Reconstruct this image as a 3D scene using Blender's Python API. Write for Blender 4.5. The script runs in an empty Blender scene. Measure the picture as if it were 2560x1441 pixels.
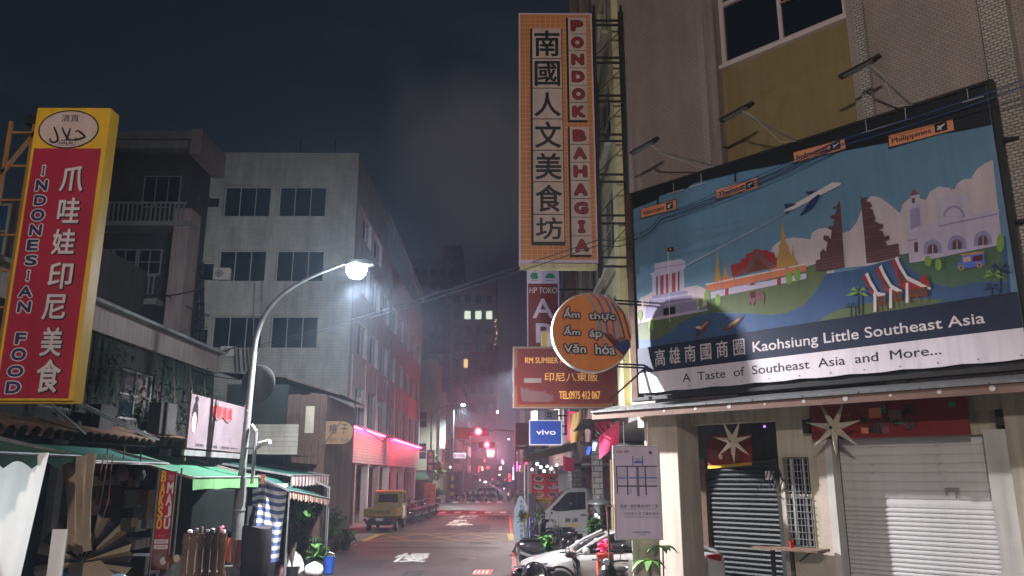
import bpy, math, random
from mathutils import Vector, Matrix
random.seed(7)
SC = bpy.context.scene
COL = SC.collection
# ------------------------------------------------------------------ camera
F_PX, PITCH, YAW, EYE = 1950.0, math.radians(13.5), math.atan(15/2005), 2.7
cd = bpy.data.cameras.new('camera'); cam = bpy.data.objects.new('camera', cd); COL.objects.link(cam)
cd.sensor_width = 36; cd.lens = 36*F_PX/2560; cd.clip_start = 0.1; cd.clip_end = 3000
cam.location = (0, 0, EYE); cam.rotation_euler = (math.pi/2+PITCH, 0, -YAW)
SC.camera = cam
# ------------------------------------------------------------------ world: overcast night sky
W = bpy.data.worlds.new('World'); SC.world = W; W.use_nodes = True
nt = W.node_tree; nt.nodes.clear()
def N(t, tree=None, **k):
    n = (tree or nt).nodes.new(t)
    for a, b in k.items(): setattr(n, a, b)
    return n
out = N('ShaderNodeOutputWorld'); bg = N('ShaderNodeBackground'); tc = N('ShaderNodeTexCoord')
sep = N('ShaderNodeSeparateXYZ'); rmp = N('ShaderNodeValToRGB')
nt.links.new(tc.outputs['Generated'], sep.inputs[0])
nt.links.new(sep.outputs['Z'], rmp.inputs[0])
cr = rmp.color_ramp
cr.elements[0].position = 0.0; cr.elements[0].color = (0.040, 0.026, 0.034, 1)
cr.elements[1].position = 0.75; cr.elements[1].color = (0.0055, 0.0085, 0.0145, 1)
e = cr.elements.new(0.14); e.color = (0.020, 0.020, 0.026, 1)
e = cr.elements.new(0.36); e.color = (0.0085, 0.0135, 0.019, 1)
mp = N('ShaderNodeMapping'); mp.inputs['Scale'].default_value = (1.0, 1.0, 2.2); mp.inputs['Location'].default_value = (0.35, 0.1, 0.22)
nz = N('ShaderNodeTexNoise'); nz.inputs['Scale'].default_value = 2.6; nz.inputs['Detail'].default_value = 7; nz.inputs['Roughness'].default_value = 0.55
nt.links.new(tc.outputs['Generated'], mp.inputs[0]); nt.links.new(mp.outputs[0], nz.inputs['Vector'])
cl = N('ShaderNodeValToRGB'); cl.color_ramp.elements[0].position = 0.46; cl.color_ramp.elements[0].color = (0, 0, 0, 1)
cl.color_ramp.elements[1].position = 0.72; cl.color_ramp.elements[1].color = (1, 1, 1, 1)
nt.links.new(nz.outputs['Fac'], cl.inputs[0])
mx = N('ShaderNodeMixRGB', blend_type='MIX'); mx.inputs[2].default_value = (0.040, 0.042, 0.050, 1)
mlt = N('ShaderNodeMath', operation='MULTIPLY'); mlt.inputs[1].default_value = 0.55
nt.links.new(cl.outputs[0], mlt.inputs[0]); nt.links.new(mlt.outputs[0], mx.inputs[0])
nt.links.new(rmp.outputs[0], mx.inputs[1])
# one low cloud bank above the far end of the street
dst = N('ShaderNodeVectorMath', operation='DISTANCE'); dst.inputs[1].default_value = (-0.035, 0.93, 0.385)
n5 = N('ShaderNodeTexNoise'); n5.inputs['Scale'].default_value = 9; n5.inputs['Detail'].default_value = 8; n5.inputs['Roughness'].default_value = 0.6
nt.links.new(tc.outputs['Generated'], n5.inputs['Vector'])
wsc = N('ShaderNodeVectorMath', operation='SCALE'); wsc.inputs['Scale'].default_value = 0.16
nt.links.new(n5.outputs['Color'], wsc.inputs[0]); wad = N('ShaderNodeVectorMath', operation='ADD'); nt.links.new(wsc.outputs[0], wad.inputs[0]); nt.links.new(tc.outputs['Generated'], wad.inputs[1])
wsb = N('ShaderNodeVectorMath', operation='SUBTRACT'); wsb.inputs[1].default_value = (.08, .08, .08); nt.links.new(wad.outputs[0], wsb.inputs[0])
nt.links.new(wsb.outputs[0], dst.inputs[0])
cm = N('ShaderNodeMapRange', interpolation_type='SMOOTHSTEP'); cm.inputs['From Min'].default_value = 0.14; cm.inputs['From Max'].default_value = 0.05; cm.inputs['To Min'].default_value = 0; cm.inputs['To Max'].default_value = 0.75
nt.links.new(dst.outputs['Value'], cm.inputs['Value'])
mx2 = N('ShaderNodeMixRGB', blend_type='MIX'); mx2.inputs[2].default_value = (0.058, 0.054, 0.056, 1)
nt.links.new(cm.outputs[0], mx2.inputs[0]); nt.links.new(mx.outputs[0], mx2.inputs[1]); nt.links.new(mx2.outputs[0], bg.inputs[0])
bg.inputs[1].default_value = 1.0
nt.links.new(bg.outputs[0], out.inputs[0])
# ------------------------------------------------------------------ view
HAZE = 0.0034
SC.view_settings.view_transform = 'Standard'; SC.view_settings.look = 'None'
SC.view_settings.gamma = 1; SC.view_settings.use_curve_mapping = False
SC.view_settings.exposure = 0.0
SC.cycles.use_denoising = True
SC.cycles.max_bounces = 6; SC.cycles.volume_bounces = 1; SC.cycles.sample_clamp_indirect = 6
SC.cycles.use_adaptive_sampling = True; SC.cycles.adaptive_threshold = 0.02

# ------------------------------------------------------------------ helpers
def hexc(r, g, b):
    return tuple((x/255/12.92 if x <= 10 else ((x/255+0.055)/1.055)**2.4) for x in (r, g, b))
MATS = {}
def mat(name, col, rough=0.75, var=0.18, scale=2.5, bump=0.0, bscale=40, metal=0.0, emit=0.0, ecol=None, streak=0.0, spec=0.4, trans=0.0, sheen=False, coat=0.0):
    m = bpy.data.materials.new(name); m.use_nodes = True
    t = m.node_tree; b = t.nodes['Principled BSDF']; L = t.links
    b.inputs['Roughness'].default_value = rough; b.inputs['Metallic'].default_value = metal
    b.inputs['Specular IOR Level'].default_value = spec
    if coat: b.inputs['Coat Weight'].default_value = coat
    if trans: b.inputs['Transmission Weight'].default_value = trans
    c4 = (*col, 1)
    b.inputs['Base Color'].default_value = c4
    tcn = N('ShaderNodeTexCoord', t)
    if var > 0:
        n1 = N('ShaderNodeTexNoise', t); n1.inputs['Scale'].default_value = scale; n1.inputs['Detail'].default_value = 8; n1.inputs['Roughness'].default_value = 0.62
        L.new(tcn.outputs['Object'], n1.inputs['Vector'])
        r = N('ShaderNodeMapRange', t); r.inputs['From Min'].default_value = 0.3; r.inputs['From Max'].default_value = 0.7
        r.inputs['To Min'].default_value = 1-var; r.inputs['To Max'].default_value = 1+var*0.45
        L.new(n1.outputs['Fac'], r.inputs['Value'])
        last = r.outputs[0]
        if streak > 0:
            mpn = N('ShaderNodeMapping', t); mpn.inputs['Scale'].default_value = (5, 5, 0.35)
            n2 = N('ShaderNodeTexNoise', t); n2.inputs['Scale'].default_value = 1.6; n2.inputs['Detail'].default_value = 6
            L.new(tcn.outputs['Object'], mpn.inputs[0]); L.new(mpn.outputs[0], n2.inputs['Vector'])
            r2 = N('ShaderNodeMapRange', t); r2.inputs['From Min'].default_value = 0.42; r2.inputs['From Max'].default_value = 0.68
            r2.inputs['To Min'].default_value = 1.0; r2.inputs['To Max'].default_value = 1-streak
            L.new(n2.outputs['Fac'], r2.inputs['Value'])
            mm = N('ShaderNodeMath', t, operation='MULTIPLY'); L.new(last, mm.inputs[0]); L.new(r2.outputs[0], mm.inputs[1]); last = mm.outputs[0]
        v = N('ShaderNodeVectorMath', t, operation='SCALE'); v.inputs[0].default_value = col
        L.new(last, v.inputs['Scale']); L.new(v.outputs[0], b.inputs['Base Color'])
    if bump > 0:
        n3 = N('ShaderNodeTexNoise', t); n3.inputs['Scale'].default_value = bscale; n3.inputs['Detail'].default_value = 4
        L.new(tcn.outputs['Object'], n3.inputs['Vector'])
        bn = N('ShaderNodeBump', t); bn.inputs['Strength'].default_value = bump; bn.inputs['Distance'].default_value = 0.02
        L.new(n3.outputs['Fac'], bn.inputs['Height']); L.new(bn.outputs[0], b.inputs['Normal'])
    if emit > 0:
        b.inputs['Emission Color'].default_value = (*(ecol or col), 1); b.inputs['Emission Strength'].default_value = emit
    MATS[name] = m
    return m
def tilemat(name, c1, c2, mortar, bw, bh, msize, rough=0.45, bump=0.5, axis='XZ', offset=0.5, grime=0.25, spec=0.5):
    m = bpy.data.materials.new(name); m.use_nodes = True; t = m.node_tree; b = t.nodes['Principled BSDF']; L = t.links
    tcn = N('ShaderNodeTexCoord', t); sp = N('ShaderNodeSeparateXYZ', t); L.new(tcn.outputs['Object'], sp.inputs[0])
    cb = N('ShaderNodeCombineXYZ', t)
    ad = N('ShaderNodeMath', t, operation='ADD'); L.new(sp.outputs['X'], ad.inputs[0]); L.new(sp.outputs['Y'], ad.inputs[1])
    L.new(ad.outputs[0], cb.inputs[0]); L.new(sp.outputs['Z'], cb.inputs[1])
    br = N('ShaderNodeTexBrick', t); L.new(cb.outputs[0], br.inputs['Vector'])
    br.offset = offset; br.inputs['Scale'].default_value = 1; br.inputs['Brick Width'].default_value = bw; br.inputs['Row Height'].default_value = bh
    br.inputs['Mortar Size'].default_value = msize; br.inputs['Color1'].default_value = (*c1, 1); br.inputs['Color2'].default_value = (*c2, 1); br.inputs['Mortar'].default_value = (*mortar, 1)
    br.inputs['Mortar Smooth'].default_value = 0.2
    n1 = N('ShaderNodeTexNoise', t); n1.inputs['Scale'].default_value = 0.9; n1.inputs['Detail'].default_value = 9; n1.inputs['Roughness'].default_value = 0.65
    mpn = N('ShaderNodeMapping', t); mpn.inputs['Scale'].default_value = (1.6, 1.6, 0.45); L.new(tcn.outputs['Object'], mpn.inputs[0]); L.new(mpn.outputs[0], n1.inputs['Vector'])
    r = N('ShaderNodeMapRange', t); r.inputs['From Min'].default_value = 0.35; r.inputs['From Max'].default_value = 0.7; r.inputs['To Min'].default_value = 1.08; r.inputs['To Max'].default_value = 1-grime
    L.new(n1.outputs['Fac'], r.inputs['Value'])
    v = N('ShaderNodeVectorMath', t, operation='SCALE'); L.new(br.outputs['Color'], v.inputs[0]); L.new(r.outputs[0], v.inputs['Scale']); L.new(v.outputs[0], b.inputs['Base Color'])
    b.inputs['Roughness'].default_value = rough; b.inputs['Specular IOR Level'].default_value = spec
    bn = N('ShaderNodeBump', t); bn.inputs['Strength'].default_value = bump; bn.inputs['Distance'].default_value = 0.02; bn.invert = True
    L.new(br.outputs['Fac'], bn.inputs['Height']); L.new(bn.outputs[0], b.inputs['Normal'])
    MATS[name] = m; return m

_tc = {}
def text_mesh(s, bold=0.0, shear=0.0):
    k = (s, bold, shear)
    if k not in _tc:
        c = bpy.data.curves.new('glyph', 'FONT'); c.body = s; c.size = 1; c.offset = bold; c.shear = shear; c.resolution_u = 4; c.fill_mode = 'FRONT'
        o = bpy.data.objects.new('glyph', c); m = bpy.data.meshes.new_from_object(o)
        vs = [(v.co.x, v.co.y) for v in m.vertices]; fs = [tuple(p.vertices) for p in m.polygons]
        bpy.data.objects.remove(o); bpy.data.curves.remove(c); bpy.data.meshes.remove(m)
        xs = [v[0] for v in vs] or [0, 1]; ys = [v[1] for v in vs] or [0, 1]
        _tc[k] = (vs, fs, min(xs)+bold, max(xs)-bold, min(ys)+bold, max(ys)-bold)
    return _tc[k]
class G:
    def __init__(s): s.v = []; s.f = []; s.mi = []; s.ms = []
    def _m(s, m):
        m = MATS[m] if isinstance(m, str) else m
        if m not in s.ms: s.ms.append(m)
        return s.ms.index(m)
    def add(s, vs, fs, m):
        o = len(s.v); k = s._m(m); s.v += [tuple(v) for v in vs]
        for f in fs: s.f.append(tuple(i+o for i in f)); s.mi.append(k)
        return s
    def box(s, x0, y0, z0, x1, y1, z1, m):
        x0, x1 = sorted((x0, x1)); y0, y1 = sorted((y0, y1)); z0, z1 = sorted((z0, z1))
        return s.add([(x0,y0,z0),(x1,y0,z0),(x1,y1,z0),(x0,y1,z0),(x0,y0,z1),(x1,y0,z1),(x1,y1,z1),(x0,y1,z1)],
              [(0,3,2,1),(4,5,6,7),(0,1,5,4),(1,2,6,5),(2,3,7,6),(3,0,4,7)], m)
    def poly(s, pts, m): return s.add(pts, [tuple(range(len(pts)))], m)
    def ring(s, p0, p1, r0, r1, n, sq=False):
        a, b = Vector(p0), Vector(p1); d = (b-a).normalized()
        u = d.cross(Vector((0,0,1))) if abs(d.z) < 0.95 else d.cross(Vector((0,1,0)))
        u.normalize(); w = d.cross(u)
        ph = math.pi/4 if sq else 0
        def R(c, r): return [c+(u*math.cos(ph+2*math.pi*i/n)+w*math.sin(ph+2*math.pi*i/n))*r for i in range(n)]
        return R(a, r0)+R(b, r1)
    def cyl(s, p0, p1, r, m, r1=None, n=10, cap=True, sq=False):
        r1 = r if r1 is None else r1
        vs = s.ring(p0, p1, r, r1, n, sq)
        fs = [(i, (i+1) % n, n+(i+1) % n, n+i) for i in range(n)]
        if cap: fs += [tuple(range(n-1, -1, -1)), tuple(range(n, 2*n))]
        return s.add(vs, fs, m)
    def bar(s, p0, p1, w, m): return s.cyl(p0, p1, w*0.7071, m, n=4, sq=True)
    def tube(s, pts, r, m, n=6, r1=None):
        k = len(pts)-1
        for i in range(k):
            ra = r if r1 is None else r+(r1-r)*i/k; rb = r if r1 is None else r+(r1-r)*(i+1)/k
            s.cyl(pts[i], pts[i+1], ra, m, rb, n)
        return s
    def lathe(s, prof, c, m, n=20, ax='z', a0=0, a1=2*math.pi):
        vs = []; full = abs(a1-a0-2*math.pi) < 1e-6
        cnt = n if full else n+1
        for (r, z) in prof:
            for i in range(cnt):
                a = a0+(a1-a0)*i/n; x, y = r*math.cos(a), r*math.sin(a)
                p = (x, y, z) if ax == 'z' else ((x, z, y) if ax == 'y' else (z, x, y))
                vs.append((c[0]+p[0], c[1]+p[1], c[2]+p[2]))
        fs = []
        for j in range(len(prof)-1):
            for i in range(n if full else n):
                q = (i+1) % cnt if full else i+1
                fs.append((j*cnt+i, j*cnt+q, (j+1)*cnt+q, (j+1)*cnt+i))
        return s.add(vs, fs, m)
    def prism(s, pts, y0, y1, m, ms=None):   # pts in (x,z), extruded along y
        n = len(pts); vs = [(x, y0, z) for x, z in pts]+[(x, y1, z) for x, z in pts]
        s.add(vs, [tuple(range(n)), tuple(range(2*n-1, n-1, -1))], m)
        s.add(vs, [(i, n+i, n+(i+1) % n, (i+1) % n) for i in range(n)], ms or m)
        return s
    def loft(s, rings, m, cap=True, closed=True):
        n = len(rings[0]); vs = [p for r in rings for p in r]; fs = []
        for j in range(len(rings)-1):
            for i in range(n if closed else n-1):
                q = (i+1) % n; fs.append((j*n+i, j*n+q, (j+1)*n+q, (j+1)*n+i))
        if cap and closed: fs += [tuple(range(n-1, -1, -1)), tuple(range((len(rings)-1)*n, len(rings)*n))]
        return s.add(vs, fs, m)
    def text(s, st, x0, z0, x1, z1, y, m, bold=0.0, shear=0.0, keep=False):   # fit glyphs into a rectangle, facing -y
        if st == 'I':
            w_ = x1-x0; h_ = z1-z0; e_ = bold*h_
            for a_ in ((x0+w_*.33,z0,x1-w_*.33,z1),(x0,z1-h_*.13,x1,z1),(x0,z0,x1,z0+h_*.13)): s.rect(a_[0]-e_,a_[1]-e_*.5,a_[2]+e_,a_[3]+e_*.5,y,m); y -= .00005
            return s
        if bold > 0:     # thicken characters by overprinting
            r_ = (z1-z0)*bold*(.9 if ord(st[0]) > 0x2E80 else 1.3)
            for k_, (ox, oz) in enumerate(((0,0),(r_,0),(-r_,0),(0,r_),(0,-r_),(r_*.7,r_*.7),(-r_*.7,-r_*.7),(r_*.7,-r_*.7),(-r_*.7,r_*.7))[:9 if bold > .012 else 3]):
                s.text(st, x0+ox, z0+oz, x1+ox, z1+oz, y-.00025*k_, m, 0, shear)
            return s
        vs, fs, a0, a1, b0, b1 = text_mesh(st, bold, shear)
        sx = (x1-x0)/(a1-a0 or 1); sz = (z1-z0)/(b1-b0 or 1)
        if keep:
            k = min(sx, sz); x0 = (x0+x1)/2-(a1-a0)*k/2; z0 = (z0+z1)/2-(b1-b0)*k/2; sx = sz = k
        return s.add([(x0+(vx-a0)*sx, y, z0+(vy-b0)*sz) for vx, vy in vs], fs, m)
    def olt(s, st, x0, z0, x1, z1, y, mo, mi, w, b=.03, shear=0):       # lettering with a printed outline
        for k_ in range(12):
            a_ = 2*math.pi*k_/12; w_ = w+(z1-z0)*b*1.3; s.text(st, x0+w_*math.cos(a_), z0+w_*math.sin(a_), x1+w_*math.cos(a_), z1+w_*math.sin(a_), y-.0002*k_, mo, 0, shear)
        return s.text(st, x0, z0, x1, z1, y-.003, mi, b, shear)
    def flat(s, pts, y, m): return s.poly([(x, y, z) for x, z in pts], m)
    def rect(s, x0, z0, x1, z1, y, m): return s.flat([(x0,z0),(x1,z0),(x1,z1),(x0,z1)], y, m)
    def disc(s, x, z, rx, rz, y, m, n=24, a0=0, a1=2*math.pi):
        return s.flat([(x+rx*math.cos(a0+(a1-a0)*i/n), z+rz*math.sin(a0+(a1-a0)*i/n)) for i in range(n if a1-a0 > 6.2 else n+1)], y, m)
    def build(s, name, parent=None, smooth=False, bevel=0.0, loc=None, rz=0, sub=0):
        me = bpy.data.meshes.new(name); me.from_pydata(s.v, [], s.f)
        for m in s.ms: me.materials.append(m)
        me.polygons.foreach_set('material_index', s.mi)
        if smooth:
            me.polygons.foreach_set('use_smooth', [True]*len(me.polygons)); me.update(); me.set_sharp_from_angle(angle=math.radians(38))
        me.update()
        o = bpy.data.objects.new(name, me); COL.objects.link(o)
        if parent: o.parent = parent
        if loc: o.location = loc
        o.rotation_euler = (0, 0, rz)
        if sub:
            md = o.modifiers.new('sub', 'SUBSURF'); md.levels = sub; md.render_levels = sub
        if bevel:
            md = o.modifiers.new('bevel', 'BEVEL'); md.width = bevel; md.segments = 2; md.limit_method = 'ANGLE'; md.angle_limit = math.radians(40)
        return o
def thing(name, label, cat, loc=(0,0,0), rz=0.0, group=None):
    o = bpy.data.objects.new(name, None); COL.objects.link(o); o.empty_display_size = 0.2
    o.location = loc; o.rotation_euler = (0, 0, rz); return tag(o, label, cat, group)
def tag(o, label, cat, group=None):
    o['label'] = label; o['category'] = cat
    if group: o['group'] = group
    return o
def struct(o): o['kind'] = 'structure'; return o
def stuff(o): o['kind'] = 'stuff'; return o
def inst(src, parent, loc=(0,0,0), rz=0, scale=None, name=None):    # share mesh data
    o = src.copy(); COL.objects.link(o); o.parent = parent; o.location = loc; o.rotation_euler = (0, 0, rz)
    if scale: o.scale = scale
    if name: o.name = name
    return o
def dup(root, loc, rz, label=None, group=None):
    def cp(o, par):
        c = o.copy(); COL.objects.link(c)
        if par: c.parent = par
        for ch in o.children: cp(ch, c)
        return c
    r = cp(root, None); r.location = loc; r.rotation_euler = (0, 0, rz)
    if label: r['label'] = label
    if group: r['group'] = group
    return r
def ray(u, v):      # direction through a point of the 2560x1441 photograph (used to measure real positions on real planes)
    a = (u-1280)/F_PX; b = (720-v)/F_PX
    X, Y, Z = a, math.cos(PITCH)-b*math.sin(PITCH), math.sin(PITCH)+b*math.cos(PITCH)
    c, s = math.cos(YAW), math.sin(YAW)
    return (X*c+Y*s, Y*c-X*s, Z)
def at_y(u, v, Y): r = ray(u, v); t = Y/r[1]; return (r[0]*t, Y, EYE+r[2]*t)
class Fr:           # upright plane frame: local x along it, -y towards the viewer, z up
    def __init__(s, x, y, deg, z=0):
        s.o = (x, y, z); s.rz = math.radians(deg); s.d = (math.cos(s.rz), math.sin(s.rz)); s.n = (math.sin(s.rz), -math.cos(s.rz))
    def p(s, u, v, k=0):
        r = ray(u, v); ox, oy = s.o[0]+s.n[0]*k, s.o[1]+s.n[1]*k
        t = (ox*s.n[0]+oy*s.n[1])/(r[0]*s.n[0]+r[1]*s.n[1])
        return ((r[0]*t-s.o[0])*s.d[0]+(r[1]*t-s.o[1])*s.d[1], EYE+r[2]*t-s.o[2])
    def w(s, x, k=0, z=0): return (s.o[0]+s.d[0]*x+s.n[0]*k, s.o[1]+s.d[1]*x+s.n[1]*k, s.o[2]+z)
    def thing(s, name, label, cat, group=None): return thing(name, label, cat, s.o, s.rz, group)
def wall_holes(g, x0, x1, z0, z1, holes, y0, y1, m):   # wall slab in the xz plane with rectangular openings
    xs = sorted({x0, x1, *[h[0] for h in holes], *[h[2] for h in holes]}); zs = sorted({z0, z1, *[h[1] for h in holes], *[h[3] for h in holes]})
    xs = [x for x in xs if x0 <= x <= x1]; zs = [z for z in zs if z0 <= z <= z1]
    def solid(i, j):
        if i < 0 or j < 0 or i >= len(xs)-1 or j >= len(zs)-1: return False
        a, b = (xs[i]+xs[i+1])/2, (zs[j]+zs[j+1])/2
        return not any(h[0] < a < h[2] and h[1] < b < h[3] for h in holes)
    for i in range(len(xs)-1):
        for j in range(len(zs)-1):
            if not solid(i, j): continue
            a, b, c, d = xs[i], xs[i+1], zs[j], zs[j+1]
            g.poly([(a,y0,c),(b,y0,c),(b,y0,d),(a,y0,d)], m); g.poly([(a,y1,d),(b,y1,d),(b,y1,c),(a,y1,c)], m)
            if not solid(i-1, j): g.poly([(a,y1,c),(a,y0,c),(a,y0,d),(a,y1,d)], m)
            if not solid(i+1, j): g.poly([(b,y0,c),(b,y1,c),(b,y1,d),(b,y0,d)], m)
            if not solid(i, j-1): g.poly([(a,y0,c),(a,y1,c),(b,y1,c),(b,y0,c)], m)
            if not solid(i, j+1): g.poly([(a,y0,d),(b,y0,d),(b,y1,d),(a,y1,d)], m)
    return g
def window(parent, x0, z0, x1, z1, y, frame='alu', glass='glass_dark', cols=2, rows=1, fw=0.05, d=0.06):
    g = G()
    g.box(x0, y, z0, x0+fw, y+d, z1, frame); g.box(x1-fw, y, z0, x1, y+d, z1, frame)
    g.box(x0+fw, y, z0, x1-fw, y+d, z0+fw, frame); g.box(x0+fw, y, z1-fw, x1-fw, y+d, z1, frame)
    for i in range(1, cols): a = x0+(x1-x0)*i/cols; g.box(a-fw*.4, y+.004, z0+fw, a+fw*.4, y+d-.004, z1-fw, frame)
    for i in range(1, rows): a = z0+(z1-z0)*i/rows; g.box(x0+fw, y+.006, a-fw*.4, x1-fw, y+d-.006, a+fw*.4, frame)
    w = g.build('window', parent)
    G().box(x0+fw*.9, y+d*.5, z0+fw*.9, x1-fw*.9, y+d*.5+.01, z1-fw*.9, glass).build('pane', w)
    return w
# ------------------------------------------------------------------ materials
mat('asphalt', (0.052,0.046,0.047), .58, .5, .55, .6, 60, spec=.45)
mat('concrete', (0.20,0.19,0.18), .8, .3, 1.2, .3, 30)
mat('ground', (0.05,0.048,0.045), .9, .3)
mat('paint_white', (0.80,0.78,0.74), .6, .35, 6)
mat('paint_yellow', (0.60,0.42,0.08), .6, .35, 6)
mat('paint_red', (0.55,0.10,0.08), .6, .3, 5)
mat('alu', (0.42,0.40,0.38), .45, .1, metal=.2)
mat('alu_pale', (0.62,0.52,0.50), .5, .1)
mat('glass_dark', (0.010,0.016,0.022), .08, 0, spec=.6)
mat('glass_blue', (0.02,0.07,0.14), .1, 0, spec=.6)
mat('glass_lit', (0.6,0.6,0.4), .3, 0, emit=1.6, ecol=(0.75,0.85,0.65))
mat('glass_warm', (0.6,0.5,0.3), .3, 0, emit=1.6, ecol=(1.0,0.62,0.22))
mat('black', (0.012,0.012,0.013), .5, .1)
mat('black_metal', (0.02,0.018,0.017), .5, .3, 8)
mat('rust', (0.10,0.055,0.035), .8, .4, 5, .3)
mat('steel', (0.36,0.36,0.36), .38, .25, 6, .1, metal=.6)
mat('galv', (0.22,0.225,0.225), .42, .3, 5, .1, metal=.25, streak=.25)
mat('stainless', (0.6,0.6,0.6), .18, .1, metal=1.0)
mat('chrome', (0.7,0.7,0.7), .1, 0, metal=1.0)
mat('cream', (0.46,0.41,0.31), .75, .2, 1.5, .15, 25, streak=.25)
mat('cream_yellow', (0.62,0.57,0.34), .7, .2, 1.5, .1, 25, streak=.25)
mat('pinkish_wall', (0.30,0.235,0.215), .75, .2, 1.3, .15, 25, streak=.3)
mat('mustard', (0.26,0.19,0.075), .75, .16, 1.0, .1, 25, streak=.12)
mat('beige', (0.46,0.385,0.32), .8, .18, 1.6, .2, 30, streak=.2)
mat('white_wall', (0.52,0.49,0.46), .7, .15, 1.6, .1, 25, streak=.2)
mat('grey_wall', (0.24,0.235,0.23), .8, .25, 1.2, .2, 25, streak=.35)
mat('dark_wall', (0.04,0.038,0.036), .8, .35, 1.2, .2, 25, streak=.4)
mat('dark_green_sheet', (0.013,0.020,0.018), .8, .4, 1.5, .1, streak=.4)
mat('orange_sheet', (0.12,0.07,0.05), .75, .5, 1.4, .1, streak=.45)
mat('wood', (0.20,0.12,0.08), .7, .3, 6, .2, streak=.3)
mat('wood_pale', (0.36,0.25,0.13), .7, .25, 5)
tilemat('mosaic', (0.40,0.325,0.29), (0.365,0.295,0.265), (0.24,0.19,0.175), .11, .055, .008, .45, .45)
tilemat('mosaic_pale', (0.62,0.57,0.50), (0.50,0.45,0.40), (0.22,0.19,0.17), .11, .055, .010, .22, 1.0, spec=.7)
tilemat('tile_wall', (0.38,0.37,0.33), (0.34,0.33,0.295), (0.27,0.26,0.225), .45, .15, .012, .5, .5, offset=0, grime=.42)
tilemat('tile_band', (0.55,0.52,0.48), (0.46,0.44,0.41), (0.16,0.15,0.14), .42, .16, .016, .35, .9, offset=0)
tilemat('brick_pale', (0.36,0.31,0.28), (0.28,0.24,0.22), (0.09,0.08,0.075), .40, .20, .016, .7, .9)
mat('shutter_white', (0.55,0.535,0.53), .42, .10, 1.5, 0, streak=.08)
mat('shutter_dark', (0.013,0.014,0.013), .45, .25, 2, streak=.3)
mat('lamp_glow', (1,1,1), .4, 0, emit=60, ecol=(0.90,0.96,1.0))
mat('lamp_glow_far', (1,1,1), .4, 0, emit=14, ecol=(0.86,1.0,0.98))
mat('red_light', (1,.1,.1), .4, 0, emit=9, ecol=(1.0,0.06,0.08))
mat('red_soft', (1,.1,.1), .4, 0, emit=4, ecol=(1.0,0.05,0.09))
mat('pink_neon', (1,.2,.5), .4, 0, emit=5, ecol=(1.0,0.12,0.40))
mat('blue_neon', (.3,.4,1), .4, 0, emit=4, ecol=(0.35,0.45,1.0))
mat('white_glow', (1,1,1), .4, 0, emit=3.0, ecol=(0.95,0.97,1.0))
mat('warm_glow', (1,.8,.5), .4, 0, emit=3, ecol=(1.0,0.75,0.40))
mat('car_white', (0.42,0.41,0.40), .22, .04, coat=.6, spec=.6)
mat('car_glass', (0.012,0.013,0.015), .05, 0, spec=.7)
mat('rubber', (0.02,0.02,0.02), .8, .2)
mat('plastic_black', (0.018,0.018,0.019), .32, .15, 5, spec=.5)
mat('gloss_black', (0.02,0.021,0.024), .14, .1, spec=.6, coat=.5)
mat('truck_yellow', (0.22,0.15,0.02), .4, .2, 3, streak=.2)
mat('leaf', (0.05,0.13,0.03), .5, .5, 9); mat('leaf_light', (0.10,0.24,0.05), .5, .4, 9); mat('leaf_dark', (0.018,0.04,0.015), .6, .4, 9)
mat('stem', (0.09,0.07,0.04), .8, .3, 9)
mat('awning_green', (0.035,0.13,0.08), .65, .3, 1.5, streak=.2, spec=.2)
mat('awning_light', (0.12,0.27,0.11), .65, .25, 1.5, streak=.2, spec=.2)
mat('awning_teal', (0.025,0.10,0.08), .65, .25, 2, spec=.2)
mat('awning_brown', (0.13,0.09,0.05), .65, .3, 2, spec=.2)
mat('cloth_white', (0.78,0.77,0.77), .8, .12, 1.2, .1, 6)
mat('cloth_beige', (0.42,0.33,0.25), .9, .2, 3, .2)
mat('tent_white', (0.86,0.86,0.86), .8, .08, 1.2)
mat('cloth_tan', (0.32,0.26,0.18), .9, .2, 3)
mat('cloth_dark', (0.03,0.025,0.035), .9, .2, 3)
mat('cloth_pink', (0.75,0.06,0.17), .7, .25, 3, emit=.10, ecol=(1,.05,.15))
mat('red_string', (0.35,0.15,0.12), .9, .2)
mat('blue_bag', (0.03,0.25,0.62), .4, .25, 6, .2, 20)
mat('white_bag', (0.66,0.63,0.62), .5, .2, 6, .6, 12)
mat('wire', (0.035,0.04,0.05), .5, .1); mat('wire_blue', (0.03,0.07,0.24), .4, .1); mat('wire_black', (0.015,0.015,0.017), .6, .1)
def P(name, rgb, **k):
    return mat('print_'+name, hexc(*rgb), k.pop('rough', .5), k.pop('var', .12), k.pop('scale', 1.2), **({'streak': .13} | k))
P('red', (176,38,48)); P('crimson', (168,30,58)); P('yellow', (226,178,40)); P('navy', (44,48,96)); P('white', (215,205,205)); P('pinkwhite', (205,182,172))
P('ink', (24,26,30)); P('orange', (202,130,78)); P('tileline', (226,168,112)); P('letter_red', (150,40,44)); P('sky', (100,136,162), streak=.10); P('cloud', (200,184,188))
P('grass', (94,106,72)); P('grass2', (78,104,84)); P('water', (62,88,128)); P('navyband', (26,34,58)); P('banner_white', (218,208,214)); P('brown', (94,62,66)); P('brown2', (120,84,86))
P('bldg', (190,178,200)); P('bldg_sh', (150,140,176)); P('gold', (184,144,80)); P('roofred', (158,48,48)); P('wallorange', (206,120,84)); P('tagorange', (226,146,104)); P('treegreen', (124,158,72))
P('deepred', (118,24,26)); P('signred', (92,15,13)); P('round_orange', (228,132,52)); P('sign_frame_grey', (120,108,104)); P('gold_text', (236,172,84)); P('ocher', (112,62,32)); P('lilac', (212,194,216)); P('grey', (110,104,120)); P('lineblue', (90,110,200))
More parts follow.
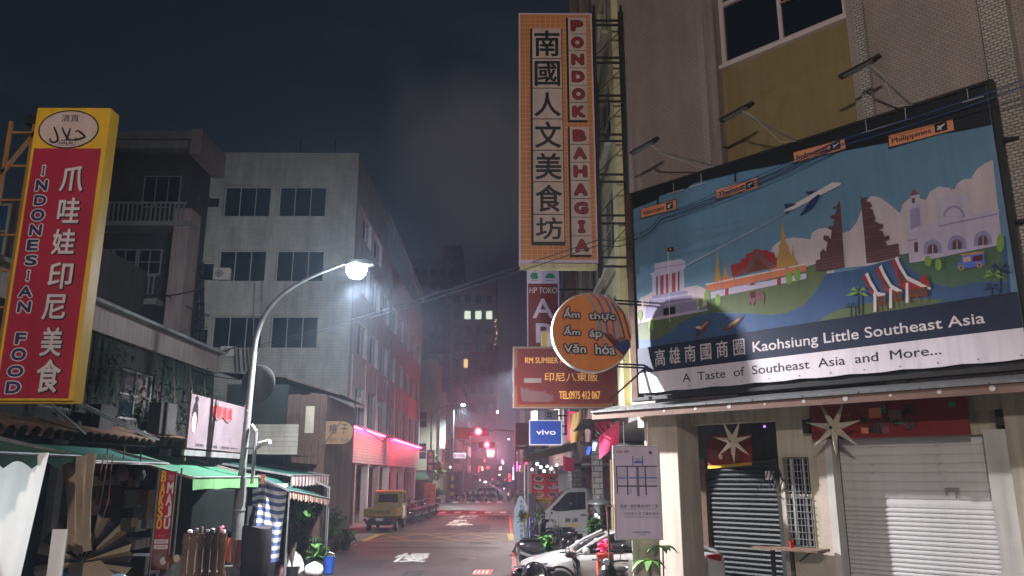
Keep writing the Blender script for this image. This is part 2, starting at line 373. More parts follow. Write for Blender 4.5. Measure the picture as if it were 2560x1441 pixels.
P('teal', (46,132,104)); P('woodsign', (128,98,66)); P('blue', (52,82,178), emit=.28, ecol=hexc(52,82,178)); P('green_sign', (34,84,70)); P('stripe', (110,150,170)); P('stripe2', (90,110,180)); P('skin', (210,170,150))
# ================================================================== GROUND AND ROAD
struct(G().poly([(-400,-60,0),(400,-60,0),(400,900,0),(-400,900,0)], 'ground').build('ground'))
struct(G().poly([(-6.15,-20,.004),(.38,-20,.004),(.38,260,.004),(-6.15,260,.004)], 'asphalt').build('road'))
struct(G().poly([(-60,62,.0075),(60,62,.0075),(60,80,.0075),(-60,80,.0075)], 'asphalt').build('cross_street'))
struct(G().box(.38,-10,0,9.5,61.5,.03,'concrete').build('pavement'))
struct(G().box(-9.5,-10,0,-6.15,61.5,.03,'concrete').build('pavement'))
struct(G().box(.5,81,0,9.5,240,.03,'concrete').build('pavement')); struct(G().box(-12,81,0,-6.3,240,.03,'concrete').build('pavement'))
def mark(name, pts, m, z=.010): return struct(G().poly([(x,y,z) for x,y in pts], m).build(name))
mark('red_kerb_line', [(.20,12),(.33,12),(.33,29.5),(.20,29.5)], 'paint_red'); mark('red_kerb_line', [(-6.12,24),(-5.99,24),(-5.99,33),(-6.12,33)], 'paint_red')
mark('red_kerb_line', [(.20,38),(.32,38),(.32,56),(.20,56)], 'paint_red')
g = G()
def strip(a, b, w, m, z):
    d = Vector((b[0]-a[0], b[1]-a[1], 0)).normalized(); n = Vector((-d.y, d.x, 0))*w/2
    g.poly([(a[0]+n.x,a[1]+n.y,z),(a[0]-n.x,a[1]-n.y,z),(b[0]-n.x,b[1]-n.y,z),(b[0]+n.x,b[1]+n.y,z)], m)
bx0, bx1, by0, by1 = -6.0, .25, 34.4, 38.6
strip((bx0,by0),(bx1,by0),.18,'paint_yellow',.010); strip((bx0,by1),(bx1,by1),.18,'paint_yellow',.010)
strip((bx0,by0),(bx0+.05,by1),.30,'paint_yellow',.0125); strip((bx1,by0),(bx1-.05,by1),.30,'paint_yellow',.0125)
for i in range(3):
    a = bx0+(bx1-bx0)*i/3; b = bx0+(bx1-bx0)*(i+1)/3
    strip((a+.1,by0+.1),(b,by1-.1),.09,'paint_yellow',.0145); strip((b-.1,by0+.1),(a,by1-.1),.09,'paint_yellow',.0165)
struct(g.build('box_junction_marking'))
cw = struct(G().poly([(-6.0,57.2,.0105),(.3,57.2,.0105),(.3,57.5,.0105),(-6.0,57.5,.0105)], 'paint_white').build('stop_line_marking'))
cwp = None
for i in range(6):
    x = -6.05+i*1.12
    mark('crosswalk_stripe', [(x,59.0),(x+.48,59.0),(x+.48,61.6),(x,61.6)], 'paint_white', .0115)
for i in range(5):
    x = -5.4+i*1.12; mark('crosswalk_stripe', [(x,82),(x+.5,82),(x+.5,84.6),(x,84.6)], 'paint_white', .0115)
def road_text(ch, x0, x1, y0, y1, bold):
    vs, fs, a0, a1, b0, b1 = text_mesh(ch, bold)
    g = G(); g.add([(x0+(vx-a0)/(a1-a0)*(x1-x0), y0+(vy-b0)/(b1-b0)*(y1-y0), .0135) for vx, vy in vs], fs, 'paint_white'); struct(g.build('road_lettering'))
road_text('慢', -3.74, -2.58, 26.3, 29.1, .02); road_text('學', -3.3, -1.9, 44.0, 50.5, .02); road_text('校', -3.2, -1.85, 52.0, 56.3, .02)
g = G(); g.poly([(-.95,23.0,.010),(-.42,23.0,.010),(-.36,24.2,.010),(-.86,24.2,.010)], 'paint_red')
for i in range(4): g.poly([(-.93+i*.12,23.2,.0130),(-.89+i*.12,23.2,.0130),(-.85+i*.12,24.0,.0130),(-.89+i*.12,24.0,.0130)], 'paint_white')
struct(g.build('painted_square_marking'))
# asphalt patches
g = G(); mat('asphalt_patch', (0.035,0.034,0.034), .7, .3, 1, .4, 60)
g.poly([(-5.2,31.2,.0070),(-.2,30.9,.0070),(-.2,31.5,.0070),(-5.2,31.8,.0070)], 'asphalt_patch'); g.poly([(-2.0,40,.0070),(-.8,40,.0070),(-.8,45.5,.0070),(-2.0,45.5,.0070)], 'asphalt_patch')
struct(g.build('road_patch'))
for i_, (x_, y_, w_, l_) in enumerate(((-4.9,24.6,1.1,2.2),(-1.5,33.0,.9,.9),(-3.6,41.0,1.6,2.4),(-1.2,51.0,1.1,4.0),(-5.0,53.5,.7,3.0),(-2.9,22.4,.6,1.6))):
    struct(G().poly([(x_,y_,.0072),(x_+w_,y_+.05,.0072),(x_+w_-.04,y_+l_,.0072),(x_+.03,y_+l_-.06,.0072)], 'asphalt_patch').build('road_patch'))
for x_, y_, lb_ in ((-1.3,27.4,'small round iron cover in the right half of the road near the painted slow character'),(-4.2,47.5,'round iron cover in the road before the crosswalk'),(-2.0,39.2,'round iron cover just beyond the yellow box marking')):
    tag(G().lathe([(0,.020),(.26,.020),(.29,.010)], (x_,y_,0), 'black_metal', 20).build('manhole_cover'), lb_, 'manhole cover')
g = G(); g.lathe([(0,.020),(.33,.020),(.36,.012)], (-4.6,30.2,0), 'black_metal', 24); tag(g.build('manhole_cover'), 'round dark iron manhole cover set in the road before the painted slow character', 'manhole cover')

# ================================================================== RIGHT CORNER BUILDING (corner cut at 45 degrees)
R = Fr(2.84, 17.5, -46)
RB = R.thing('corner_building', 'tall brown mosaic-tiled corner building carrying the wide billboard over roller shutters', 'building')
ZB = 4.22
g = G()   # mosaic wall fields
g.box(0, 0, ZB, 2.25, .3, 19, 'mosaic'); g.box(5.83, 0, ZB, 7.72, .3, 19, 'mosaic'); g.box(8.12, .25, ZB, 11.5, .5, 19, 'mosaic')
g.build('wall', RB)
g = G(); g.box(2.25, -.16, ZB, 2.42, .3, 19, 'mosaic'); g.box(2.42, -.12, ZB, 2.66, .45, 19, 'pinkish_wall'); g.build('pilaster', RB)
g = G(); g.box(5.48, -.02, ZB, 5.66, .45, 19, 'mosaic'); g.box(5.66, -.14, ZB, 5.83, .3, 19, 'mosaic_pale'); g.build('pilaster', RB)
g = G(); g.box(7.72, -.16, ZB, 8.12, .5, 19, 'mosaic_pale'); g.build('pilaster', RB)
for z0, z1 in ((ZB, 11.50), (14.0, 15.2), (17.6, 19)):
    G().box(2.66, .12, z0, 5.48, .40, z1, 'mustard').build('spandrel', RB)
for z0, z1 in ((11.52, 13.98), (15.22, 17.58)):
    w = window(RB, 2.67, z0, 5.47, z1, .14, 'alu_pale', 'glass_dark', 2, 1, .10, .12)
    g = G(); g.box(2.77, .13, z0+1.45, 4.03, .2, z0+1.55, 'alu_pale'); g.box(2.80,.16,z0+1.56,4.0,.17,z0+2.35,'glass_blue'); g.build('transom', w)
    G().bar((4.12, .12, z0+.9), (5.37, .12, z0+.9), .035, 'wood_pale').build('rail', w)
    G().box(2.62, -.0, z0-.10, 5.50, .16, z0-.02, 'alu_pale').build('sill', w)
# other walls and inside mass of the building
def tolocal(X, Y):
    dx, dy = X-R.o[0], Y-R.o[1]; return (dx*R.d[0]+dy*R.d[1], -(dx*R.n[0]+dy*R.n[1]))
A1 = tolocal(2.84, 31); A2 = tolocal(14, 31); A3 = tolocal(14, 6)
pts = [(0.02,.32),A1,A2,A3,(11.5,.5)]
g = G(); n = len(pts); vs = [(x,y,4.3) for x,y in pts]+[(x,y,18.9) for x,y in pts]
g.add(vs, [tuple(range(n)), tuple(range(2*n-1,n-1,-1))]+[(i,(i+1)%n,n+(i+1)%n,n+i) for i in (1,2,3)], 'grey_wall'); g.build('rear_wall', RB)
# street-side wall (faces west), narrow cream columns, windows
SW = Fr(2.84, 31, -90)
RS = SW.thing('street_side_wall', 'cream side wall of the corner building running down the street behind the tall sign', 'wall')
holes = []
for z in (5.4, 8.6, 11.8, 15.0):
    for x in (1.2, 5.1, 9.0): holes.append((x, z, x+3.0, z+1.9))
wall_holes(g := G(), 0, 13.45, 4.25, 24, holes, .02, .3, 'cream_yellow'); g.build('wall', RS)
for h in holes: window(RS, h[0], h[1], h[2], h[3], .10, 'white_wall', 'glass_dark', 3, 2, .07)
for x in (0.2, 4.3, 8.2, 12.3): G().box(x, -.14, 4.25, x+.75, .019, 24, 'cream_yellow' if x > 9 else 'pinkish_wall').build('pilaster', RS)
for z in (7.8, 11.0, 14.2): G().box(0, -.30, z, 12.3, -.141, z+.12, 'white_wall').build('ledge', RS)
# ---- ground floor
g = G(); g.box(.1, 0, 3.72, 10.5, .35, 4.21, 'cream'); g.build('beam', RB)
G().box(.62, -.50, .03, 1.44, .28, 3.95, 'beige').build('pillar', RB, bevel=.015)
g = G()
wall_holes(g, 3.34, 4.22, .03, 3.719, [(3.42,1.42,3.93,3.03)], .0, .2, 'cream'); g.build('side_wall', RB)
G().box(4.12, -.06, .03, 4.30, .2, 3.30, 'beige').build('door_post', RB)
G().box(4.301, -.10, .03, 4.42, .2, 3.34, 'white_wall').build('jamb', RB)
G().box(6.88, -.12, .03, 7.22, .25, 3.40, 'white_wall').build('jamb', RB)
G().box(7.221, -.20, .03, 7.9, .3, 3.95, 'cream').build('pillar', RB)
G().box(7.9, .05, .03, 11, .3, 3.719, 'cream').build('side_wall', RB)
G().box(7.35, -.26, .03, 7.62, -.205, 2.4, 'beige').build('panel', RB)
G().box(4.22, .08, 3.34, 7.1, .32, 3.719, 'cream').build('lintel', RB)
# roller shutter, slat by slat
sh = G().box(4.42, .24, .03, 6.88, .27, 3.36, 'shutter_white').build('roller_shutter', RB)
def slatmesh(w, h, m, d=.035):
    g = G(); pr = [(0,0),(-d*.7,h*.15),(-d,h*.5),(-d*.7,h*.85),(0,h*.97)]
    g.add([(0,y,z) for y,z in pr]+[(w,y,z) for y,z in pr], [(i,i+5,i+6,i+1) for i in range(4)]+[(4,9,5,0),(0,1,2,3,4),(9,8,7,6,5)], m); return g
z = 3.34; s0 = s1 = None
while z > 2.16:
    h = .148
    if s0 is None: s0 = slatmesh(2.44, h, 'shutter_white', .018).build('slat', sh, loc=(4.43,.235,z-h))
    else: inst(s0, sh, (4.43,.235,z-h))
    z -= h
while z > .12:
    h = .0745
    if s1 is None: s1 = slatmesh(2.44, h, 'shutter_white', .026).build('slat', sh, loc=(4.43,.235,z-h))
    else: inst(s1, sh, (4.43,.235,z-h))
    z -= h
for a in (4.95, 6.05):
    for i in range(4): G().box(a, .205, 2.72+i*.148, a+.06, .214, 2.75+i*.148, 'alu').build('latch', sh)
g = G(); q = R.p(2362,1222,-.2)
for i, (dx, w_, h_) in enumerate(((0,.05,.12),(.05,.06,.05),(.11,.05,.05),(.15,.04,.17),(.19,.03,.07))): g.flat([(q[0]+dx,q[1]-h_),(q[0]+dx+w_*.7,q[1]-h_+.02),(q[0]+dx+w_,q[1]+.02),(q[0]+dx-.01,q[1]+.01)], .205-.0006*i, 'grey_wall')
g.build('scuff_mark', sh)
# grille window
gw = G().box(3.42, .12, 1.42, 3.93, .14, 3.03, 'glass_dark').build('grille_window', RB)
g = G()
for i in range(8): x = 3.44+i*.068; g.bar((x,-.02,1.42),(x,-.02,3.03),.012,'steel')
for i in range(14): zz = 1.45+i*.12; g.bar((3.42,-.035,zz),(3.93,-.035,zz),.012,'steel')
g.box(3.55,.05,1.46,3.58,.09,3.0,'white_wall'); g.box(3.78,.05,1.46,3.81,.09,3.0,'white_wall'); g.box(3.44,.05,2.3,3.92,.085,2.36,'white_wall'); g.build('grille', gw)
G().box(3.40,-.09,1.36,3.95,.1,1.41,'cream').build('sill', gw)
# arcade: ceiling, back walls, dark shutter, fluorescent ceiling
lowp = [(0.1,.36), tolocal(2.95,31), tolocal(9,31), tolocal(11,9), (10.5,.36)]
g = G(); n = 5; vs = [(x,y,4.0) for x,y in lowp]+[(x,y,4.19) for x,y in lowp]
g.add(vs, [tuple(range(n-1,-1,-1)), tuple(range(n,2*n))]+[(i,(i+1)%n,n+(i+1)%n,n+i) for i in range(n)], 'white_wall'); g.build('arcade_ceiling', RB)
DK = 3.6
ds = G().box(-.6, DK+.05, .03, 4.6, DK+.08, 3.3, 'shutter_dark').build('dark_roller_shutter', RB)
s2 = None; z = 3.1
while z > .15:
    h = .115
    if s2 is None: s2 = slatmesh(2.0, h, 'shutter_dark', .045).build('slat', ds, loc=(-.43,DK+.045,z-h))
    else: inst(s2, ds, (-.43,DK+.045,z-h))
    z -= h
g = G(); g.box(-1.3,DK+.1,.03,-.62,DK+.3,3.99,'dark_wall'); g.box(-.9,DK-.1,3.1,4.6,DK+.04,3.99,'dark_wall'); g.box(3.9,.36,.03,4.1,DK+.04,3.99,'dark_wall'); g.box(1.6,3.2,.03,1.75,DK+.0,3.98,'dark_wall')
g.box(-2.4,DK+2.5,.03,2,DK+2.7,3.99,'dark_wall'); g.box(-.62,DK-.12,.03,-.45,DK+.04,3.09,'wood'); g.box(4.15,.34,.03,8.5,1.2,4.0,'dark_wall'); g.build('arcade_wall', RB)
# metal stripes to the right of the dark shutter (an inner louvred gate)
lg = thing('louvred_gate', 'narrow rusty louvred metal gate right of the dark shutter inside the arcade', 'gate', R.w(0,0,0), R.rz)
G().box(3.02, 1.15, .05, 3.06, 1.2, 3.3, 'black_metal').build('gate_post', lg); G().box(3.62, 1.15, .05, 3.66, 1.2, 3.3, 'black_metal').build('gate_post', lg)
lo = None
for i in range(22):
    if lo is None: lo = G().box(3.06, 1.16, .4, 3.62, 1.19, .455, 'galv').build('slat', lg)
    else: inst(lo, lg, (0, 0, i*.13))
# canopy
cp = R.thing('canopy', 'long brown metal canopy with a pale gutter edge under the billboard', 'canopy')
CK = 1.15
g = G(); g.box(-.25, -CK, 3.86, 8.3, -CK+.05, 4.02, mat('canopy_brown', (0.20,0.115,0.09), .5, .25, 3)); g.build('fascia', cp)
g = G(); g.poly([(-.25,-CK,4.022),(8.3,-CK,4.022),(8.3,-.32,4.2),(-.25,-.32,4.2)], 'galv'); g.poly([(-.25,-.32,4.18),(8.3,-.32,4.18),(8.3,-CK+.02,4.0),(-.25,-CK+.02,4.0)], 'cream'); g.build('sheet', cp)
ge = None
for i in range(9):
    x = -.25+i*.95
    if ge is None: ge = G().box(0, 0, 0, .93, .045, .035, 'galv').build('gutter_edge', cp, loc=(x,-CK-.045,4.0))
    else: inst(ge, cp, (x,-CK-.045,4.0))
for i in range(9): G().cyl((1.6+i*.72,-CK-.004,3.94),(1.6+i*.72,-CK+.01,3.94),.025+.01*(i%3),'white_wall',n=8).build('patch', cp)
for x in (-.1, 2.5, 5, 7.8): G().bar((x,-CK+.1,3.95),(x,-.3,3.95),.05,'black_metal').build('bracket', cp)
for x in (3.95, 7.1): G().prism([(x,3.45),(x+.12,3.45),(x+.12,3.7),(x,3.7)],-.16,-.02,'black_metal').build('bracket', cp)
# things under and on the canopy
def star(name, c, rad, label, rot):
    t = thing(name, label, 'star lantern', c, R.rz, 'paper star lanterns hanging under the canopy')
    n = 7; rr = rad*.26
    for i in range(n):
        a = rot+2*math.pi*i/n; a1, a2 = a-math.pi/n, a+math.pi/n
        tip = (rad*math.cos(a), 0, rad*math.sin(a)); v1 = (rr*math.cos(a1), 0, rr*math.sin(a1)); v2 = (rr*math.cos(a2), 0, rr*math.sin(a2)); c1 = (0,-.12,0); c2 = (0,.12,0)
        mid = (rr*.9*math.cos(a), -.10, rr*.9*math.sin(a)); mb = (mid[0], .10, mid[2])
        g = G(); g.add([tip,v1,v2,c1,c2,mid,mb], [(0,1,5),(1,3,5),(0,5,2),(5,3,2),(1,0,6),(4,1,6),(0,2,6),(2,4,6)], mat('star_paper', (0.52,0.46,0.37), .7, .15, 6) if 'star_paper' not in MATS else 'star_paper')
        g.build('point', t)
    G().cyl((0,-.135,0),(0,-.10,0),.028,'black',n=8).build('hub', t)
    G().cyl((0,0,rad*.85),(0,0,3.98-c[2]),.004,'wire_black',n=4).build('string', t)
star('star_lantern', R.w(2.72,.55,3.33), .43, 'pale seven-pointed paper star hanging in front of the open arcade', math.pi/2+math.pi/7)
star('star_lantern', R.w(4.72,.6,3.50), .50, 'larger seven-pointed paper star hanging at the left end of the red banner', math.pi/2+math.pi/7)
# red banner over the white shutter
rb = R.thing('shop_banner', 'long red banner with patchwork characters and HOME above the white roller shutter', 'banner')
g = G(); g.box(4.1,-.14,3.33,6.72,-.12,3.98,'print_deepred'); g.build('cloth', rb)
g = G(); y = -.145
cols = ['print_brown','print_ocher','print_ink','print_brown2','print_teal','print_wallorange']
for i in range(16):
    x = 4.95+random.random()*.95; z = 3.38+random.random()*.45; s_ = .08+random.random()*.1
    g.rect(x, z, x+s_*1.2, z+s_, y-.002*i*.3-.001, cols[i % 6])
for ch, x, z in (('H',5.40,3.82),('O',5.40,3.70),('M',5.42,3.57),('E',5.55,3.52)): g.text(ch, x, z, x+.09, z+.10, y-.014, 'print_ink', .03)
g.text('天', 5.72, 3.66, 5.95, 3.86, y-.014, 'print_ink', .01); g.text('家', 5.72, 3.44, 5.95, 3.60, y-.014, 'print_ink', .01); g.text('過', 5.18, 3.40, 5.36, 3.56, y-.014, 'print_ink', .01)
g.text('Indonesia', 4.6, 3.72, 4.85, 3.76, y-.014, 'print_wallorange'); g.rect(6.45,3.86,6.53,3.97,y-.003,'print_ocher'); g.rect(6.45,3.78,6.55,3.86,y-.003,'print_teal')
for i in range(3): g.text('·—··——·', 6.0, 3.85-i*.12, 6.35, 3.86-i*.12, y-.003, 'print_brown')
g.build('lettering', rb)
# arcade banner
ab = thing('arcade_banner', 'small red and yellow food banner hanging above the dark shutter in the arcade', 'banner', R.w(0,0,0), R.rz)
q = [R.p(*c, -1.0) for c in ((1768,1088),(1880,1085),(1880,1163),(1770,1172))]
G().prism(q, 1.0, 1.02, 'print_deepred').build('cloth', ab)
g = G(); b0, b1 = q[3], q[2]; g.flat([b0,b1,(b1[0],b1[1]+.06),(b0[0],b0[1]+.06)], .994, 'print_yellow')
for i in range(7): g.disc(q[0][0]+.1+i*.1, q[3][1]+.25+.08*(i%2), .05, .06, .994-.0004*i, ['print_ocher','print_brown','print_pinkwhite'][i%3], 9)
g.build('print', ab)
# bar table with cup
bt = thing('bar_table', 'narrow wall-side bar table with black legs below the grille window', 'table', R.w(0,0,0), R.rz)
G().box(3.0,-.62,1.40,4.25,-.14,1.44,'wood').build('table_top', bt); 
for x in (3.25, 3.62): G().box(x,-.40,.03,x+.06,-.34,1.40,'black_metal').build('leg', bt)
G().tube([(3.7,-.2,1.2),(3.9,-.2,1.35),(4.2,-.2,1.39)],.015,'black_metal').build('bracket', bt)
c = R.w(3.68,.42,1.44); tag(G().lathe([(.0,.001),(.030,.001),(.042,.12),(.045,.125),(.040,.12),(.029,.01)], (0,0,0), mat('cup_red',(0.5,0.03,0.03),.4), 16).build('cup', loc=c, smooth=True), 'red paper cup standing on the bar table', 'cup')
# electric boxes on the wall by arcade
g = G(); c0 = R.p(1935,1200,0)
cb = thing('cable_tangle', 'tangle of cables and a white junction box on the wall edge beside the dark shutter', 'cables', R.w(0,0,0), R.rz)
G().box(3.06,-.02,2.62,3.2,.08,2.78,'white_wall').build('junction_box', cb)
g = G()
for i in range(10):
    p = Vector((3.25+.1*random.random(),-.05,3.0)); pts = [p.copy()]
    for j in range(6): p += Vector((random.uniform(-.1,.08),random.uniform(-.03,.03),-.1+random.uniform(-.06,.06))); pts.append(p.copy())
    g.tube(pts,.009,'wire_black',5)
g.build('cable', cb)
# small purple lamp inside
lp = R.p(1911,1066,-1); tag(G().lathe([(0,-.03),(.025,-.02),(.03,0),(.02,.02),(0,.03)],(0,0,0),mat('violet_led',(.5,.3,1),.4,0,emit=1.5,ecol=(.55,.25,1.0)),10).build('indicator_lamp', loc=R.w(lp[0],-1,lp[1]), smooth=True),'tiny violet indicator lamp under the arcade ceiling','lamp')

# ================================================================== BILLBOARD
BK = .35
bbt = R.thing('billboard', 'wide blue billboard with Southeast Asian landmarks reading Kaohsiung Little Southeast Asia', 'billboard')
def B(u, v): return R.p(u, v, BK)
def c4(x, y): return B(1560+x/2.3615, 400+y/2.3615)
def c5(x, y): return B(2040+x/1.896, 200+y/1.896)
TL, TR, BR, BL = B(1590,497), B(2462,216), B(2559,852+36), B(1597,985)
X0, X1 = .45, 7.70; Z0, Z1 = 4.43, 8.97
g = G(); g.box(X0-.04,-BK+.04,Z0-.18,X1+.03,-BK+.10,Z1+.02,'black_metal')
g.build('backing', bbt)
G().box(X0-.04,-BK-.04,Z0-.18,X0-.20,-BK+.10,9.02,'rust').build('post', bbt)
G().box(X1+.03,-BK-.02,Z0-.18,X1+.11,-BK+.14,Z1+.08,'black_metal').build('post', bbt)
G().bar((X0-.2,-BK+.02,Z1+.03),(X1+.1,-BK+.02,Z1+.06),.06,'black_metal').build('top_bar', bbt)
G().bar((X0-.2,-BK-.02,Z0-.13),(X1+.1,-BK-.02,Z0-.13),.07,'black_metal').build('bottom_bar', bbt)
for x in (.3,1.6,2.9,4.2,5.5,6.8): G().bar((x,-BK+.1,Z1-.02),(x,-.0,Z1-.02),.05,'black_metal').build('strut', bbt)
for z in (5.2,6.6,8.0): G().bar((X1+.1,-BK+.06,z),(X1+.3,-.17,z),.05,'black_metal').build('strut', bbt)
# printed sheet with slightly wavy rim
g = G(); y = -BK-.0
nseg = 24; top = [(X0+(X1-X0)*i/nseg, Z1) for i in range(nseg+1)]; bot = [(X0+(X1-X0)*i/nseg, Z0-.012*(1-math.cos(i*math.pi/1.5))) for i in range(nseg+1)]
g.flat(bot+top[::-1], y, 'print_sky'); g.build('printed_sheet', bbt)
g = G(); LY = [y]
def lay(): LY[0] -= .00016; return LY[0]
def A(pts, m, f=c4): g.flat([f(*p) for p in pts], lay(), m)
def mix(pts, m): g.flat(pts, lay(), m)
def blob(f, x, y_, rx, ry, m, n=16, a0=0, a1=360):
    g.flat([f(x+rx*math.cos(math.radians(a0+(a1-a0)*i/n)), y_-ry*math.sin(math.radians(a0+(a1-a0)*i/n))) for i in range(n+1 if a1-a0 < 360 else n)], lay(), m)
# clouds
cloudR = [c5(0,712),c5(40,700),c5(75,712),c5(120,728),c5(160,715),c5(190,680),c5(225,590),c5(260,550),c5(300,555),c5(350,590),c5(385,620),c5(400,632),c5(410,590),c5(440,562),c5(500,562),c5(520,570),c5(540,530),c5(580,505),c5(630,510),c5(655,520),c5(670,490),c5(700,470),c5(735,468),c5(765,420),c5(800,395),c5(838,378),c5(880,760),c5(450,860),c5(130,890),c5(0,830)]
mix(cloudR, 'print_cloud')
A([(860,560),(880,510),(930,470),(1000,457),(1060,462),(1100,470),(1110,430),(1150,405),(1200,402),(1240,420),(1240,700),(1000,640),(880,620)], 'print_cloud')
A([(78,860),(95,815),(130,800),(160,780),(230,800),(330,775),(370,750),(430,740),(480,760),(500,850),(300,960),(80,1000)], 'print_cloud')
# land and water
mix([c4(82,965),c4(300,925),c4(495,885),c4(560,905),c4(690,905),c4(880,915),c4(970,900),c4(1060,860),c4(1130,780),c4(1190,680),c5(0,930-5),c5(180,900),c5(360,850),c5(900,740),c5(925,1010),c4(85,1112)], 'print_water')
mix([c4(490,830),c4(1075,630),c4(1140,610),c4(1200,660),c4(1130,775),c4(1060,860),c4(960,905),c4(860,915),c4(700,905),c4(560,900),c4(490,900)], 'print_grass')
A([(82,965),(495,885),(500,905),(420,920),(330,960),(270,1020),(200,1055),(130,1062),(84,1058)], 'print_grass')
mix([c5(390,830),c5(440,820),c5(860,750),c5(915,950),c5(760,960),c5(640,985),c5(540,960),c5(440,890)], 'print_grass2')
mix([c5(0,930),c5(40,925),c5(20,970),c5(0,985)], 'print_grass')
mix([c5(0,1150),c5(60,1110),c5(150,1075),c5(240,1060),c5(420,1035),c5(620,1040),c5(560,1062),c5(200,1118),c5(60,1142)], 'print_grass')
# mausoleum
A([(125,935),(130,865),(145,862),(150,825),(165,820),(168,800),(375,770),(378,800),(400,798),(402,830),(430,828),(432,885),(128,938)], 'print_bldg_sh')
A([(150,865),(400,828),(400,834),(150,872)], 'print_bldg'); A([(168,822),(380,790),(380,796),(168,828)], 'print_bldg')
A([(168,800),(165,680),(150,672),(180,660),(180,612),(250,598),(335,585),(362,598),(362,640),(352,648),(358,770)], 'print_bldg')
A([(183,640),(355,610),(355,616),(183,646)], 'print_bldg_sh')
for x in (190,214,248,284,318): A([(x,688-(x-190)*.22),(x+(20 if x in (214,248,284) else 10),684-(x-190)*.22),(x+(20 if x in (214,248,284) else 10),(795-(x-190)*.19)),(x,798-(x-190)*.19)], 'print_roofred' if 200 < x < 300 else 'print_brown')
A([(232,878),(302,864),(305,908),(234,920)], 'print_ink'); A([(258,540),(262,540),(272,955),(268,955)], 'print_white')
A([(256,520),(293,513),(294,538),(257,542)], 'print_signred'); blob(c4, 275, 527, 6, 6, 'print_yellow', 5)
A([(82,955),(495,880),(495,888),(82,966)], 'print_bldg')
# thai palace
for x,yb,h,w in ((552,720,178,26),(600,705,100,20)):
    A([(x-w,yb),(x-w*.6,yb-h*.30),(x-w*.3,yb-h*.55),(x-2,yb-h),(x+2,yb-h),(x+w*.3,yb-h*.55),(x+w*.6,yb-h*.30),(x+w,yb-6)], 'print_gold')
A([(880,635),(888,590),(910,560),(918,530),(912,515),(925,490),(932,372),(938,372),(958,490),(975,515),(968,530),(985,555),(1010,580),(1030,615),(1028,632)], 'print_gold')
A([(990,590),(996,490),(1008,585)], 'print_gold')
A([(628,620),(690,605),(690,585),(722,578),(722,555),(752,548),(780,522),(812,535),(848,530),(850,545),(886,545),(895,575),(905,580),(900,632),(640,690)], 'print_roofred')
A([(660,690),(720,635),(783,530),(850,595),(905,625),(862,645),(790,575),(735,672)], 'print_brown2'); A([(725,670),(787,590),(850,640),(780,655)], 'print_ocher')
A([(484,735),(560,720),(560,705),(645,685),(645,700),(860,655),(865,640),(955,625),(955,640),(1075,618),(1078,655),(640,750),(486,778)], 'print_wallorange')
for a,b in ((484,552),(558,648),(655,862),(868,955),(978,1076)):
    za = 740-(a-484)*.205; zb = 740-(b-484)*.205; A([(a,za-8),(b,zb-8),(b,zb),(a,za)], 'print_white')
A([(510,780),(640,752),(860,712),(955,690),(1078,668),(1078,700),(900,738),(640,790),(515,818)], 'print_bldg')
A([(598,760),(618,756),(618,795),(598,800)], 'print_roofred'); A([(905,698),(928,694),(928,735),(905,740)], 'print_roofred')
for x, yy, s_ in ((492,800,1),(555,825,1),(452,845,.8),(975,695,1.15),(1025,678,1.15),(162,975,1),(96,915,.8)):
    blob(c4, x, yy, 17*s_, 36*s_, 'print_treegreen', 14); A([(x-1.5,yy+20),(x+1.5,yy+20),(x+1.5,yy+58*s_),(x-1.5,yy+58*s_)], 'print_grass2')
# elephant
A([(738,790),(770,778),(820,775),(832,800),(828,850),(812,850),(808,825),(775,832),(768,858),(755,858),(750,830),(742,858),(733,850)], 'print_brown2'); A([(745,780),(778,775),(780,812),(750,818)], 'print_signred'); A([(735,742),(760,725),(782,738)], 'print_roofred')
# boats
A([(420,1055),(432,1010),(500,940),(508,942),(480,1010),(428,1056)], 'print_brown'); A([(440,1000),(495,950),(500,955),(455,1005)], 'print_wallorange'); blob(c4, 440, 988, 16, 8, 'print_pinkwhite', 9); A([(428,1000),(455,1000),(450,1030),(428,1040)], 'print_navy')
A([(580,1005),(600,985),(690,925),(712,915),(690,950),(640,1000),(590,1010)], 'print_brown'); A([(600,985),(685,930),(675,948),(620,990)], 'print_gold'); A([(600,950),(625,945),(620,985),(600,985)], 'print_water'); blob(c4, 615, 935, 16, 7, 'print_navy', 9)
# split gate
def gateL(f, pts, m): g.flat([f(*p) for p in pts], lay(), m)
lp_ = [(0,910),(0,855),(22,850),(20,820),(35,800),(48,815),(55,770),(35,755),(38,735),(60,740),(70,755),(75,712),(58,705),(66,690),(82,695),(88,660),(68,655),(76,640),(92,640),(98,612),(78,610),(86,598),(98,600),(108,576),(114,578),(120,640),(128,760),(136,888),(60,905)]
mix([c5(*p) for p in lp_], 'print_brown')
rp_ = [(240,870),(232,760),(222,660),(211,546),(220,560),(245,555),(240,575),(258,580),(268,600),(255,608),(270,615),(276,640),(285,655),(278,668),(300,680),(322,685),(318,705),(298,710),(318,718),(326,745),(345,735),(352,755),(330,765),(340,785),(392,775),(398,838),(300,862)]
mix([c5(*p) for p in rp_], 'print_brown')
for i in range(4): mix([c5(30,850+i*14),c5(132,832+i*14),c5(132,836+i*14),c5(30,854+i*14)], 'print_brown2'); mix([c5(240,822+i*12),c5(394,792+i*14),c5(394,796+i*14),c5(240,826+i*12)], 'print_brown2')
for i in range(4): mix([c5(80-i*0+6*i,760-i*40),c5(126-i*3,752-i*40),c5(126-i*3,756-i*40),c5(80+6*i,764-i*40)], 'print_brown2'); mix([c5(232-5*i,745-i*45),c5(300-16*i,735-i*45),c5(300-16*i,739-i*45),c5(232-5*i,749-i*45)], 'print_brown2')
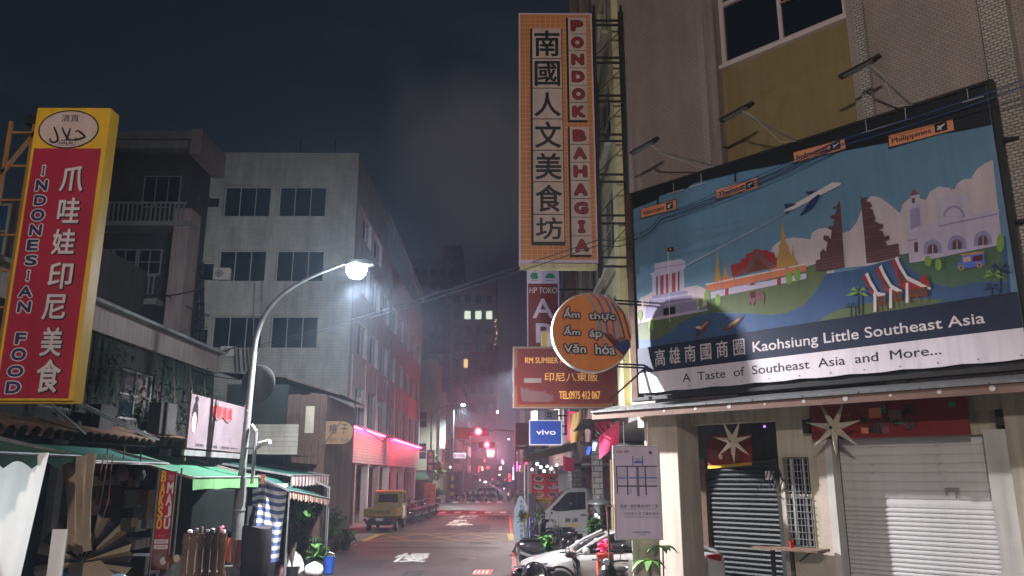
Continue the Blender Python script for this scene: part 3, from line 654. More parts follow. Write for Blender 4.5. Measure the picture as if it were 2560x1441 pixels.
# church
mix([c5(445,868),c5(434,755),c5(445,745),c5(443,600),c5(452,595),c5(448,550),c5(492,540),c5(496,585),c5(500,640),c5(505,690),c5(580,672),c5(576,565),c5(600,558),c5(640,528),c5(665,530),c5(690,545),c5(722,535),c5(728,640),c5(870,612),c5(858,786),c5(700,818),c5(500,860)], 'print_bldg')
A([(445,552),(462,515),(492,542)], 'print_brown2', c5); A([(455,562),(470,560),(470,584),(456,586)], 'print_brown', c5); A([(446,612),(492,602),(498,690),(450,710)], 'print_bldg_sh', c5)
blob(c5, 655, 650, 52, 55, 'print_bldg_sh', 14, 0, 180); blob(c5, 655, 648, 40, 42, 'print_bldg', 14, 0, 180)
A([(585,690),(860,632),(860,640),(585,698)], 'print_bldg_sh', c5); A([(436,760),(480,752),(480,758),(436,767)], 'print_bldg_sh', c5); A([(466,770),(484,768),(486,815),(468,818)], 'print_brown', c5)
for x, yy in ((555,800),(670,780),(793,760)):
    for rx, ry, m in ((44,60,'print_bldg_sh'),(26,40,'print_grey')):
        g.flat([c5(x-rx,yy+28 if ry==60 else yy+26)]+[c5(x-rx*math.cos(math.pi*i/10), yy-(ry-16)*math.sin(math.pi*i/10)) for i in range(11)]+[c5(x+rx,yy+20)], lay(), m)
    g.flat([c5(x-20,yy+26)]+[c5(x-20*math.cos(math.pi*i/10), yy-18*math.sin(math.pi*i/10)) for i in range(11)]+[c5(x+20,yy+20)], lay(), 'print_brown')
    A([(x-2,yy-18),(x+2,yy-18),(x+2,yy+24),(x-2,yy+24)], 'print_bldg', c5)
A([(642,508),(646,508),(646,530),(642,530)], 'print_bldg_sh', c5); A([(636,516),(652,514),(652,518),(636,520)], 'print_bldg_sh', c5)
# long houses with saddle roofs
for dx, dy in ((0,-12+60),(62,25),(0,0)):
    pass
for ax, ay, bx_, by_, w in ((235,925,330,1025,1),(300,890,410,1010,1),(375,850,545,995,1.25)):
    A([(ax-12,ay+8),(ax+12,ay-14),(ax+28,ay+25),(ax+60,ay+80),(bx_,by_-12),(bx_,by_),(ax+45,ay+108),(ax+18,ay+70)], 'print_white', c5)
    A([(ax-14,ay+10),(ax-2,ay-6),(ax+22,ay+45),(ax+58,ay+100),(bx_-8,by_+5),(ax+50,by_+2),(ax+26,by_-12)], 'print_roofred', c5)
    A([(ax+10,ay+22),(ax+24,ay+50),(ax+52,ay+96),(ax+32,by_-20),(ax+14,ay+70)], 'print_brown', c5)
for x, yy in ((272,1040),(348,1020),(440,1000)):
    w = 60 if x < 400 else 90; A([(x,yy-8),(x+w,yy-20),(x+w,yy+25),(x,yy+32)], 'print_ocher', c5); A([(x+6,yy+2),(x+w-5,yy-8),(x+w-5,yy+8),(x+6,yy+16)], 'print_brown', c5)
    for k in range(3): A([(x+4+k*w*.4,yy+28-k*3),(x+9+k*w*.4,yy+28-k*3),(x+9+k*w*.4,yy+62-k*4),(x+4+k*w*.4,yy+62-k*4)], 'print_brown2', c5)
for x, yy in ((282,1052),(356,1035),(434,1010)): A([(x-7,yy-45),(x+6,yy-50),(x+6,yy+46),(x-7,yy+48)], 'print_white', c5)
A([(490,940),(525,925),(545,985),(500,965)], 'print_roofred', c5)
# jeepney
A([(672,868),(690,862),(690,828),(795,815),(802,880),(680,900),(668,892)], 'print_lineblue', c5); A([(688,826),(798,812),(798,822),(688,836)], 'print_gold', c5); A([(700,842),(735,836),(735,860),(700,866)], 'print_skin', c5); A([(745,838),(790,830),(792,856),(745,862)], 'print_signred', c5)
blob(c5, 690, 890, 14, 13, 'print_gold', 10); blob(c5, 776, 878, 14, 13, 'print_gold', 10); blob(c5, 690, 890, 7, 7, 'print_brown', 10); blob(c5, 776, 878, 7, 7, 'print_brown', 10)
# trees and palms
for x, yy in ((533,860),(582,876)): blob(c5, x, yy, 16, 28, 'print_treegreen', 12)
blob(c5, 875, 775, 18, 44, 'print_treegreen', 12)
for x, yy, s_, m in ((205,1010,1,'print_treegreen'),(170,1072,.6,'print_navy'),(878,900,1.1,'print_navy'),(838,985,.8,'print_navy'),(845,925,.9,'print_treegreen')):
    for k, (dx, dy) in enumerate(((-62,8),(-44,-16),(-8,-24),(38,-16),(50,10))):
        A([(x,yy),(x+dx*.5*s_,yy+(dy-12)*s_),(x+dx*s_,yy+dy*s_+6),(x+dx*.5*s_,yy+(dy+4)*s_)], m, c5)
    if m == 'print_navy' or x == 205: A([(x-2,yy),(x+4,yy),(x+8,yy+100*s_),(x-4,yy+102*s_)], 'print_navyband', c5)
# aeroplane
A([(945,312),(960,290),(1020,255),(1110,205),(1180,165),(1240,130),(1240,160),(1170,205),(1100,245),(1010,290)], 'print_white')
mix([c5(0,535),c5(60,500),c5(100,487),c5(122,490),c5(118,500),c5(80,520),c5(20,550),c5(0,562)], 'print_white')
A([(1105,238),(1150,205),(1165,212),(1120,285),(1052,330),(1042,328)], 'print_navy'); A([(1075,190),(1150,180),(1110,205),(1095,208)], 'print_navy'); A([(947,262),(1000,258),(1025,262),(960,292)], 'print_navy'); A([(958,308),(985,300),(975,315),(960,318)], 'print_navy')
A([(365,625),(945,322),(946,325),(367,630)], 'print_cloud')
# black top with steps
mix([(X0,Z1),(X0,c4(55,290)[1]),c4(200,235),c4(215,212),c4(380,165),c4(410,140),c4(640,85),c4(690,70),c4(860,40),c4(1010,10),c5(0,372),c5(110,340),c5(170,330),c5(335,298),c5(430,285),c5(700,240),(X1,c5(822,216)[1]),(X1,Z1)], 'print_ink')
for x, y0_, y1_ in ((204,200,262),(661,55,130)): A([(x-6,y0_),(x+6,y0_-3),(x+6,y1_),(x-6,y1_)], 'print_ink')
# country tags
def tagsign(f, q, s, tx):
    mix([f(*p) for p in q], 'print_ink')
    cx = sum(p[0] for p in q)/4; cy = sum(p[1] for p in q)/4
    mix([f(cx+(p[0]-cx)*.975, cy+(p[1]-cy)*.90) for p in q], 'print_tagorange')
    a, b = f(q[0][0], q[0][1]), f(q[1][0], q[1][1]); d_ = f(q[3][0], q[3][1])
    W_, H_ = b[0]-a[0], abs(a[1]-d_[1])
    z_ = (a[1]+d_[1])/2 ; sl = (b[1]-a[1])/W_
    vs, fs, a0, a1, b0, b1 = text_mesh(s, 0)
    x0_, x1_ = a[0]+W_*.07, a[0]+W_*.66; hh = H_*(.52 if 'p' in s else .42)
    for ox in (0, .004, -.004):
      yy = lay(); g.add([(x0_+ox+(vx-a0)/(a1-a0)*(x1_-x0_), yy, z_+sl*((x0_+(vx-a0)/(a1-a0)*(x1_-x0_))-a[0])-hh*(.62 if 'p' in s else .5)+(vy-b0)/(b1-b0)*hh) for vx, vy in vs], fs, 'print_ink')
    x2, x3 = a[0]+W_*.72, a[0]+W_*.90; zz = z_+sl*W_*.8
    g.rect(x2, zz-H_*.34, x3, zz+H_*.34, lay(), 'print_ink')
    w_ = x3-x2; mx_, mz = (x2+x3)/2, zz
    g.flat([(mx_-w_*.36,mz-H_*.18),(mx_-w_*.2,mz-H_*.16),(mx_+w_*.3,mz+H_*.10),(mx_+w_*.38,mz+H_*.2),(mx_+w_*.2,mz+H_*.18),(mx_-w_*.32,mz-H_*.08)], lay(), 'print_white')
    g.flat([(mx_-w_*.3,mz+H_*.14),(mx_+w_*.05,mz+H_*.10),(mx_+w_*.02,mz-H_*.26),(mx_-w_*.08,mz-H_*.22)], lay(), 'print_white')
tagsign(c4, [(104,350),(316,290),(313,230),(103,292)], 'Vietnam', 0)
tagsign(c4, [(546,242),(799,165),(795,97),(544,182)], 'Thailand', 0)
def cB(x, y): return (x, y)
tagsign(B, [(1986,411),(2118,373),(2114,345),(1984,383)], 'Indonesia', 0)
tagsign(c5, [(346,328),(662,238),(655,181),(344,268)], 'Philippines', 0)
# lower bands
bz = lambda u, v: B(u, v)[1]
nb0, nb1 = c4(85,1115), c5(928,1008); nw0, nw1 = c4(90,1262), c5(958,1178)
mix([(X0+.0,nb0[1]),(X0,nw0[1]),(X1,nw1[1]),(X1,nb1[1])][::-1], 'print_navyband')
yy = lay(); g.flat([(X0,nw0[1]),(X1,nw1[1])][::-1]+[p for p in bot], yy, 'print_banner_white')
def linetext(f, pts, s, m, bold, shear=0):    # pts: baseline-left, baseline-right (crop px), cap height px at left and right
    (ax, ay, ah), (bx_, by_, bh) = pts
    a, b = f[0](ax, ay), f[1](bx_, by_); ha = f[0](ax, ay-ah)[1]-a[1]; hb = f[1](bx_, by_-bh)[1]-b[1]
    vs, fs, a0, a1, b0, b1 = text_mesh(s, 0, shear); cap = .70 if ord(s[0]) < 999 else .80
    for ox, oz in ((0,0),(1,0),(-1,0),(0,1),(0,-1)):
        yy = lay(); out_ = []
        for vx, vy in vs:
            t = (vx-a0)/(a1-a0); out_.append((a[0]+(b[0]-a[0])*t+ox*ha*bold*1.2, yy, a[1]+(b[1]-a[1])*t+(vy/cap)*(ha+(hb-ha)*t)+oz*ha*bold*1.2))
        g.add(out_, fs, m)
linetext((c4,c4), ((190,1212,86),(720,1140,86)), '高 雄 南 國 商 圈', 'print_white', .006)
linetext((c4,c5), ((768,1135,60),(805,1152,52)), 'Kaohsiung Little Southeast Asia', 'print_white', .012)
linetext((c4,c5), ((352,1312,50),(598,1300,45)), 'A  Taste  of  Southeast  Asia  and  More...', 'print_ink', .006)
g.build('printed_artwork', bbt)
# eyelets and clips
e0 = None
for i in range(13):
    x = X0+.08+i*(X1-X0-.16)/12
    if e0 is None: e0 = G().cyl((0,0,0),(0,-.005,0),.012,'rust',n=8).build('eyelet', bbt, loc=(x,-BK-.215,Z0+.05))
    else: inst(e0, bbt, (x,-BK-.215,Z0+.05))
for o in [o for o in bbt.children if o.name.startswith('eyelet')]: o.location.y = LY[0]+.002
def seg(p, q, w=.014):
    a, b = B(*p), B(*q); G().bar((a[0],LY[0]-.02,a[1]),(b[0],LY[0]-.02,b[1]),w,'white_wall').build('light_tube', bbt)
seg((2156,336),(2283,298)); seg((2409,259),(2462,243)); seg((1726,470),(1768,458)); seg((1672,486),(1712,476))
for p, q in (((2167,303),(2170,331)),((2265,272),(2268,301)),((2420,224),(2424,256)),((1687,460),(1688,480)),((1756,436),(1757,460))):
    a, b = B(*p), B(*q); G().bar((a[0],LY[0]-.02,a[1]),(b[0],LY[0]-.02,b[1]),.010,'white_wall').build('tube_hanger', bbt)
# three floodlights on arms
def flood(s, k, z, s2, z2, label):
    t = thing('floodlight', label, 'floodlight', R.w(s,k,z), R.rz, 'billboard floodlights on arms')
    g = G(); g.box(-.36,-.07,-.015,.30,.07,.035,'black_metal'); g.box(.30,-.05,-.005,.38,.05,.05,'black_metal'); o = g.build('housing', t, bevel=.008); o.rotation_euler = (0, math.radians(-10), 0)
    g = G(); g.box(-.30,-.06,-.024,.24,.06,-.016,'grey_wall'); o = g.build('lens', t); o.rotation_euler = (0, math.radians(-10), 0)
    e_ = (s2-s, k-.33, z2-z)
    G().tube([(.12,0,.0),(.2,.1,-.12),(e_[0]-.1,e_[1]-.05,e_[2]+.06),e_],.018,'galv').build('arm', t)
    G().tube([(.16,0,0),(.32,.15,-.2),(e_[0]-.3,e_[1]-.15,e_[2]+.03),e_],.006,'white_wall').build('cable', t)
flood(1.40,1.15,9.62,2.62,9.03,'left black floodlight over the billboard, above the Vietnam tag')
flood(3.62,1.15,9.64,4.45,9.03,'middle black floodlight over the billboard, against the mustard wall')
flood(6.02,1.15,9.66,6.60,9.03,'right black floodlight over the billboard, beside the pale pilaster')
# ================================================================== SIGNS ON THE RIGHT
def signbox(t, x0, z0, x1, z1, th, face, side='white_wall', fw=.05):
    G().box(x0, 0, z0, x1, th, z1, side).build('housing', t, bevel=.008)
    return G().rect(x0+fw, z0+fw, x1-fw, z1-fw, -.004, face).build('face', t)
# tall tiled sign
S = Fr(0, 17, 0)
t = S.thing('tall_sign', 'tall vertical orange-tiled sign spelling PONDOK BAHAGIA beside large dark Chinese characters', 'sign')
G().box(.29, 0, 7.36, 2.08, .32, 13.71, 'print_lilac').build('housing', t)
G().box(.31, .02, 7.26, 2.06, .30, 7.355, 'cream_yellow').build('bottom_tray', t)
G().rect(.33, 7.44, 2.04, 13.66, -.004, 'print_orange').build('face', t)
g = G()
n = 52
for i in range(n+1): z = 7.44+(13.66-7.44)*i/n; g.rect(.33, z-.008, 2.04, z+.008, -.0058, 'print_tileline')
for i in range(15): x = .33+(2.04-.33)*i/14; g.rect(x-.008, 7.44, x+.008, 13.66, -.0072, 'print_tileline')
g.build('tile_joints', t)
def xz(u, v): p = S.p(u, v); return p
g = G(); a = xz(1323,72); b = xz(1415,614)
a0 = xz(1333,72); g.rect(a[0]+.02, b[1], xz(1413,600)[0], a[1], -.010, 'print_ink')
g.build('panel_shadow', t)
edges = [72,148,222,299,377,456,537,606]
chars = '南國人文美食坊'
pan = G(); let = G()
x0_, x1_ = xz(1332,300)[0], xz(1406,300)[0]
for i, ch in enumerate(chars):
    zt = xz(1370,edges[i])[1]; zb = xz(1370,edges[i+1])[1]
    pn = G().box(x0_, -.035, zb+.012, x1_, -.011, zt-.012, 'print_pinkwhite').build('panel', t)
    m_ = .06*(zt-zb)
    if ch == '人': G().text(ch, x0_+.05, zb+.08, x1_-.05, zt-.12, -.0365, 'print_ink', .022).build('character', pn)
    else: G().text(ch, x0_+.06, zb+.07, x1_-.05, zt-.08, -.0365, 'print_ink', .022).build('character', pn)
def letters(word, u0, u1, v0, v1):
    xa, xb = xz(u0,(v0+v1)/2)[0], xz(u1,(v0+v1)/2)[0]; zt, zb = xz(u0,v0)[1], xz(u0,v1)[1]
    G().rect(xa-.05, zb-.05, xb-.01, zt+.0, -.010, 'print_ink').build('panel_shadow', t)
    for i, ch in enumerate(word):
        a_ = zt+(zb-zt)*i/len(word); b_ = zt+(zb-zt)*(i+1)/len(word)
        pn = G().box(xa, -.035, b_+.008, xb, -.011, a_-.008, 'print_pinkwhite').build('panel', t)
        w = (xb-xa); hh = a_-b_; k = .5 if ch != 'I' else .2
        gg = G(); gg.olt(ch, xa+w*(.5-k*.58), b_+hh*.22, xa+w*(.5+k*.58), a_-hh*.24, -.0362, 'print_ink', 'print_letter_red', .018, .05); gg.build('letter', pn)
letters('PONDOK', 1422, 1467, 45, 302); letters('BAHAGIA', 1427, 1476, 318, 638)
t2 = t
for x, y in ((2.14,.05),(2.14,.30),(2.80,.05),(2.80,.32)): G().box(x-.03, y-.03, 7.1, x+.03, y+.03, 13.95, 'black_metal').build('post', t2)
for i in range(7):
    z = 7.3+i*1.02
    for dz, y in ((0,.05),(.28,.30)): G().bar((2.14,y,z+dz),(2.80,y,z+dz),.045,'black_metal').build('rung', t2)
for i in range(6): G().bar((2.14,.32,7.6+i*1.02),(2.80,.32,8.3+i*1.02),.02,'rust').build('brace', t2)
# round sign
S = Fr(0, 16.5, 0); c = S.p(1480,830); r_ = .87
t = thing('round_sign', 'round orange sign with Vietnamese words and coloured stripes', 'sign', (c[0],16.5,c[1]), math.radians(6))
g = G(); g.lathe([(0,.22),(r_*.97,.22),(r_,.2),(r_,.0),(r_*.985,-.012),(r_*.965,-.002)], (0,0,0), 'white_wall', 56, ax='y'); g.build('housing', t, smooth=True)
G().disc(0,0,r_*.968,r_*.968,-.006,'print_round_orange',56).build('face', t)
g = G(); k = r_/1.04*.0097*.87   # art traced from the photo, centred
def cr_(x, y): return ((x-712)/350*r_, -(y-640)/338*r_)
def stripe(pts, w, m, y):
    L_ = [cr_(x-w,yy) for x, yy in pts]; R_ = [cr_(x+w,yy) for x, yy in pts]
    g.flat(L_+R_[::-1], y, m)
for j, (sx, m) in enumerate(((0,'print_stripe'),(72,'print_stripe2'),(145,'print_stripe2'),(208,'print_stripe'))):
    stripe([(640+sx*1.0,308+sx*.03),(700+sx*.95,360),(745+sx*.92,440),(775+sx*.85,540),(795+sx*.75,640),(830+sx*.6,680)], 11, m, -.008-j*.0015)
for j, (sx) in enumerate((0, 45)): stripe([(890+sx*1.2,385+sx*.7),(945+sx*1.1,480),(975+sx,580),(1000+sx,690)], 9, 'print_brown', -.0145-j*.0015)
g.flat([cr_(*p) for p in ((800,640),(930,700),(985,690),(1040,700),(1050,760),(985,838),(900,760))], -.0178, 'print_navy'); g.flat([cr_(*p) for p in ((800,640),(840,650),(935,725),(900,755))], -.0192, 'print_signred')
g.flat([cr_(*p) for p in ((815,650),(880,655),(925,705),(905,715))], -.0206, 'print_ocher'); g.disc(*cr_(968,700), .09, .06, -.022, 'print_brown2', 12)
stripe([(760,560),(800,700),(990,880)], 7, 'print_stripe', -.0164); g.build('print', t)
g = G()
for word, x0, x1, yb, yt in (('Ẩm',455,612,530,430),('thực',680,925,555,470),('Ấm',455,612,675,585),('áp',680,800,710,615),('Văn',455,660,825,740),('hóa',730,915,835,738)):
    a = cr_(x0, yb); b = cr_(x1, yt)
    g.olt(word, a[0]+.02, a[1]+.02, b[0]-.02, b[1]-.02, -.026, 'print_ink', 'print_white', .030, .02)
g.build('lettering', t)
t = S.thing('sign_bracket', 'steel brackets tying the round sign to the corner post', 'bracket')
for z in (6.42,6.35,5.02,4.96): G().bar((2.35,.12,z),(2.98,.30,z),.035,'black_metal').build('arm', t)
G().bar((2.2,.3,4.25),(2.98,.3,4.93),.04,'black_metal').build('brace', t)
# red restaurant sign
S = Fr(0, 20, 0)
t = S.thing('restaurant_sign', 'red and orange restaurant lightbox with a dark boat and a telephone number', 'sign')
G().box(.17, 0, 4.35, 2.70, .22, 5.94, 'print_sign_frame_grey').build('housing', t, bevel=.01)
def rs(x, y): return S.p(1270+x/3.4314, 640+y/3.4310)
G().rect(.21, 4.39, 2.66, 5.90, -.004, 'print_ocher').build('face', t)
g = G(); g.flat([rs(*p) for p in ((80,797),(400,797),(1000,780),(1000,1262),(80,1275),(80,1110),(55,1110),(55,960),(80,960))], -.006, 'print_signred')
g.rect(*rs(138,1088), *rs(287,1048), -.008, 'print_sign_frame_grey')
g.flat([rs(*p) for p in ((105,1122),(150,1140),(165,1125),(185,1150),(230,1155),(300,1165),(310,1150),(325,1175),(360,1190),(390,1195),(385,1240),(340,1250),(200,1252),(120,1245),(112,1200))], -.008, 'print_brown')
def rt(s, x0, y0, x1, y1, m, b=0): a = rs(x0, y0); c_ = rs(x1, y1); g.text(s, a[0], a[1], c_[0], c_[1], -.0085, m, b)
rt('RM SUMBER A', 148, 920, 480, 870, 'print_gold_text', .008); rt('印尼八東飯', 315, 1075, 768, 1000, 'print_gold_text', .006); rt('TEL:0975 412 067', 440, 1226, 788, 1160, 'print_gold_text', .015)
g.build('lettering', t)
G().bar((2.7,.1,5.5),(2.84,.1,5.5),.05,'black_metal').build('bracket', t); G().bar((2.7,.1,4.8),(2.84,.1,4.8),.05,'black_metal').build('bracket', t)
# small yellow box behind
S = Fr(0, 21.5, 0); a = S.p(1352,830); b = S.p(1376,866)
t = S.thing('small_lightbox', 'small yellow and white lightbox peeking above the red restaurant sign', 'sign'); G().box(a[0],0,b[1],b[0]+.6,.2,a[1],'print_white').build('housing', t); G().rect(a[0]+.04,b[1],a[0]+.16,a[1],-.004,'print_yellow').build('face', t)
# phone shop tall sign
S = Fr(0, 23, 0)
t = S.thing('phone_shop_sign', 'dark red vertical phone shop sign reading HP TOKO AB with green marks on top', 'sign')
G().box(.63, 0, 5.6, 1.60, .22, 8.86, 'print_lilac').build('housing', t); G().rect(.66,5.6,1.56,8.36,-.004,'print_deepred').build('face', t)
g = G(); ax, az = .86, 8.60
g.disc(ax-.045, az, .085, .105, -.006, 'print_teal', 16); g.disc(ax+.045, az, .085, .105, -.0074, 'print_teal', 16); g.disc(ax+.135, az+.02, .045, .05, -.0088, 'print_lilac', 12); g.flat([(ax,az+.11),(ax+.05,az+.15),(ax+.06,az+.19),(ax+.01,az+.15)], -.0088, 'print_teal')
g.disc(1.33, 8.53, .15, .15, -.006, 'print_teal', 16, 0, math.pi); g.rect(.76,8.45,.96,8.47,-.006,'print_grey'); g.rect(1.2,8.45,1.46,8.47,-.006,'print_grey')
g.text('HP TOKO', .70, 8.06, 1.53, 8.24, -.006, 'print_white', .01, .1); g.text('A', .80, 7.30, 1.42, 7.88, -.006, 'print_lilac', .015); g.text('B', .90, 6.56, 1.40, 7.12, -.006, 'print_lilac', .02); g.text('I', 1.05, 5.85, 1.2, 6.4, -.006, 'print_lilac', .02)
g.build('lettering', t)
for z in (6.2, 8.2): G().bar((1.6,.1,z),(2.84,.1,z),.05,'black_metal').build('bracket', t)
for x in (1.75, 2.1): G().bar((x,.1,6.2),(x,.1,8.9),.03,'rust').build('upright', t)
# blue phone sign
S = Fr(0, 27, 0)
t = S.thing('blue_lightbox_sign', 'blue rectangular lightbox with a white border reading vivo', 'sign')
a = S.p(1323,1113); b = S.p(1405,1050); G().box(a[0],0,a[1],b[0],.18,b[1],mat('lit_white',(.75,.75,.8),.4,0,emit=.35,ecol=(.8,.82,.95))).build('housing', t, bevel=.008)
G().rect(a[0]+.035,a[1]+.035,b[0]-.035,b[1]-.035,-.004,'print_blue').build('face', t)
w_ = b[0]-a[0]; h_ = b[1]-a[1]; G().text('vivo', a[0]+w_*.22, a[1]+h_*.42, a[0]+w_*.80, a[1]+h_*.61, -.006, mat('lit_letter',(.8,.8,.85),.4,0,emit=.55,ecol=(.85,.88,1.0)), .03).build('lettering', t)
G().bar((b[0],.1,b[1]-.2),(2.9,.1,b[1]-.2),.05,'black_metal').build('bracket', t)
# more signs down the street
def simple_sign(Y, u0, v0, u1, v1, face, label, txts=(), side='white_wall', th=.15, vert=False, wallx=2.9):
    S = Fr(0, Y, 0); a = S.p(u0, v1); b = S.p(u1, v0)
    t = S.thing('shop_sign', label, 'sign'); G().box(a[0],0,a[1],b[0],th,b[1],side).build('housing', t)
    e_ = min(.04,(b[0]-a[0])*.06); G().rect(a[0]+e_,a[1]+e_,b[0]-e_,b[1]-e_,-.006,face).build('face', t)
    if txts:
        g = G(); w, h = b[0]-a[0], b[1]-a[1]
        for s, fx0, fz0, fx1, fz1, m in txts: g.text(s, a[0]+w*fx0, a[1]+h*fz0, a[0]+w*fx1, a[1]+h*fz1, -.012, m, .015)
        g.build('lettering', t)
    if wallx and wallx > b[0]: G().bar((b[0],.07,(a[1]+b[1])/2),(wallx,.07,(a[1]+b[1])/2),.05,'black_metal').build('bracket', t)
    return t
simple_sign(31, 1345, 1026, 1396, 1052, 'print_lilac', 'grey-white sign with a dark red character just above the blue sign', [('洪', .3,.1,.7,.9,'print_brown')])
simple_sign(31.5, 1328, 1028, 1343, 1050, 'white_glow', 'small bright white lightbox left of the grey-white sign', wallx=None, side='white_glow')
simple_sign(33, 1289, 1057, 1322, 1113, 'print_deepred', 'dark red square sign hanging left of the blue sign', [('中', .3,.5,.7,.8,'print_brown')], side='print_brown')
simple_sign(36, 1291, 1116, 1322, 1124, 'print_ocher', 'thin orange sign below the dark red square sign', side='print_ocher')
S = Fr(0, 34, 0); c = S.p(1323,1134); t = thing('round_shop_sign', 'dull round shop sign above the food stall awning', 'sign', (c[0],34,c[1])); G().lathe([(0,.12),(.27,.12),(.27,0),(0,0)],(0,0,0),'print_grey',24,ax='y').build('housing',t); G().text('太山',-.16,-.05,.16,.07,-.004,'print_ink').build('lettering',t)
S = Fr(0, 37, 0); c = S.p(1346,1125); t = thing('round_emblem_sign', 'small round red and white emblem sign above the stall awning', 'sign', (c[0],37,c[1])); G().lathe([(0,.1),(.24,.1),(.24,0),(0,0)],(0,0,0),'print_wallorange',24,ax='y').build('housing',t); G().disc(0,0,.13,.13,-.004,'print_white',16).build('face',t)

# ================================================================== RIGHT STREET FURNITURE
# map board on the stand beside the pillar
MB = Fr(2.17, 16.0, 0)
t = thing('map_board', 'pale lilac street map poster in a white frame hung left of the beige pillar', 'poster', (2.17,15.9,0))
pw, z0, z1 = .86, 1.50, 3.25
G().box(-.04, 0, z0-.03, pw+.04, .05, z1+.03, 'white_wall').build('frame', t, bevel=.006)
G().rect(0,z0,pw,z1,-.004,'print_lilac').build('sheet', t)
g = G(); H_ = z1-z0
def mp_(x, y): return ((x-195)/322*pw, z1-(y-445)/688*H_)
def mrect(x0,y0,x1,y1,m,yy): a = mp_(x0,y1); b = mp_(x1,y0); g.rect(a[0],a[1],b[0],b[1],yy,m)
mrect(205,588,508,600,'print_grey',-.006); mrect(208,738,505,748,'print_ink',-.0064); mrect(202,590,210,800,'print_ink',-.0076)
for x in (283,418): mrect(x-4,590,x+5,812,'print_ink',-.0076)
mrect(351,596,370,818,'print_grey',-.0076); mrect(325,515,331,590,'print_ink',-.0076); mrect(398,515,404,590,'print_ink',-.0076); mrect(340,552,397,570,'print_lineblue',-.006); mrect(215,676,505,686,'print_lineblue',-.0088)
mrect(280,839,435,843,'print_white',-.006)
for i in range(9): mrect(216,612+i*13,272,614+i*13,'print_grey',-.006); mrect(378,612+i*14,410,614+i*14,'print_grey',-.006); mrect(430,612+i*12,496,614+i*12,'print_grey',-.006); mrect(296,760+i*5,312,762+i*5,'print_grey',-.006)
for s, x0,y0,x1,y1,m in (('這是一個你看來回不了家',222,905,503,880,'print_ink'),('A friend Migrant Can Love There',228,924,505,909,'print_grey'),('凡在此人去了還此地方',250,960,508,938,'print_ink'),('Its Lovable Community Feel Here',255,982,508,967,'print_grey'),('台灣新住民發展協會',305,1092,440,1080,'print_navy'),('小東南亞',340,1108,403,1097,'print_lineblue'),('南國',350,545,385,533,'print_ink')):
    a = mp_(x0,y0); b = mp_(x1,y1); g.text(s,a[0],a[1],b[0],b[1],-.0062,m,.008)
a = mp_(205,490); b = mp_(300,470); g.text('Little SEA', a[0],a[1],b[0],b[1],-.0062,'print_letter_red',.02,.3); g.disc(*mp_(462,488),.035,.035,-.0062,'print_brown',8)
g.build('print', t)
for x in (.2,.68): G().tube([(x,.03,z1+.03),(x,.03,z1+.5)],.008,'galv').build('hanger', t)
G().box(.30,.06,0.03,.36,.10,1.47,'white_wall').build('post', t)
G().box(.36,.1,.03,.84,.14,1.6,'cream').build('back_panel', t)
# bent pipe holder at left of the board
tag(G().tube([(2.02,15.95,1.0),(2.0,15.95,2.0),(1.98,15.95,2.1),(2.1,15.95,2.12)],.022,'rust').build('bent_pipe'), 'bent rusty pipe standing against the lower left of the map board', 'pipe')
# leafy plants helper
def leaves(g, c, rad, n, m, size=.12, flat=.5, up=.3, rng=random):
    for i in range(n):
        while True:
            p = Vector((rng.uniform(-1,1), rng.uniform(-1,1), rng.uniform(-1,1)))
            if p.length < 1: break
        p = Vector((c[0]+p.x*rad[0], c[1]+p.y*rad[1], c[2]+p.z*rad[2]))
        d = Vector((rng.uniform(-1,1), rng.uniform(-1,1), rng.uniform(-.6,.6)+up)).normalized()
        s = d.cross(Vector((rng.uniform(-.3,.3),rng.uniform(-.3,.3),1))).normalized(); L_ = size*rng.uniform(.6,1.3); w = L_*flat*.5
        a = p; b = p+d*L_*.5+s*w; c_ = p+d*L_-Vector((0,0,L_*.25)); e_ = p+d*L_*.5-s*w; mid = p+d*L_*.5-Vector((0,0,w*.3))
        g.add([a,b,c_,e_,mid],[(0,1,4),(1,2,4),(2,3,4),(3,0,4)], m)
def plant(loc, label, rad, n, size=.14, flat=.5, pot='plastic_black', potr=.15, poth=.25, mats=('leaf','leaf_light','leaf_dark'), zc=None, stems=5, group=None):
    t = thing('potted_plant', label, 'plant', loc, random.random()*6, group)
    if pot: G().lathe([(0,.0),(potr*.75,.0),(potr,poth),(potr*1.08,poth),(potr*.95,poth-.02),(0,poth-.04)],(0,0,0),pot,16).build('pot', t, smooth=True)
    zc = zc or poth+rad[2]*.9
    g = G()
    for i in range(stems):
        a = random.random()*6.3; r = rad[0]*.6; g.tube([(0,0,poth-.05),(r*.4*math.cos(a),r*.4*math.sin(a),zc*.7),(r*math.cos(a),r*math.sin(a),zc+rad[2]*.4)],.012,'stem',5)
    g.build('stem', t)
    g = G(); clumps = max(3, n//60)
    for k in range(clumps):
        a = random.random()*6.3; rr = random.random()*.75; cc = (rad[0]*rr*math.cos(a), rad[1]*rr*math.sin(a), zc+rad[2]*random.uniform(-.6,.6))
        leaves(g, cc, (rad[0]*.42,rad[1]*.42,rad[2]*.42), n//clumps, mats[k % len(mats)], size, flat)
    g.build('foliage', t); return t
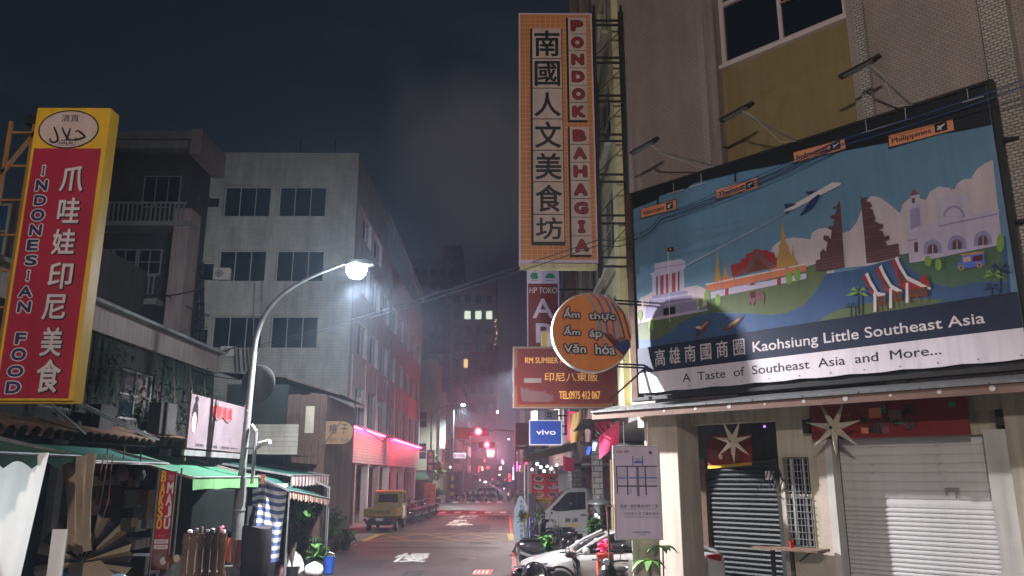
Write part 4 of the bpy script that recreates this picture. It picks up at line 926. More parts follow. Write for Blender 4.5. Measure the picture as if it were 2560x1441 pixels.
def palmplant(loc, label, n=9, L_=.5, z0=.9, m='leaf_light'):
    t = thing('potted_plant', label, 'plant', loc)
    G().lathe([(0,0),(.12,0),(.16,.3),(.14,.28),(0,.26)],(0,0,0),'plastic_black',14).build('pot', t)
    G().tube([(0,0,.25),(.01,0,z0)],.015,'stem').build('stem', t)
    for i in range(n):
        a = 2*math.pi*i/n+random.random()*.4; ln = L_*random.uniform(.7,1.1); g = G(); L2 = []; R2 = []; 
        for j in range(6):
            s = j/5; r = ln*s; zz = z0+ln*(.75*s-1.05*s*s); w = .075*math.sin(math.pi*(s*.9+.08)); cx, cy = r*math.cos(a), r*math.sin(a)
            L2.append((cx-w*math.sin(a), cy+w*math.cos(a), zz)); R2.append((cx+w*math.sin(a), cy-w*math.cos(a), zz-.01))
        for j in range(5): g.poly([L2[j],R2[j],R2[j+1],L2[j+1]], m)
        g.build('leaf', t)
palmplant((2.75,15.7,.03), 'small bright green plant just left of the beige pillar', 9, .42, 1.05)
palmplant((3.05,15.95,.03), 'slim green plant tucked against the beige pillar edge', 8, .34, 1.3)
# ---------------- cars
def sedan(loc, rz, label):
    t = thing('parked_car', label, 'car', loc, rz)
    def ring(x, w, zb, zt, crown=.03):
        h = [(0,zt+crown),(.55*w,zt+crown*.7),(.86*w,zt-.01),(.97*w,zt-.10),(w,(zb+zt)*.52),(.985*w,zb+.16),(.93*w,zb+.02),(.6*w,zb),(0,zb)]
        return [(x,-y,z) for y,z in h]+[(x,y,z) for y,z in h[-2:0:-1]]
    st = [(-2.30,.50,.34,.52),(-2.26,.70,.26,.66),(-2.10,.82,.22,.76),(-1.75,.875,.20,.86),(-1.35,.89,.20,.94),(-1.0,.895,.20,.985),(-.5,.90,.20,.985),(.2,.90,.20,.99),(.9,.90,.20,1.0),(1.4,.90,.22,1.04),(1.8,.88,.25,1.06),(2.1,.84,.30,1.05),(2.24,.76,.36,.98),(2.28,.62,.42,.84)]
    G().loft([ring(*s) for s in st], 'car_white').build('body', t, smooth=True, sub=1)
    def gr(x, wb, wt, zb, zt):
        h = [(0,zt+.03),(wt*.7,zt+.018),(wt,zt-.02),((wt+wb)/2+.01,(zt+zb)/2),(wb,zb),(0,zb-.02)]
        return [(x,-y,z) for y,z in h]+[(x,y,z) for y,z in h[-2:0:-1]]
    gs = [(-1.12,.70,.66,.955,.965),(-.75,.76,.66,.96,1.17),(-.28,.79,.63,.97,1.39),(.3,.79,.62,.97,1.44),(.85,.79,.61,.98,1.41),(1.35,.77,.60,1.0,1.29),(1.85,.70,.60,1.02,1.08)]
    G().loft([gr(*s) for s in gs], 'car_glass').build('greenhouse', t, smooth=True, sub=1)
    rs_ = [(-.36,.60,1.375),(-.1,.62,1.435),(.3,.615,1.468),(.7,.61,1.455),(1.02,.60,1.395)]
    G().loft([[(x,-w,z-.035),(x,-w*.7,z+.004),(x,0,z+.02),(x,w*.7,z+.004),(x,w,z-.035),(x,0,z-.03)] for x,w,z in rs_],'car_white').build('roof', t, smooth=True, sub=1)
    for s in (-1,1):
        G().tube([(-1.10,s*.73,.965),(-.72,s*.735,1.19),(-.30,s*.64,1.385)],.032,'car_white',8).build('front_pillar', t, smooth=True)
        G().tube([(.34,s*.81,.98),(.38,s*.64,1.43)],.030,'plastic_black',6).build('middle_pillar', t)
        G().tube([(1.02,s*.62,1.39),(1.5,s*.70,1.19),(1.9,s*.73,1.06)],.045,'car_white',8).build('rear_pillar', t, smooth=True)
        G().tube([(-.98,s*.905,.972),(0,s*.912,.985),(1.3,s*.905,1.02)],.010,'chrome',6).build('window_trim', t)
        g = G(); g.lathe([(0,-.115),(.07,-.10),(.095,-.02),(.085,.06),(0,.09)],(0,0,0),'car_white',12,ax='y'); o = g.build('mirror', t, smooth=True, sub=1); o.location = (-.86,s*1.0,1.05); o.rotation_euler = (0,0,0)
        G().box(-.9,s*.88,.98,-.82,s*1.0,1.02,'plastic_black').build('mirror_stalk', t)
        g = G()
        for x in (-1.02,.36,1.3): g.box(x,s*.896,.35,x+.008,s*.903,.98,'black')
        g.box(-1.0,s*.898,.33,1.3,s*.902,.338,'black'); g.build('door_seam', t)
        G().box(.05,s*.90,.86,.24,s*.918,.885,'chrome').build('door_handle', t); G().box(1.0,s*.90,.88,1.18,s*.918,.905,'chrome').build('door_handle', t)
        G().loft([[(-2.27,s*.60,.60),(-2.27,s*.60,.68),(-2.2,s*.60,.70),(-2.2,s*.6,.58)],[(-2.10,s*.80,.64),(-2.10,s*.80,.74),(-2.0,s*.80,.76),(-2.0,s*.8,.62)],[(-1.75,s*.875,.76),(-1.75,s*.875,.80),(-1.7,s*.86,.80),(-1.7,s*.86,.76)]], mat('headlamp',(.5,.5,.52),.1,0,metal=.3) if 'headlamp' not in MATS else 'headlamp').build('headlight', t)
        G().loft([[(2.27,s*.45,.82),(2.27,s*.45,.92),(2.2,s*.45,.95),(2.2,s*.45,.8)],[(2.15,s*.80,.82),(2.15,s*.80,.96),(2.05,s*.80,.98),(2.05,s*.8,.82)],[(1.85,s*.89,.90),(1.85,s*.89,.96),(1.8,s*.87,.96),(1.8,s*.87,.9)]], mat('tail_lens',(.22,.01,.015),.15,0) if 'tail_lens' not in MATS else 'tail_lens').build('tail_light', t)
        for x in (-1.45,1.38):
            w = G().lathe([(.0,-.11),(.22,-.115),(.30,-.10),(.33,-.05),(.33,.05),(.30,.10),(0,.11)],(0,0,0),'rubber',24,ax='y').build('wheel', t, smooth=True); w.location = (x,s*.82,.33)
            G().lathe([(.0,s*.118),(.05,s*.12),(.07,s*.10),(.20,s*.112),(.215,s*.10)],(0,0,0),'steel',10,ax='y').build('rim', w)
            G().lathe([(.335,s*.02),(.385,s*.02),(.385,s*.03),(.335,s*.03)],(x,s*.885,.36),'plastic_black',24,ax='y',a0=0,a1=math.pi).build('wheel_arch', t)
    G().box(-2.31,-.5,.36,-2.27,.5,.50,'plastic_black').build('grille', t); G().box(2.275,-.26,.6,2.30,.26,.76,'white_wall').build('license_plate', t)
    return t
sedan((2.62,18.95,.03), 0, 'white sedan parked across behind the map board with its nose at the road edge')
# second car seen through the arcade (rear corner)
# ---------------- white kei van
def kei_van(loc, rz, label):
    t = thing('parked_van', label, 'van', loc, rz)
    prof = [(0,.42),(-.02,.75),(.06,1.16),(.42,1.27),(1.22,2.04),(1.5,2.16),(3.1,2.2),(3.35,2.16),(3.4,.42)]
    G().prism(prof, -.76, .76, 'car_white').build('body', t, bevel=.05, smooth=True)
    G().add([(.50,-.66,1.33),(.50,.66,1.33),(1.17,.62,1.98),(1.17,-.62,1.98)], [(0,1,2,3)], 'car_glass').build('windshield', t).location = (-.03,0,.03)
    for s in (-1,1):
        G().prism([(.66,1.32),(1.22,1.90),(1.36,2.0),(2.05,2.03),(2.05,1.36),(1.1,1.28)], s*.765, s*.775, 'car_glass').build('side_window', t)
        g = G(); g.box(.95,s*.768,.5,.958,s*.774,1.3,'black'); g.box(2.12,s*.768,.5,2.128,s*.774,2.05,'black'); g.box(.95,s*.768,.5,2.12,s*.774,.508,'black'); g.build('door_seam', t)
        G().box(1.86,s*.77,1.12,2.04,s*.80,1.16,'plastic_black').build('door_handle', t)
        G().box(2.2,s*.765,1.45,2.75,s*.78,1.98,'white_wall').build('side_panel', t)
        m_ = G().lathe([(0,-.09),(.07,-.08),(.08,.06),(0,.08)],(0,0,0),'plastic_black',10,ax='z').build('mirror', t, smooth=True); m_.location = (.82,s*.93,1.42)
        G().tube([(.85,s*.78,1.32),(.82,s*.92,1.38)],.015,'plastic_black').build('mirror_stalk', t)
        for x in (.62,2.75):
            w = G().lathe([(0,-.09),(.25,-.085),(.28,-.05),(.28,.05),(.25,.085),(0,.09)],(0,0,0),'rubber',20,ax='y').build('wheel', t, smooth=True); w.location = (x,s*.70,.28)
            G().lathe([(0,s*.095),(.17,s*.095),(.17,s*.08)],(0,0,0),'steel',12,ax='y').build('rim', w)
            G().lathe([(.29,s*.0),(.36,0),(.36,s*.012),(.29,s*.012)],(x,s*.762,.30),'black',20,ax='y',a0=0,a1=math.pi).build('wheel_arch', t)
        G().prism([(-.02,.86),(.05,1.05),(.25,1.06),(.22,.90)], s*.55, s*.785, 'headlamp').build('headlight', t)
    g = G(); g.text('貨運', 1.2,.86,1.75,1.02,-.778,'print_ink'); g.text('小發財', 1.2,.68,1.8,.82,-.778,'print_yellow'); g.build('door_lettering', t)
    G().box(-.04,-.45,.72,-.022,.45,.92,'chrome').build('grille', t); G().box(-.05,-.18,.50,-.03,.18,.62,'white_wall').build('license_plate', t)
    G().box(-.06,-.74,.36,.02,.74,.50,'plastic_black').build('bumper', t)
    return t
kei_van((1.12,33.0,.03), 0, 'white small delivery van with a slanted windshield parked nose to the road')
# ---------------- scooters
def scooter(loc, rz, label, bodym='gloss_black', group=None, seatm='plastic_black', basket=None):
    t = thing('scooter', label, 'scooter', loc, rz, group)
    def el(cx, cy, cz, rx, ry, rz_, k=8):
        return [(cx+rx*math.cos(2*math.pi*i/k), cy+ry*math.sin(2*math.pi*i/k), cz+rz_*math.cos(2*math.pi*i/k)) for i in range(k)]
    def ringx(x, w, zb, zt): return [(x,w*math.cos(2*math.pi*i/10),(zb+zt)/2+(zt-zb)/2*math.sin(2*math.pi*i/10)) for i in range(10)]
    G().loft([ringx(-.92,.05,.62,.70),ringx(-.82,.13,.50,.74),ringx(-.5,.17,.38,.76),ringx(-.15,.16,.32,.72),ringx(.02,.12,.30,.55),ringx(.06,.11,.26,.38)], bodym).build('body', t, smooth=True)
    G().loft([ringx(-.84,.09,.74,.80),ringx(-.72,.15,.735,.84),ringx(-.35,.16,.72,.82),ringx(-.08,.12,.70,.79),ringx(-.02,.06,.70,.76)], seatm).build('seat', t, smooth=True)
    G().box(-.02,-.15,.26,.42,.15,.31,'plastic_black').build('footboard', t, bevel=.015)
    G().loft([[(.36,-.17,.30),(.42,-.1,.30),(.46,0,.30),(.42,.1,.30),(.36,.17,.30),(.36,0,.3)],[(.44,-.21,.6),(.52,-.1,.6),(.56,0,.6),(.52,.1,.6),(.44,.21,.6),(.44,0,.6)],[(.40,-.17,.88),(.50,-.1,.9),(.53,0,.9),(.50,.1,.9),(.40,.17,.88),(.42,0,.88)],[(.33,-.10,.99),(.40,-.06,1.0),(.42,0,1.0),(.40,.06,1.0),(.33,.10,.99),(.35,0,1.0)]], bodym).build('front_shield', t, smooth=True)
    G().loft([[(.22,-.11,.98),(.22,.11,.98),(.24,.10,1.08),(.24,-.10,1.08)],[(.40,-.12,.96),(.40,.12,.96),(.38,.10,1.09),(.38,-.10,1.09)],[(.47,-.07,.99),(.47,.07,.99),(.45,.06,1.06),(.45,-.06,1.06)]], bodym).build('handlebar_cover', t, smooth=True, bevel=.02)
    G().lathe([(0,.47),(.06,.468),(.075,.44)],(0,0,1.025),'headlamp',12,ax='x').build('headlight', t)
    G().tube([(.16,-.36,1.04),(.26,-.24,1.05),(.33,-.08,1.03),(.33,.08,1.03),(.26,.24,1.05),(.16,.36,1.04)],.018,'plastic_black',8).build('handlebar', t)
    for s in (-1,1):
        G().tube([(.27,s*.22,1.06),(.25,s*.25,1.20),(.22,s*.29,1.26)],.008,'plastic_black',5).build('mirror_stalk', t)
        o = G().lathe([(0,-.015),(.05,-.012),(.058,0),(.05,.008),(0,.01)],(0,0,0),'plastic_black',14,ax='x').build('mirror', t, smooth=True); o.location = (.22,s*.31,1.30); o.scale = (1,1.25,.85)
        G().tube([(.27,s*.25,1.0),(.24,s*.36,.985)],.008,'steel',5).build('brake_lever', t)
    for x, nm in ((.70,'front_wheel'),(-.62,'rear_wheel')):
        w = G().lathe([(.15,-.045),(.21,-.05),(.245,-.02),(.25,0),(.245,.02),(.21,.05),(.15,.045)],(0,0,0),'rubber',22,ax='y').build(nm, t, smooth=True); w.location = (x,0,.25)
        G().lathe([(0,-.04),(.15,-.03),(.155,.03),(0,.04)],(0,0,0),'black_metal',10,ax='y').build('rim', w)
    G().lathe([(.26,-.07),(.29,-.06),(.30,0),(.29,.06),(.26,.07)],(.70,0,.27),bodym,16,ax='y',a0=.2,a1=2.9).build('mudguard', t, smooth=True)
    for s in (-1,1): G().tube([(.68,s*.075,.26),(.50,s*.06,.62)],.022,'steel',7).build('fork', t)
    G().box(-.94,-.09,.60,-.90,.09,.70,'tail_lens').build('tail_light', t, bevel=.01); G().box(-.93,-.08,.42,-.92,.08,.54,'white_wall').build('license_plate', t)
    G().tube([(-.2,-.14,.28),(-.5,-.16,.30),(-.85,-.17,.42)],.045,'steel',8).build('exhaust', t, smooth=True)
    G().tube([(-.62,.12,.78),(-.90,.10,.80),(-.93,0,.80),(-.90,-.10,.80),(-.62,-.12,.78)],.012,'steel',6).build('grab_rail', t)
    if basket: G().box(-1.0,-.17,.84,-.66,.17,1.12,basket).build('rear_box', t, bevel=.02)
    return t
scooter((1.05,17.4,.03), math.radians(6), 'black scooter standing in front of the white sedan nose', 'gloss_black')
scooter((2.12,16.35,.03), math.radians(-112), 'black scooter with raised handlebar beside the map board', 'plastic_black')
scooter((1.75,30.0,.03), math.radians(150), 'black scooter parked right in front of the white van', 'gloss_black')
scooter((1.25,24.8,.03), math.radians(4), 'dark scooter with a red tail light behind the sedan nose', 'gloss_black')
# red basket with flowers on scooter
t = thing('red_basket', 'red crate with pink flowers behind the scooter near the map board', 'crate', (1.98,16.5,.03))
G().box(-.15,-.15,.72,.17,.15,1.14,mat('crate_red',(.55,.07,.05),.5)).build('crate', t, bevel=.01); g = G(); leaves(g,(0,0,1.28),(.17,.12,.10),70,'cloth_pink',.09,.9); g.build('flowers', t); G().box(-.12,-.12,0,.12,.12,.715,'black_metal').build('stand', t)
# covered bags near road
t = tag(G().loft([[(.60+.34*math.cos(a)*s, 17.15+.3*math.sin(a)*s+.05*math.sin(3*a), z*.93) for a in [2*math.pi*i/14 for i in range(14)]] for s, z in ((.8,.03),(1.0,.3),(.95,.62),(.75,.86),(.45,.98),(.12,1.02))], 'gloss_black').build('covered_scooter_seat', smooth=True), 'glossy black plastic sheet bundled over something at the road edge', 'cover')
# plants right side
plant((2.35,21.5,.03), 'leafy green pot plant between the van and the sedan', (.35,.3,.45), 240, .2, .45, zc=1.25)
plant((1.15,21.4,.03), 'bright green bushy pot plant behind the scooters', (.3,.3,.35), 220, .16, .5, zc=.95)
plant((.75,31.0,.03), 'pot plant with yellowish leaves beside the pale standing sign', (.4,.3,.5), 220, .16, .4, zc=1.3, mats=('leaf','leaf_light','print_yellow'))
plant((1.25,30.6,.03), 'dark leafy pot plant in front of the white van', (.4,.3,.5), 200, .16, .4, zc=1.0)
# standing pale sign
t = thing('standing_sign', 'pale blue standing sign with a column of characters at the road edge', 'sign', (.62,32,.0))
G().prism([(-.28,.1),(.22,.1),(.24,1.5),(.0,1.9),(-.1,1.9),(-.3,1.4)], 0, .08, mat('pale_blue',(.50,.58,.68),.6,.1)).build('panel', t, bevel=.02)
g = G()
for i, ch in enumerate('修理手機配件買賣'): g.text(ch, -.07, 1.62-i*.185, .05, 1.75-i*.185, -.006, 'print_navy', .01)
g.build('lettering', t); G().box(-.25,-.1,0,.2,.2,.1,'black').build('base', t)
# tank
t = thing('water_tank', 'shiny stainless steel water tank with a conical lid behind the sedan', 'tank', (3.05,26.5,.03))
G().lathe([(0,.6),(.36,.6),(.38,.65),(.38,1.05),(.365,1.07),(.38,1.09),(.38,1.45),(.365,1.47),(.38,1.49),(.38,1.75)],(0,0,0),'stainless',28).build('barrel', t, smooth=True)
G().lathe([(.41,1.75),(.40,1.80),(.12,1.95),(.10,2.0),(0,2.0)],(0,0,0),'galv',28).build('lid', t, smooth=True)
for a in (.5,2.1,3.7,5.3): G().bar((.3*math.cos(a),.3*math.sin(a),0),(.3*math.cos(a),.3*math.sin(a),.6),.04,'galv').build('leg', t)
# posts along the arcade
G0 = thing('brown_post', 'brown timber-clad post behind the map board', 'post', (2.98,22.5,.03)); G().box(-.02,0,0,.42,.3,3.1,'wood_pale').build('shaft', G0); G().box(.12,-.01,1.9,.26,-.001,2.0,'grey_wall').build('plate', G0)
G0 = thing('tiled_pillar', 'pale tiled pillar beside the water tank', 'pillar', (3.35,28.6,.03)); G().box(-.25,0,0,.1,.4,5.0,'brick_pale').build('shaft', G0)
# ================================================================== RIGHT ROW FARTHER DOWN
def right_block(Y0, Y1, X, H, m, label, wz=(4.6,7.8), ground=3.2, depth=10, hl=1.8, step=3.6):
    S = Fr(X, Y1, -90); L_ = Y1-Y0; t = S.thing('street_building', label, 'building')
    holes = []; z = wz[0]
    while z+hl < H-.6:
        x = 1.0
        while x+2.2 < L_: holes.append((x,z,x+2.2,z+hl)); x += step
        z += wz[1]-wz[0]
    wall_holes(g := G(), 0, L_, ground, H, holes, 0, .25, m); g.box(0,.26,ground,L_,depth,H-.05,'dark_wall' if False else m); g.build('wall', t)
    for h in holes: window(t, *h[:4], .06, 'alu', 'glass_dark', 3, 1, .06)
    g = G(); g.box(0,2.6,.03,L_,2.8,ground,'dark_wall'); g.build('shopfront', t)
    x = 0
    while x < L_: G().box(x,0,.03,x+.4,.4,ground,'brick_pale').build('pillar', t); x += 5
    return t
right_block(31.05, 41, 2.95, 12.0, 'pinkish_wall', 'brownish three-storey building behind the phone shop sign')
right_block(41.1, 56, 3.0, 9.0, 'brick_pale', 'low tiled building behind the food stall')
right_block(81, 110, 2.6, 15, 'dark_wall', 'dark building beyond the crossing on the right')
right_block(112, 150, 2.6, 18, 'pinkish_wall', 'pinkish building far down the right side of the street', step=5)
# partition wall of pale brick behind van
bw = thing('brick_wall', 'pale block wall at the back of the parking bay behind the white van', 'wall', (4.25,24.2,.03))
b0 = None
for r in range(18):
    for c in range(8):
        x = c*.42+(.21 if r % 2 else 0)
        if b0 is None: b0 = G().box(.008,0,.008,.412,.12,.192,'brick_pale').build('brick', bw, bevel=.006)
        else: inst(b0, bw, (x,random.uniform(-.004,.004),r*.2))
for o in list(bw.children): o.location.x -= 1.05
G().box(-1.05,.02,0,2.6,.118,3.62,'concrete').build('mortar', bw)
# food stall: awning, menu board, lights
st = thing('food_stall', 'lit food stall with a brown sloping awning and strings of bright lamps', 'stall', (0,0,0))
S = Fr(0,36,0)
pA, pB, pC = S.p(1312,1160), S.p(1315,1140), S.p(1448,1103)
g = G(); x0, z0, x1, z1 = pA[0], pB[1], pC[0]+.2, pC[1]
g.poly([(x0,33.5,z0),(x1,33.5,z1),(x1,40,z1),(x0,40,z0)], 'awning_brown'); g.poly([(x0,33.5,z0),(x0,33.5,z0-.3),(x0,40,z0-.3),(x0,40,z0)], 'awning_brown'); g.poly([(x0,33.5,z0-.02),(x1,33.5,z1-.02),(x1,33.5,z1-.32),(x0,33.5,z0-.32)], 'awning_brown'); g.build('awning', st)
for y in (33.6, 39.9): G().box(x0+.05,y,.03,x0+.1,y+.05,z0-.02,'steel').build('post', st)
G().tube([(x0,33.48,z0+.03),(x1,33.48,z1+.03)],.025,'awning_light',6).build('awning_trim', st)
S = Fr(0,37,0)
mb = S.thing('menu_board', 'red menu board with six dish pictures and a yellow strip at the bottom', 'menu board')
a, b = S.p(1326,1257), S.p(1402,1184); w, h = b[0]-a[0], b[1]-a[1]
G().box(a[0],0,a[1],b[0],.06,b[1],'white_wall').build('frame', mb); G().rect(a[0]+.05,a[1]+.02,b[0]-.02,b[1]-.02,-.004,mat('menu_red',hexc(190,34,52),.5,.05,emit=.16,ecol=hexc(190,34,52))).build('face', mb)
G().rect(a[0]+.07,a[1]+.0,b[0]-.1,a[1]+.16*h,-.006,'print_yellow').build('strip', mb); G().text('好吃便宜 ABC', a[0]+.2, a[1]+.03*h, a[0]+w*.75, a[1]+.12*h, -.008, 'print_ink', .02).build('lettering', mb)
for i in range(6):
    cx, cz = a[0]+w*(.28+.46*(i % 2)), a[1]+h*(.82-.27*(i//2)); g = G(); g.disc(cx,cz-.02,w*.17,h*.085,-.007,'print_white',16); g.disc(cx,cz,w*.13,h*.06,-.009,['print_brown','print_gold','print_treegreen','print_cloud','print_wallorange','print_brown2'][i],12); g.disc(cx-.1,cz+.03,w*.05,h*.04,-.011,'print_brown',8); g.disc(cx+.15,cz-.02,w*.04,h*.03,-.0125,'print_white',8); g.rect(cx-w*.14,cz+h*.09,cx+w*.14,cz+h*.105,-.007,'print_white'); g.build('dish_picture', mb)
G().box(a[0]+.1,.03,.03,a[0]+.16,.09,a[1],'steel').build('leg', mb); G().box(b[0]-.16,.03,.03,b[0]-.1,.09,a[1],'steel').build('leg', mb)
lampm = None
for i, (u, v) in enumerate(((1352,1168),(1368,1166),(1378,1172),(1330,1174),(1343,1160),(1392,1163),(1360,1178))):
    p = at_y(u, v, 38+(i % 3)*.6); o = G().lathe([(0,-.06),(.05,-.04),(.07,.0),(.04,.06),(0,.08)],(0,0,0),'white_glow' if i % 2 else 'lamp_glow_far',10).build('stall_lamp', loc=p, smooth=True); tag(o, ['leftmost','second','third','fourth','fifth','sixth','rightmost'][sorted([1352,1368,1378,1330,1343,1392,1360]).index(u)]+' bright bulb in the row under the food stall awning', 'lamp', 'bulbs under the food stall awning')
# clear tarp and things in the stall
tag(G().loft([[(2.35+.06*math.sin(i*1.3),36.2,z) for i in range(1)]+[(2.35+.12*j+.05*math.sin(j*2+z*3),36.2+.06*math.sin(j*3),z) for j in range(1,5)] for z in (1.0,1.6,2.2,2.9)], 'cloth_white', cap=False, closed=False).build('hanging_sheet', smooth=True), 'whitish cloth hanging from the stall awning right of the menu board', 'cloth')
st2 = thing('notice_stand', 'small framed notice standing left of the menu board', 'notice', (.95,36,0)); G().box(0,0,.9,.4,.04,1.9,'wood').build('frame',st2); G().rect(.05,.95,.35,1.85,-.004,'print_grey').build('sheet',st2); G().box(.1,.01,.03,.3,.03,.9,'print_blue').build('leg',st2)
# flags
def flag(u, v, Y, w, h, m, label, tilt=0, wave=.06):
    p = at_y(u, v, Y); g = G(); n, k = 8, 6; vs = []
    for j in range(k+1):
        for i in range(n+1):
            a, b = i/n, j/k; vs.append((a*w, wave*math.sin(a*5+b*3), -b*h+tilt*a*h))
    fs = [(j*(n+1)+i, j*(n+1)+i+1, (j+1)*(n+1)+i+1, (j+1)*(n+1)+i) for j in range(k) for i in range(n)]
    g.add(vs, fs, m); o = g.build('flag', loc=p, smooth=True); return tag(o, label, 'flag')
flag(1497,1092,20,.52,.55,'cloth_pink','large pink flag hanging left of the map board',.75,.05)
flag(1487,1038,21,.42,.45,'cloth_pink','pink flag just under the left end of the canopy',.1)
flag(1418,1026,24,.30,.9,'cloth_pink','narrow pink flag beside the yellow flag',-.05)
flag(1425,1036,23.6,.32,.85,'print_gold','faded yellow flag hanging above the brown awning',.1)
flag(1462,1024,23,.30,.95,'print_brown2','faded red and white flag next to the pink flag',.1)
flag(1481,1100,22,.18,.30,'pale_blue','small light blue flag beside the large pink flag',.1)
flag(1466,1118,22.5,.16,.22,'print_blue','tiny dark blue flag left of the light blue flag',.1)
flag(1408,1140,30,.4,.5,'cloth_pink','short pink cloth in the shade under the brown awning',-.2)
# back dark wall & pipes behind right stalls
t = thing('drain_pipes', 'cluster of vertical drain pipes on the side wall under the round sign', 'pipes', (0,0,0))
for x, Y in ((2.3,24.5),(2.42,24.6),(2.55,24.5),(2.66,24.7)): G().cyl((x,Y,3.6),(x,Y,7.2),.035,'galv',n=8).build('pipe', t)
g = thing('shade_awning', 'small dark awning frame beneath the canopy left end', 'awning', (0,0,0))
G().poly([(1.9,19.5,4.05),(2.9,19.5,4.1),(2.9,22.5,4.1),(1.9,22.5,3.9)],'black').build('sheet', g)
for k in range(4): G().bar((1.9+.2*k,19.6,3.95),(2.9,22.4-.3*k,3.6),.03,'black_metal').build('rib', g)

# ================================================================== LEFT SIDE
# Indonesian food sign
S = Fr(0, 12, 0)
t = S.thing('halal_food_sign', 'large red and yellow lightbox sign reading INDONESIAN FOOD with a halal oval on top', 'sign')
X0_, X1_, Z0_, Z1_ = -7.82, -6.60, 3.80, 8.66
G().box(X0_, 0, Z0_, X1_, .30, Z1_, 'print_yellow').build('housing', t, bevel=.012)
g = G(); g.rect(X0_+.05, Z0_+.04, X1_-.07, 7.93, -.004, 'print_crimson'); g.build('face', t)
g = G(); cx, cz = -7.25, 8.27; g.disc(cx,cz,.50,.345,-.004,'print_ink',40); g.disc(cx,cz,.475,.322,-.0056,'print_pinkwhite',40)
g.text('清真', cx-.14, cz+.13, cx+.15, cz+.26, -.0072, 'print_ink'); 
def stroke(pts, w, y):
    P_ = [S.p(px_/1.8708, 240+py_/1.8713) for px_, py_ in pts]; n_ = len(P_); Lp, Rp = [], []
    for i, q in enumerate(P_):
        a_, b_ = P_[max(i-1,0)], P_[min(i+1,n_-1)]; dx, dz = b_[0]-a_[0], b_[1]-a_[1]; l_ = math.hypot(dx,dz) or 1; ww = w*(.45+.55*math.sin(math.pi*(i+.6)/(n_+.2)))
        Lp.append((q[0]-dz/l_*ww, q[1]+dx/l_*ww)); Rp.append((q[0]+dz/l_*ww, q[1]-dx/l_*ww))
    for i in range(n_-1): g.flat([Lp[i],Lp[i+1],Rp[i+1],Rp[i]], y, 'print_ink')
stroke([(254,145),(262,165),(270,188),(272,205),(262,216),(246,218),(236,210),(235,198)], .020, -.0072)
stroke([(292,148),(300,170),(312,192),(322,206),(345,207),(362,198)], .019, -.0076); stroke([(330,152),(322,178),(312,205),(300,212),(288,208)], .019, -.0080)
stroke([(352,168),(365,163),(380,172),(395,186),(400,192),(385,198),(362,206),(345,208),(322,207)], .020, -.0084)
g.rect(cx-.15,cz-.29,cx+.15,cz-.20,-.0072,'print_grey'); g.rect(cx-.14,cz-.283,cx+.14,cz-.207,-.0085,'print_pinkwhite'); g.text('HALAL', cx-.12, cz-.27, cx+.12, cz-.22, -.0098, 'print_ink', .03)
g.build('halal_oval', t)
def sz(x, y): return S.p(x/1.8708, 240+y/1.8713)
# latin letters: list of (char, x0,y0,x1,y1) in crop px
LT = [('I',192,325,217,375),('N',162,392,230,445),('D',155,464,224,513),('O',140,530,216,585),('N',133,600,203,654),('E',121,672,187,724),('S',113,744,182,794),('I',120,815,146,866),('A',82,890,160,942),('N',77,960,152,1014),('F',66,1107,130,1162),('O',48,1180,130,1238),('O',30,1260,118,1315),('D',22,1335,104,1392)]
for i, (ch, x0, y0, x1, y1) in enumerate(LT):
    a, b = sz(x0+3, y1), sz(x1-3, y0); g = G(); sh_ = 0
    a = (max(a[0], X0_+.07), a[1])
    wdt = (b[0]-a[0]); g.olt(ch, a[0]+.008, a[1]+.012, b[0]-.008, b[1]-.012, -.006, 'print_white', 'print_navy', .016, .05); g.build('letter', t)
CT = [('爪',278,330,398,445),('哇',266,478,380,592),('娃',240,625,358,740),('印',222,780,345,900),('尼',195,930,315,1045),('美',186,1085,298,1215),('食',163,1235,290,1385)]
for ch, x0, y0, x1, y1 in CT:
    a, b = sz(x0, y1), sz(x1, y0); g = G(); g.text(ch, a[0]+.012, a[1]-.015, b[0]+.018, b[1]-.005, -.006, 'print_ink', .045); g.text(ch, a[0], a[1], b[0], b[1], -.0076, 'print_white', .022); g.build('character', t)
G().box(X0_-.02,.06,Z0_-.03,X1_+.02,.24,Z0_-.001,'print_yellow').build('bottom_edge', t)
t = thing('sign_lattice', 'orange steel lattice behind the left edge of the red sign', 'frame', (0,12.2,0))
om = mat('orange_steel',(.30,.14,.04),.6,.3)
for x in (-8.35,-7.95): G().bar((x,0,3.4),(x,0,8.5),.05,om).build('post', t)
for i in range(8): G().bar((-8.35,0,4.1+i*.6),(-7.8,0,4.1+i*.6),.035,om).build('rung', t)
G().bar((-8.6,0,7.2),(-7.8,0,8.5),.05,om).build('brace', t)
G().box(-8.1,-.05,8.45,-7.85,.12,8.62,'black').build('junction_box', t)
for p, q in (((-6.68,.1,3.78),(-6.55,2.6,3.34)),((-6.62,.2,3.78),(-6.45,2.6,3.34)),((-7.1,.1,3.78),(-7.3,1.6,3.4))): G().bar(p,q,.028,'galv').build('stay', t)
# old shop row
H0, H1 = 8.0, 22.3
sr = thing('old_shophouse', 'dark old two-storey shophouse row with open shops on the left side', 'building', (-8.35,H0,0), math.radians(90))
L_ = H1-H0
wall_holes(g := G(), 0, L_, 3.5, 6.02, [(6.1,3.9,7.3,5.0),(9.0,3.9,10.6,5.0),(2.0,3.9,3.6,5.2)], 0, .2, 'dark_wall'); g.build('wall', sr)
for a, b in ((6.1,7.3),(9.0,10.6),(2.0,3.6)): window(sr, a, 3.9, b, 5.0 if a > 2 else 5.2, .05, 'grey_wall', 'glass_dark', 2, 2, .05)
G().box(0,-.12,5.52,L_,-.001,6.05,'pinkish_wall').build('parapet', sr); G().box(0,-.30,6.051,L_,.3,6.12,'grey_wall').build('coping', sr)
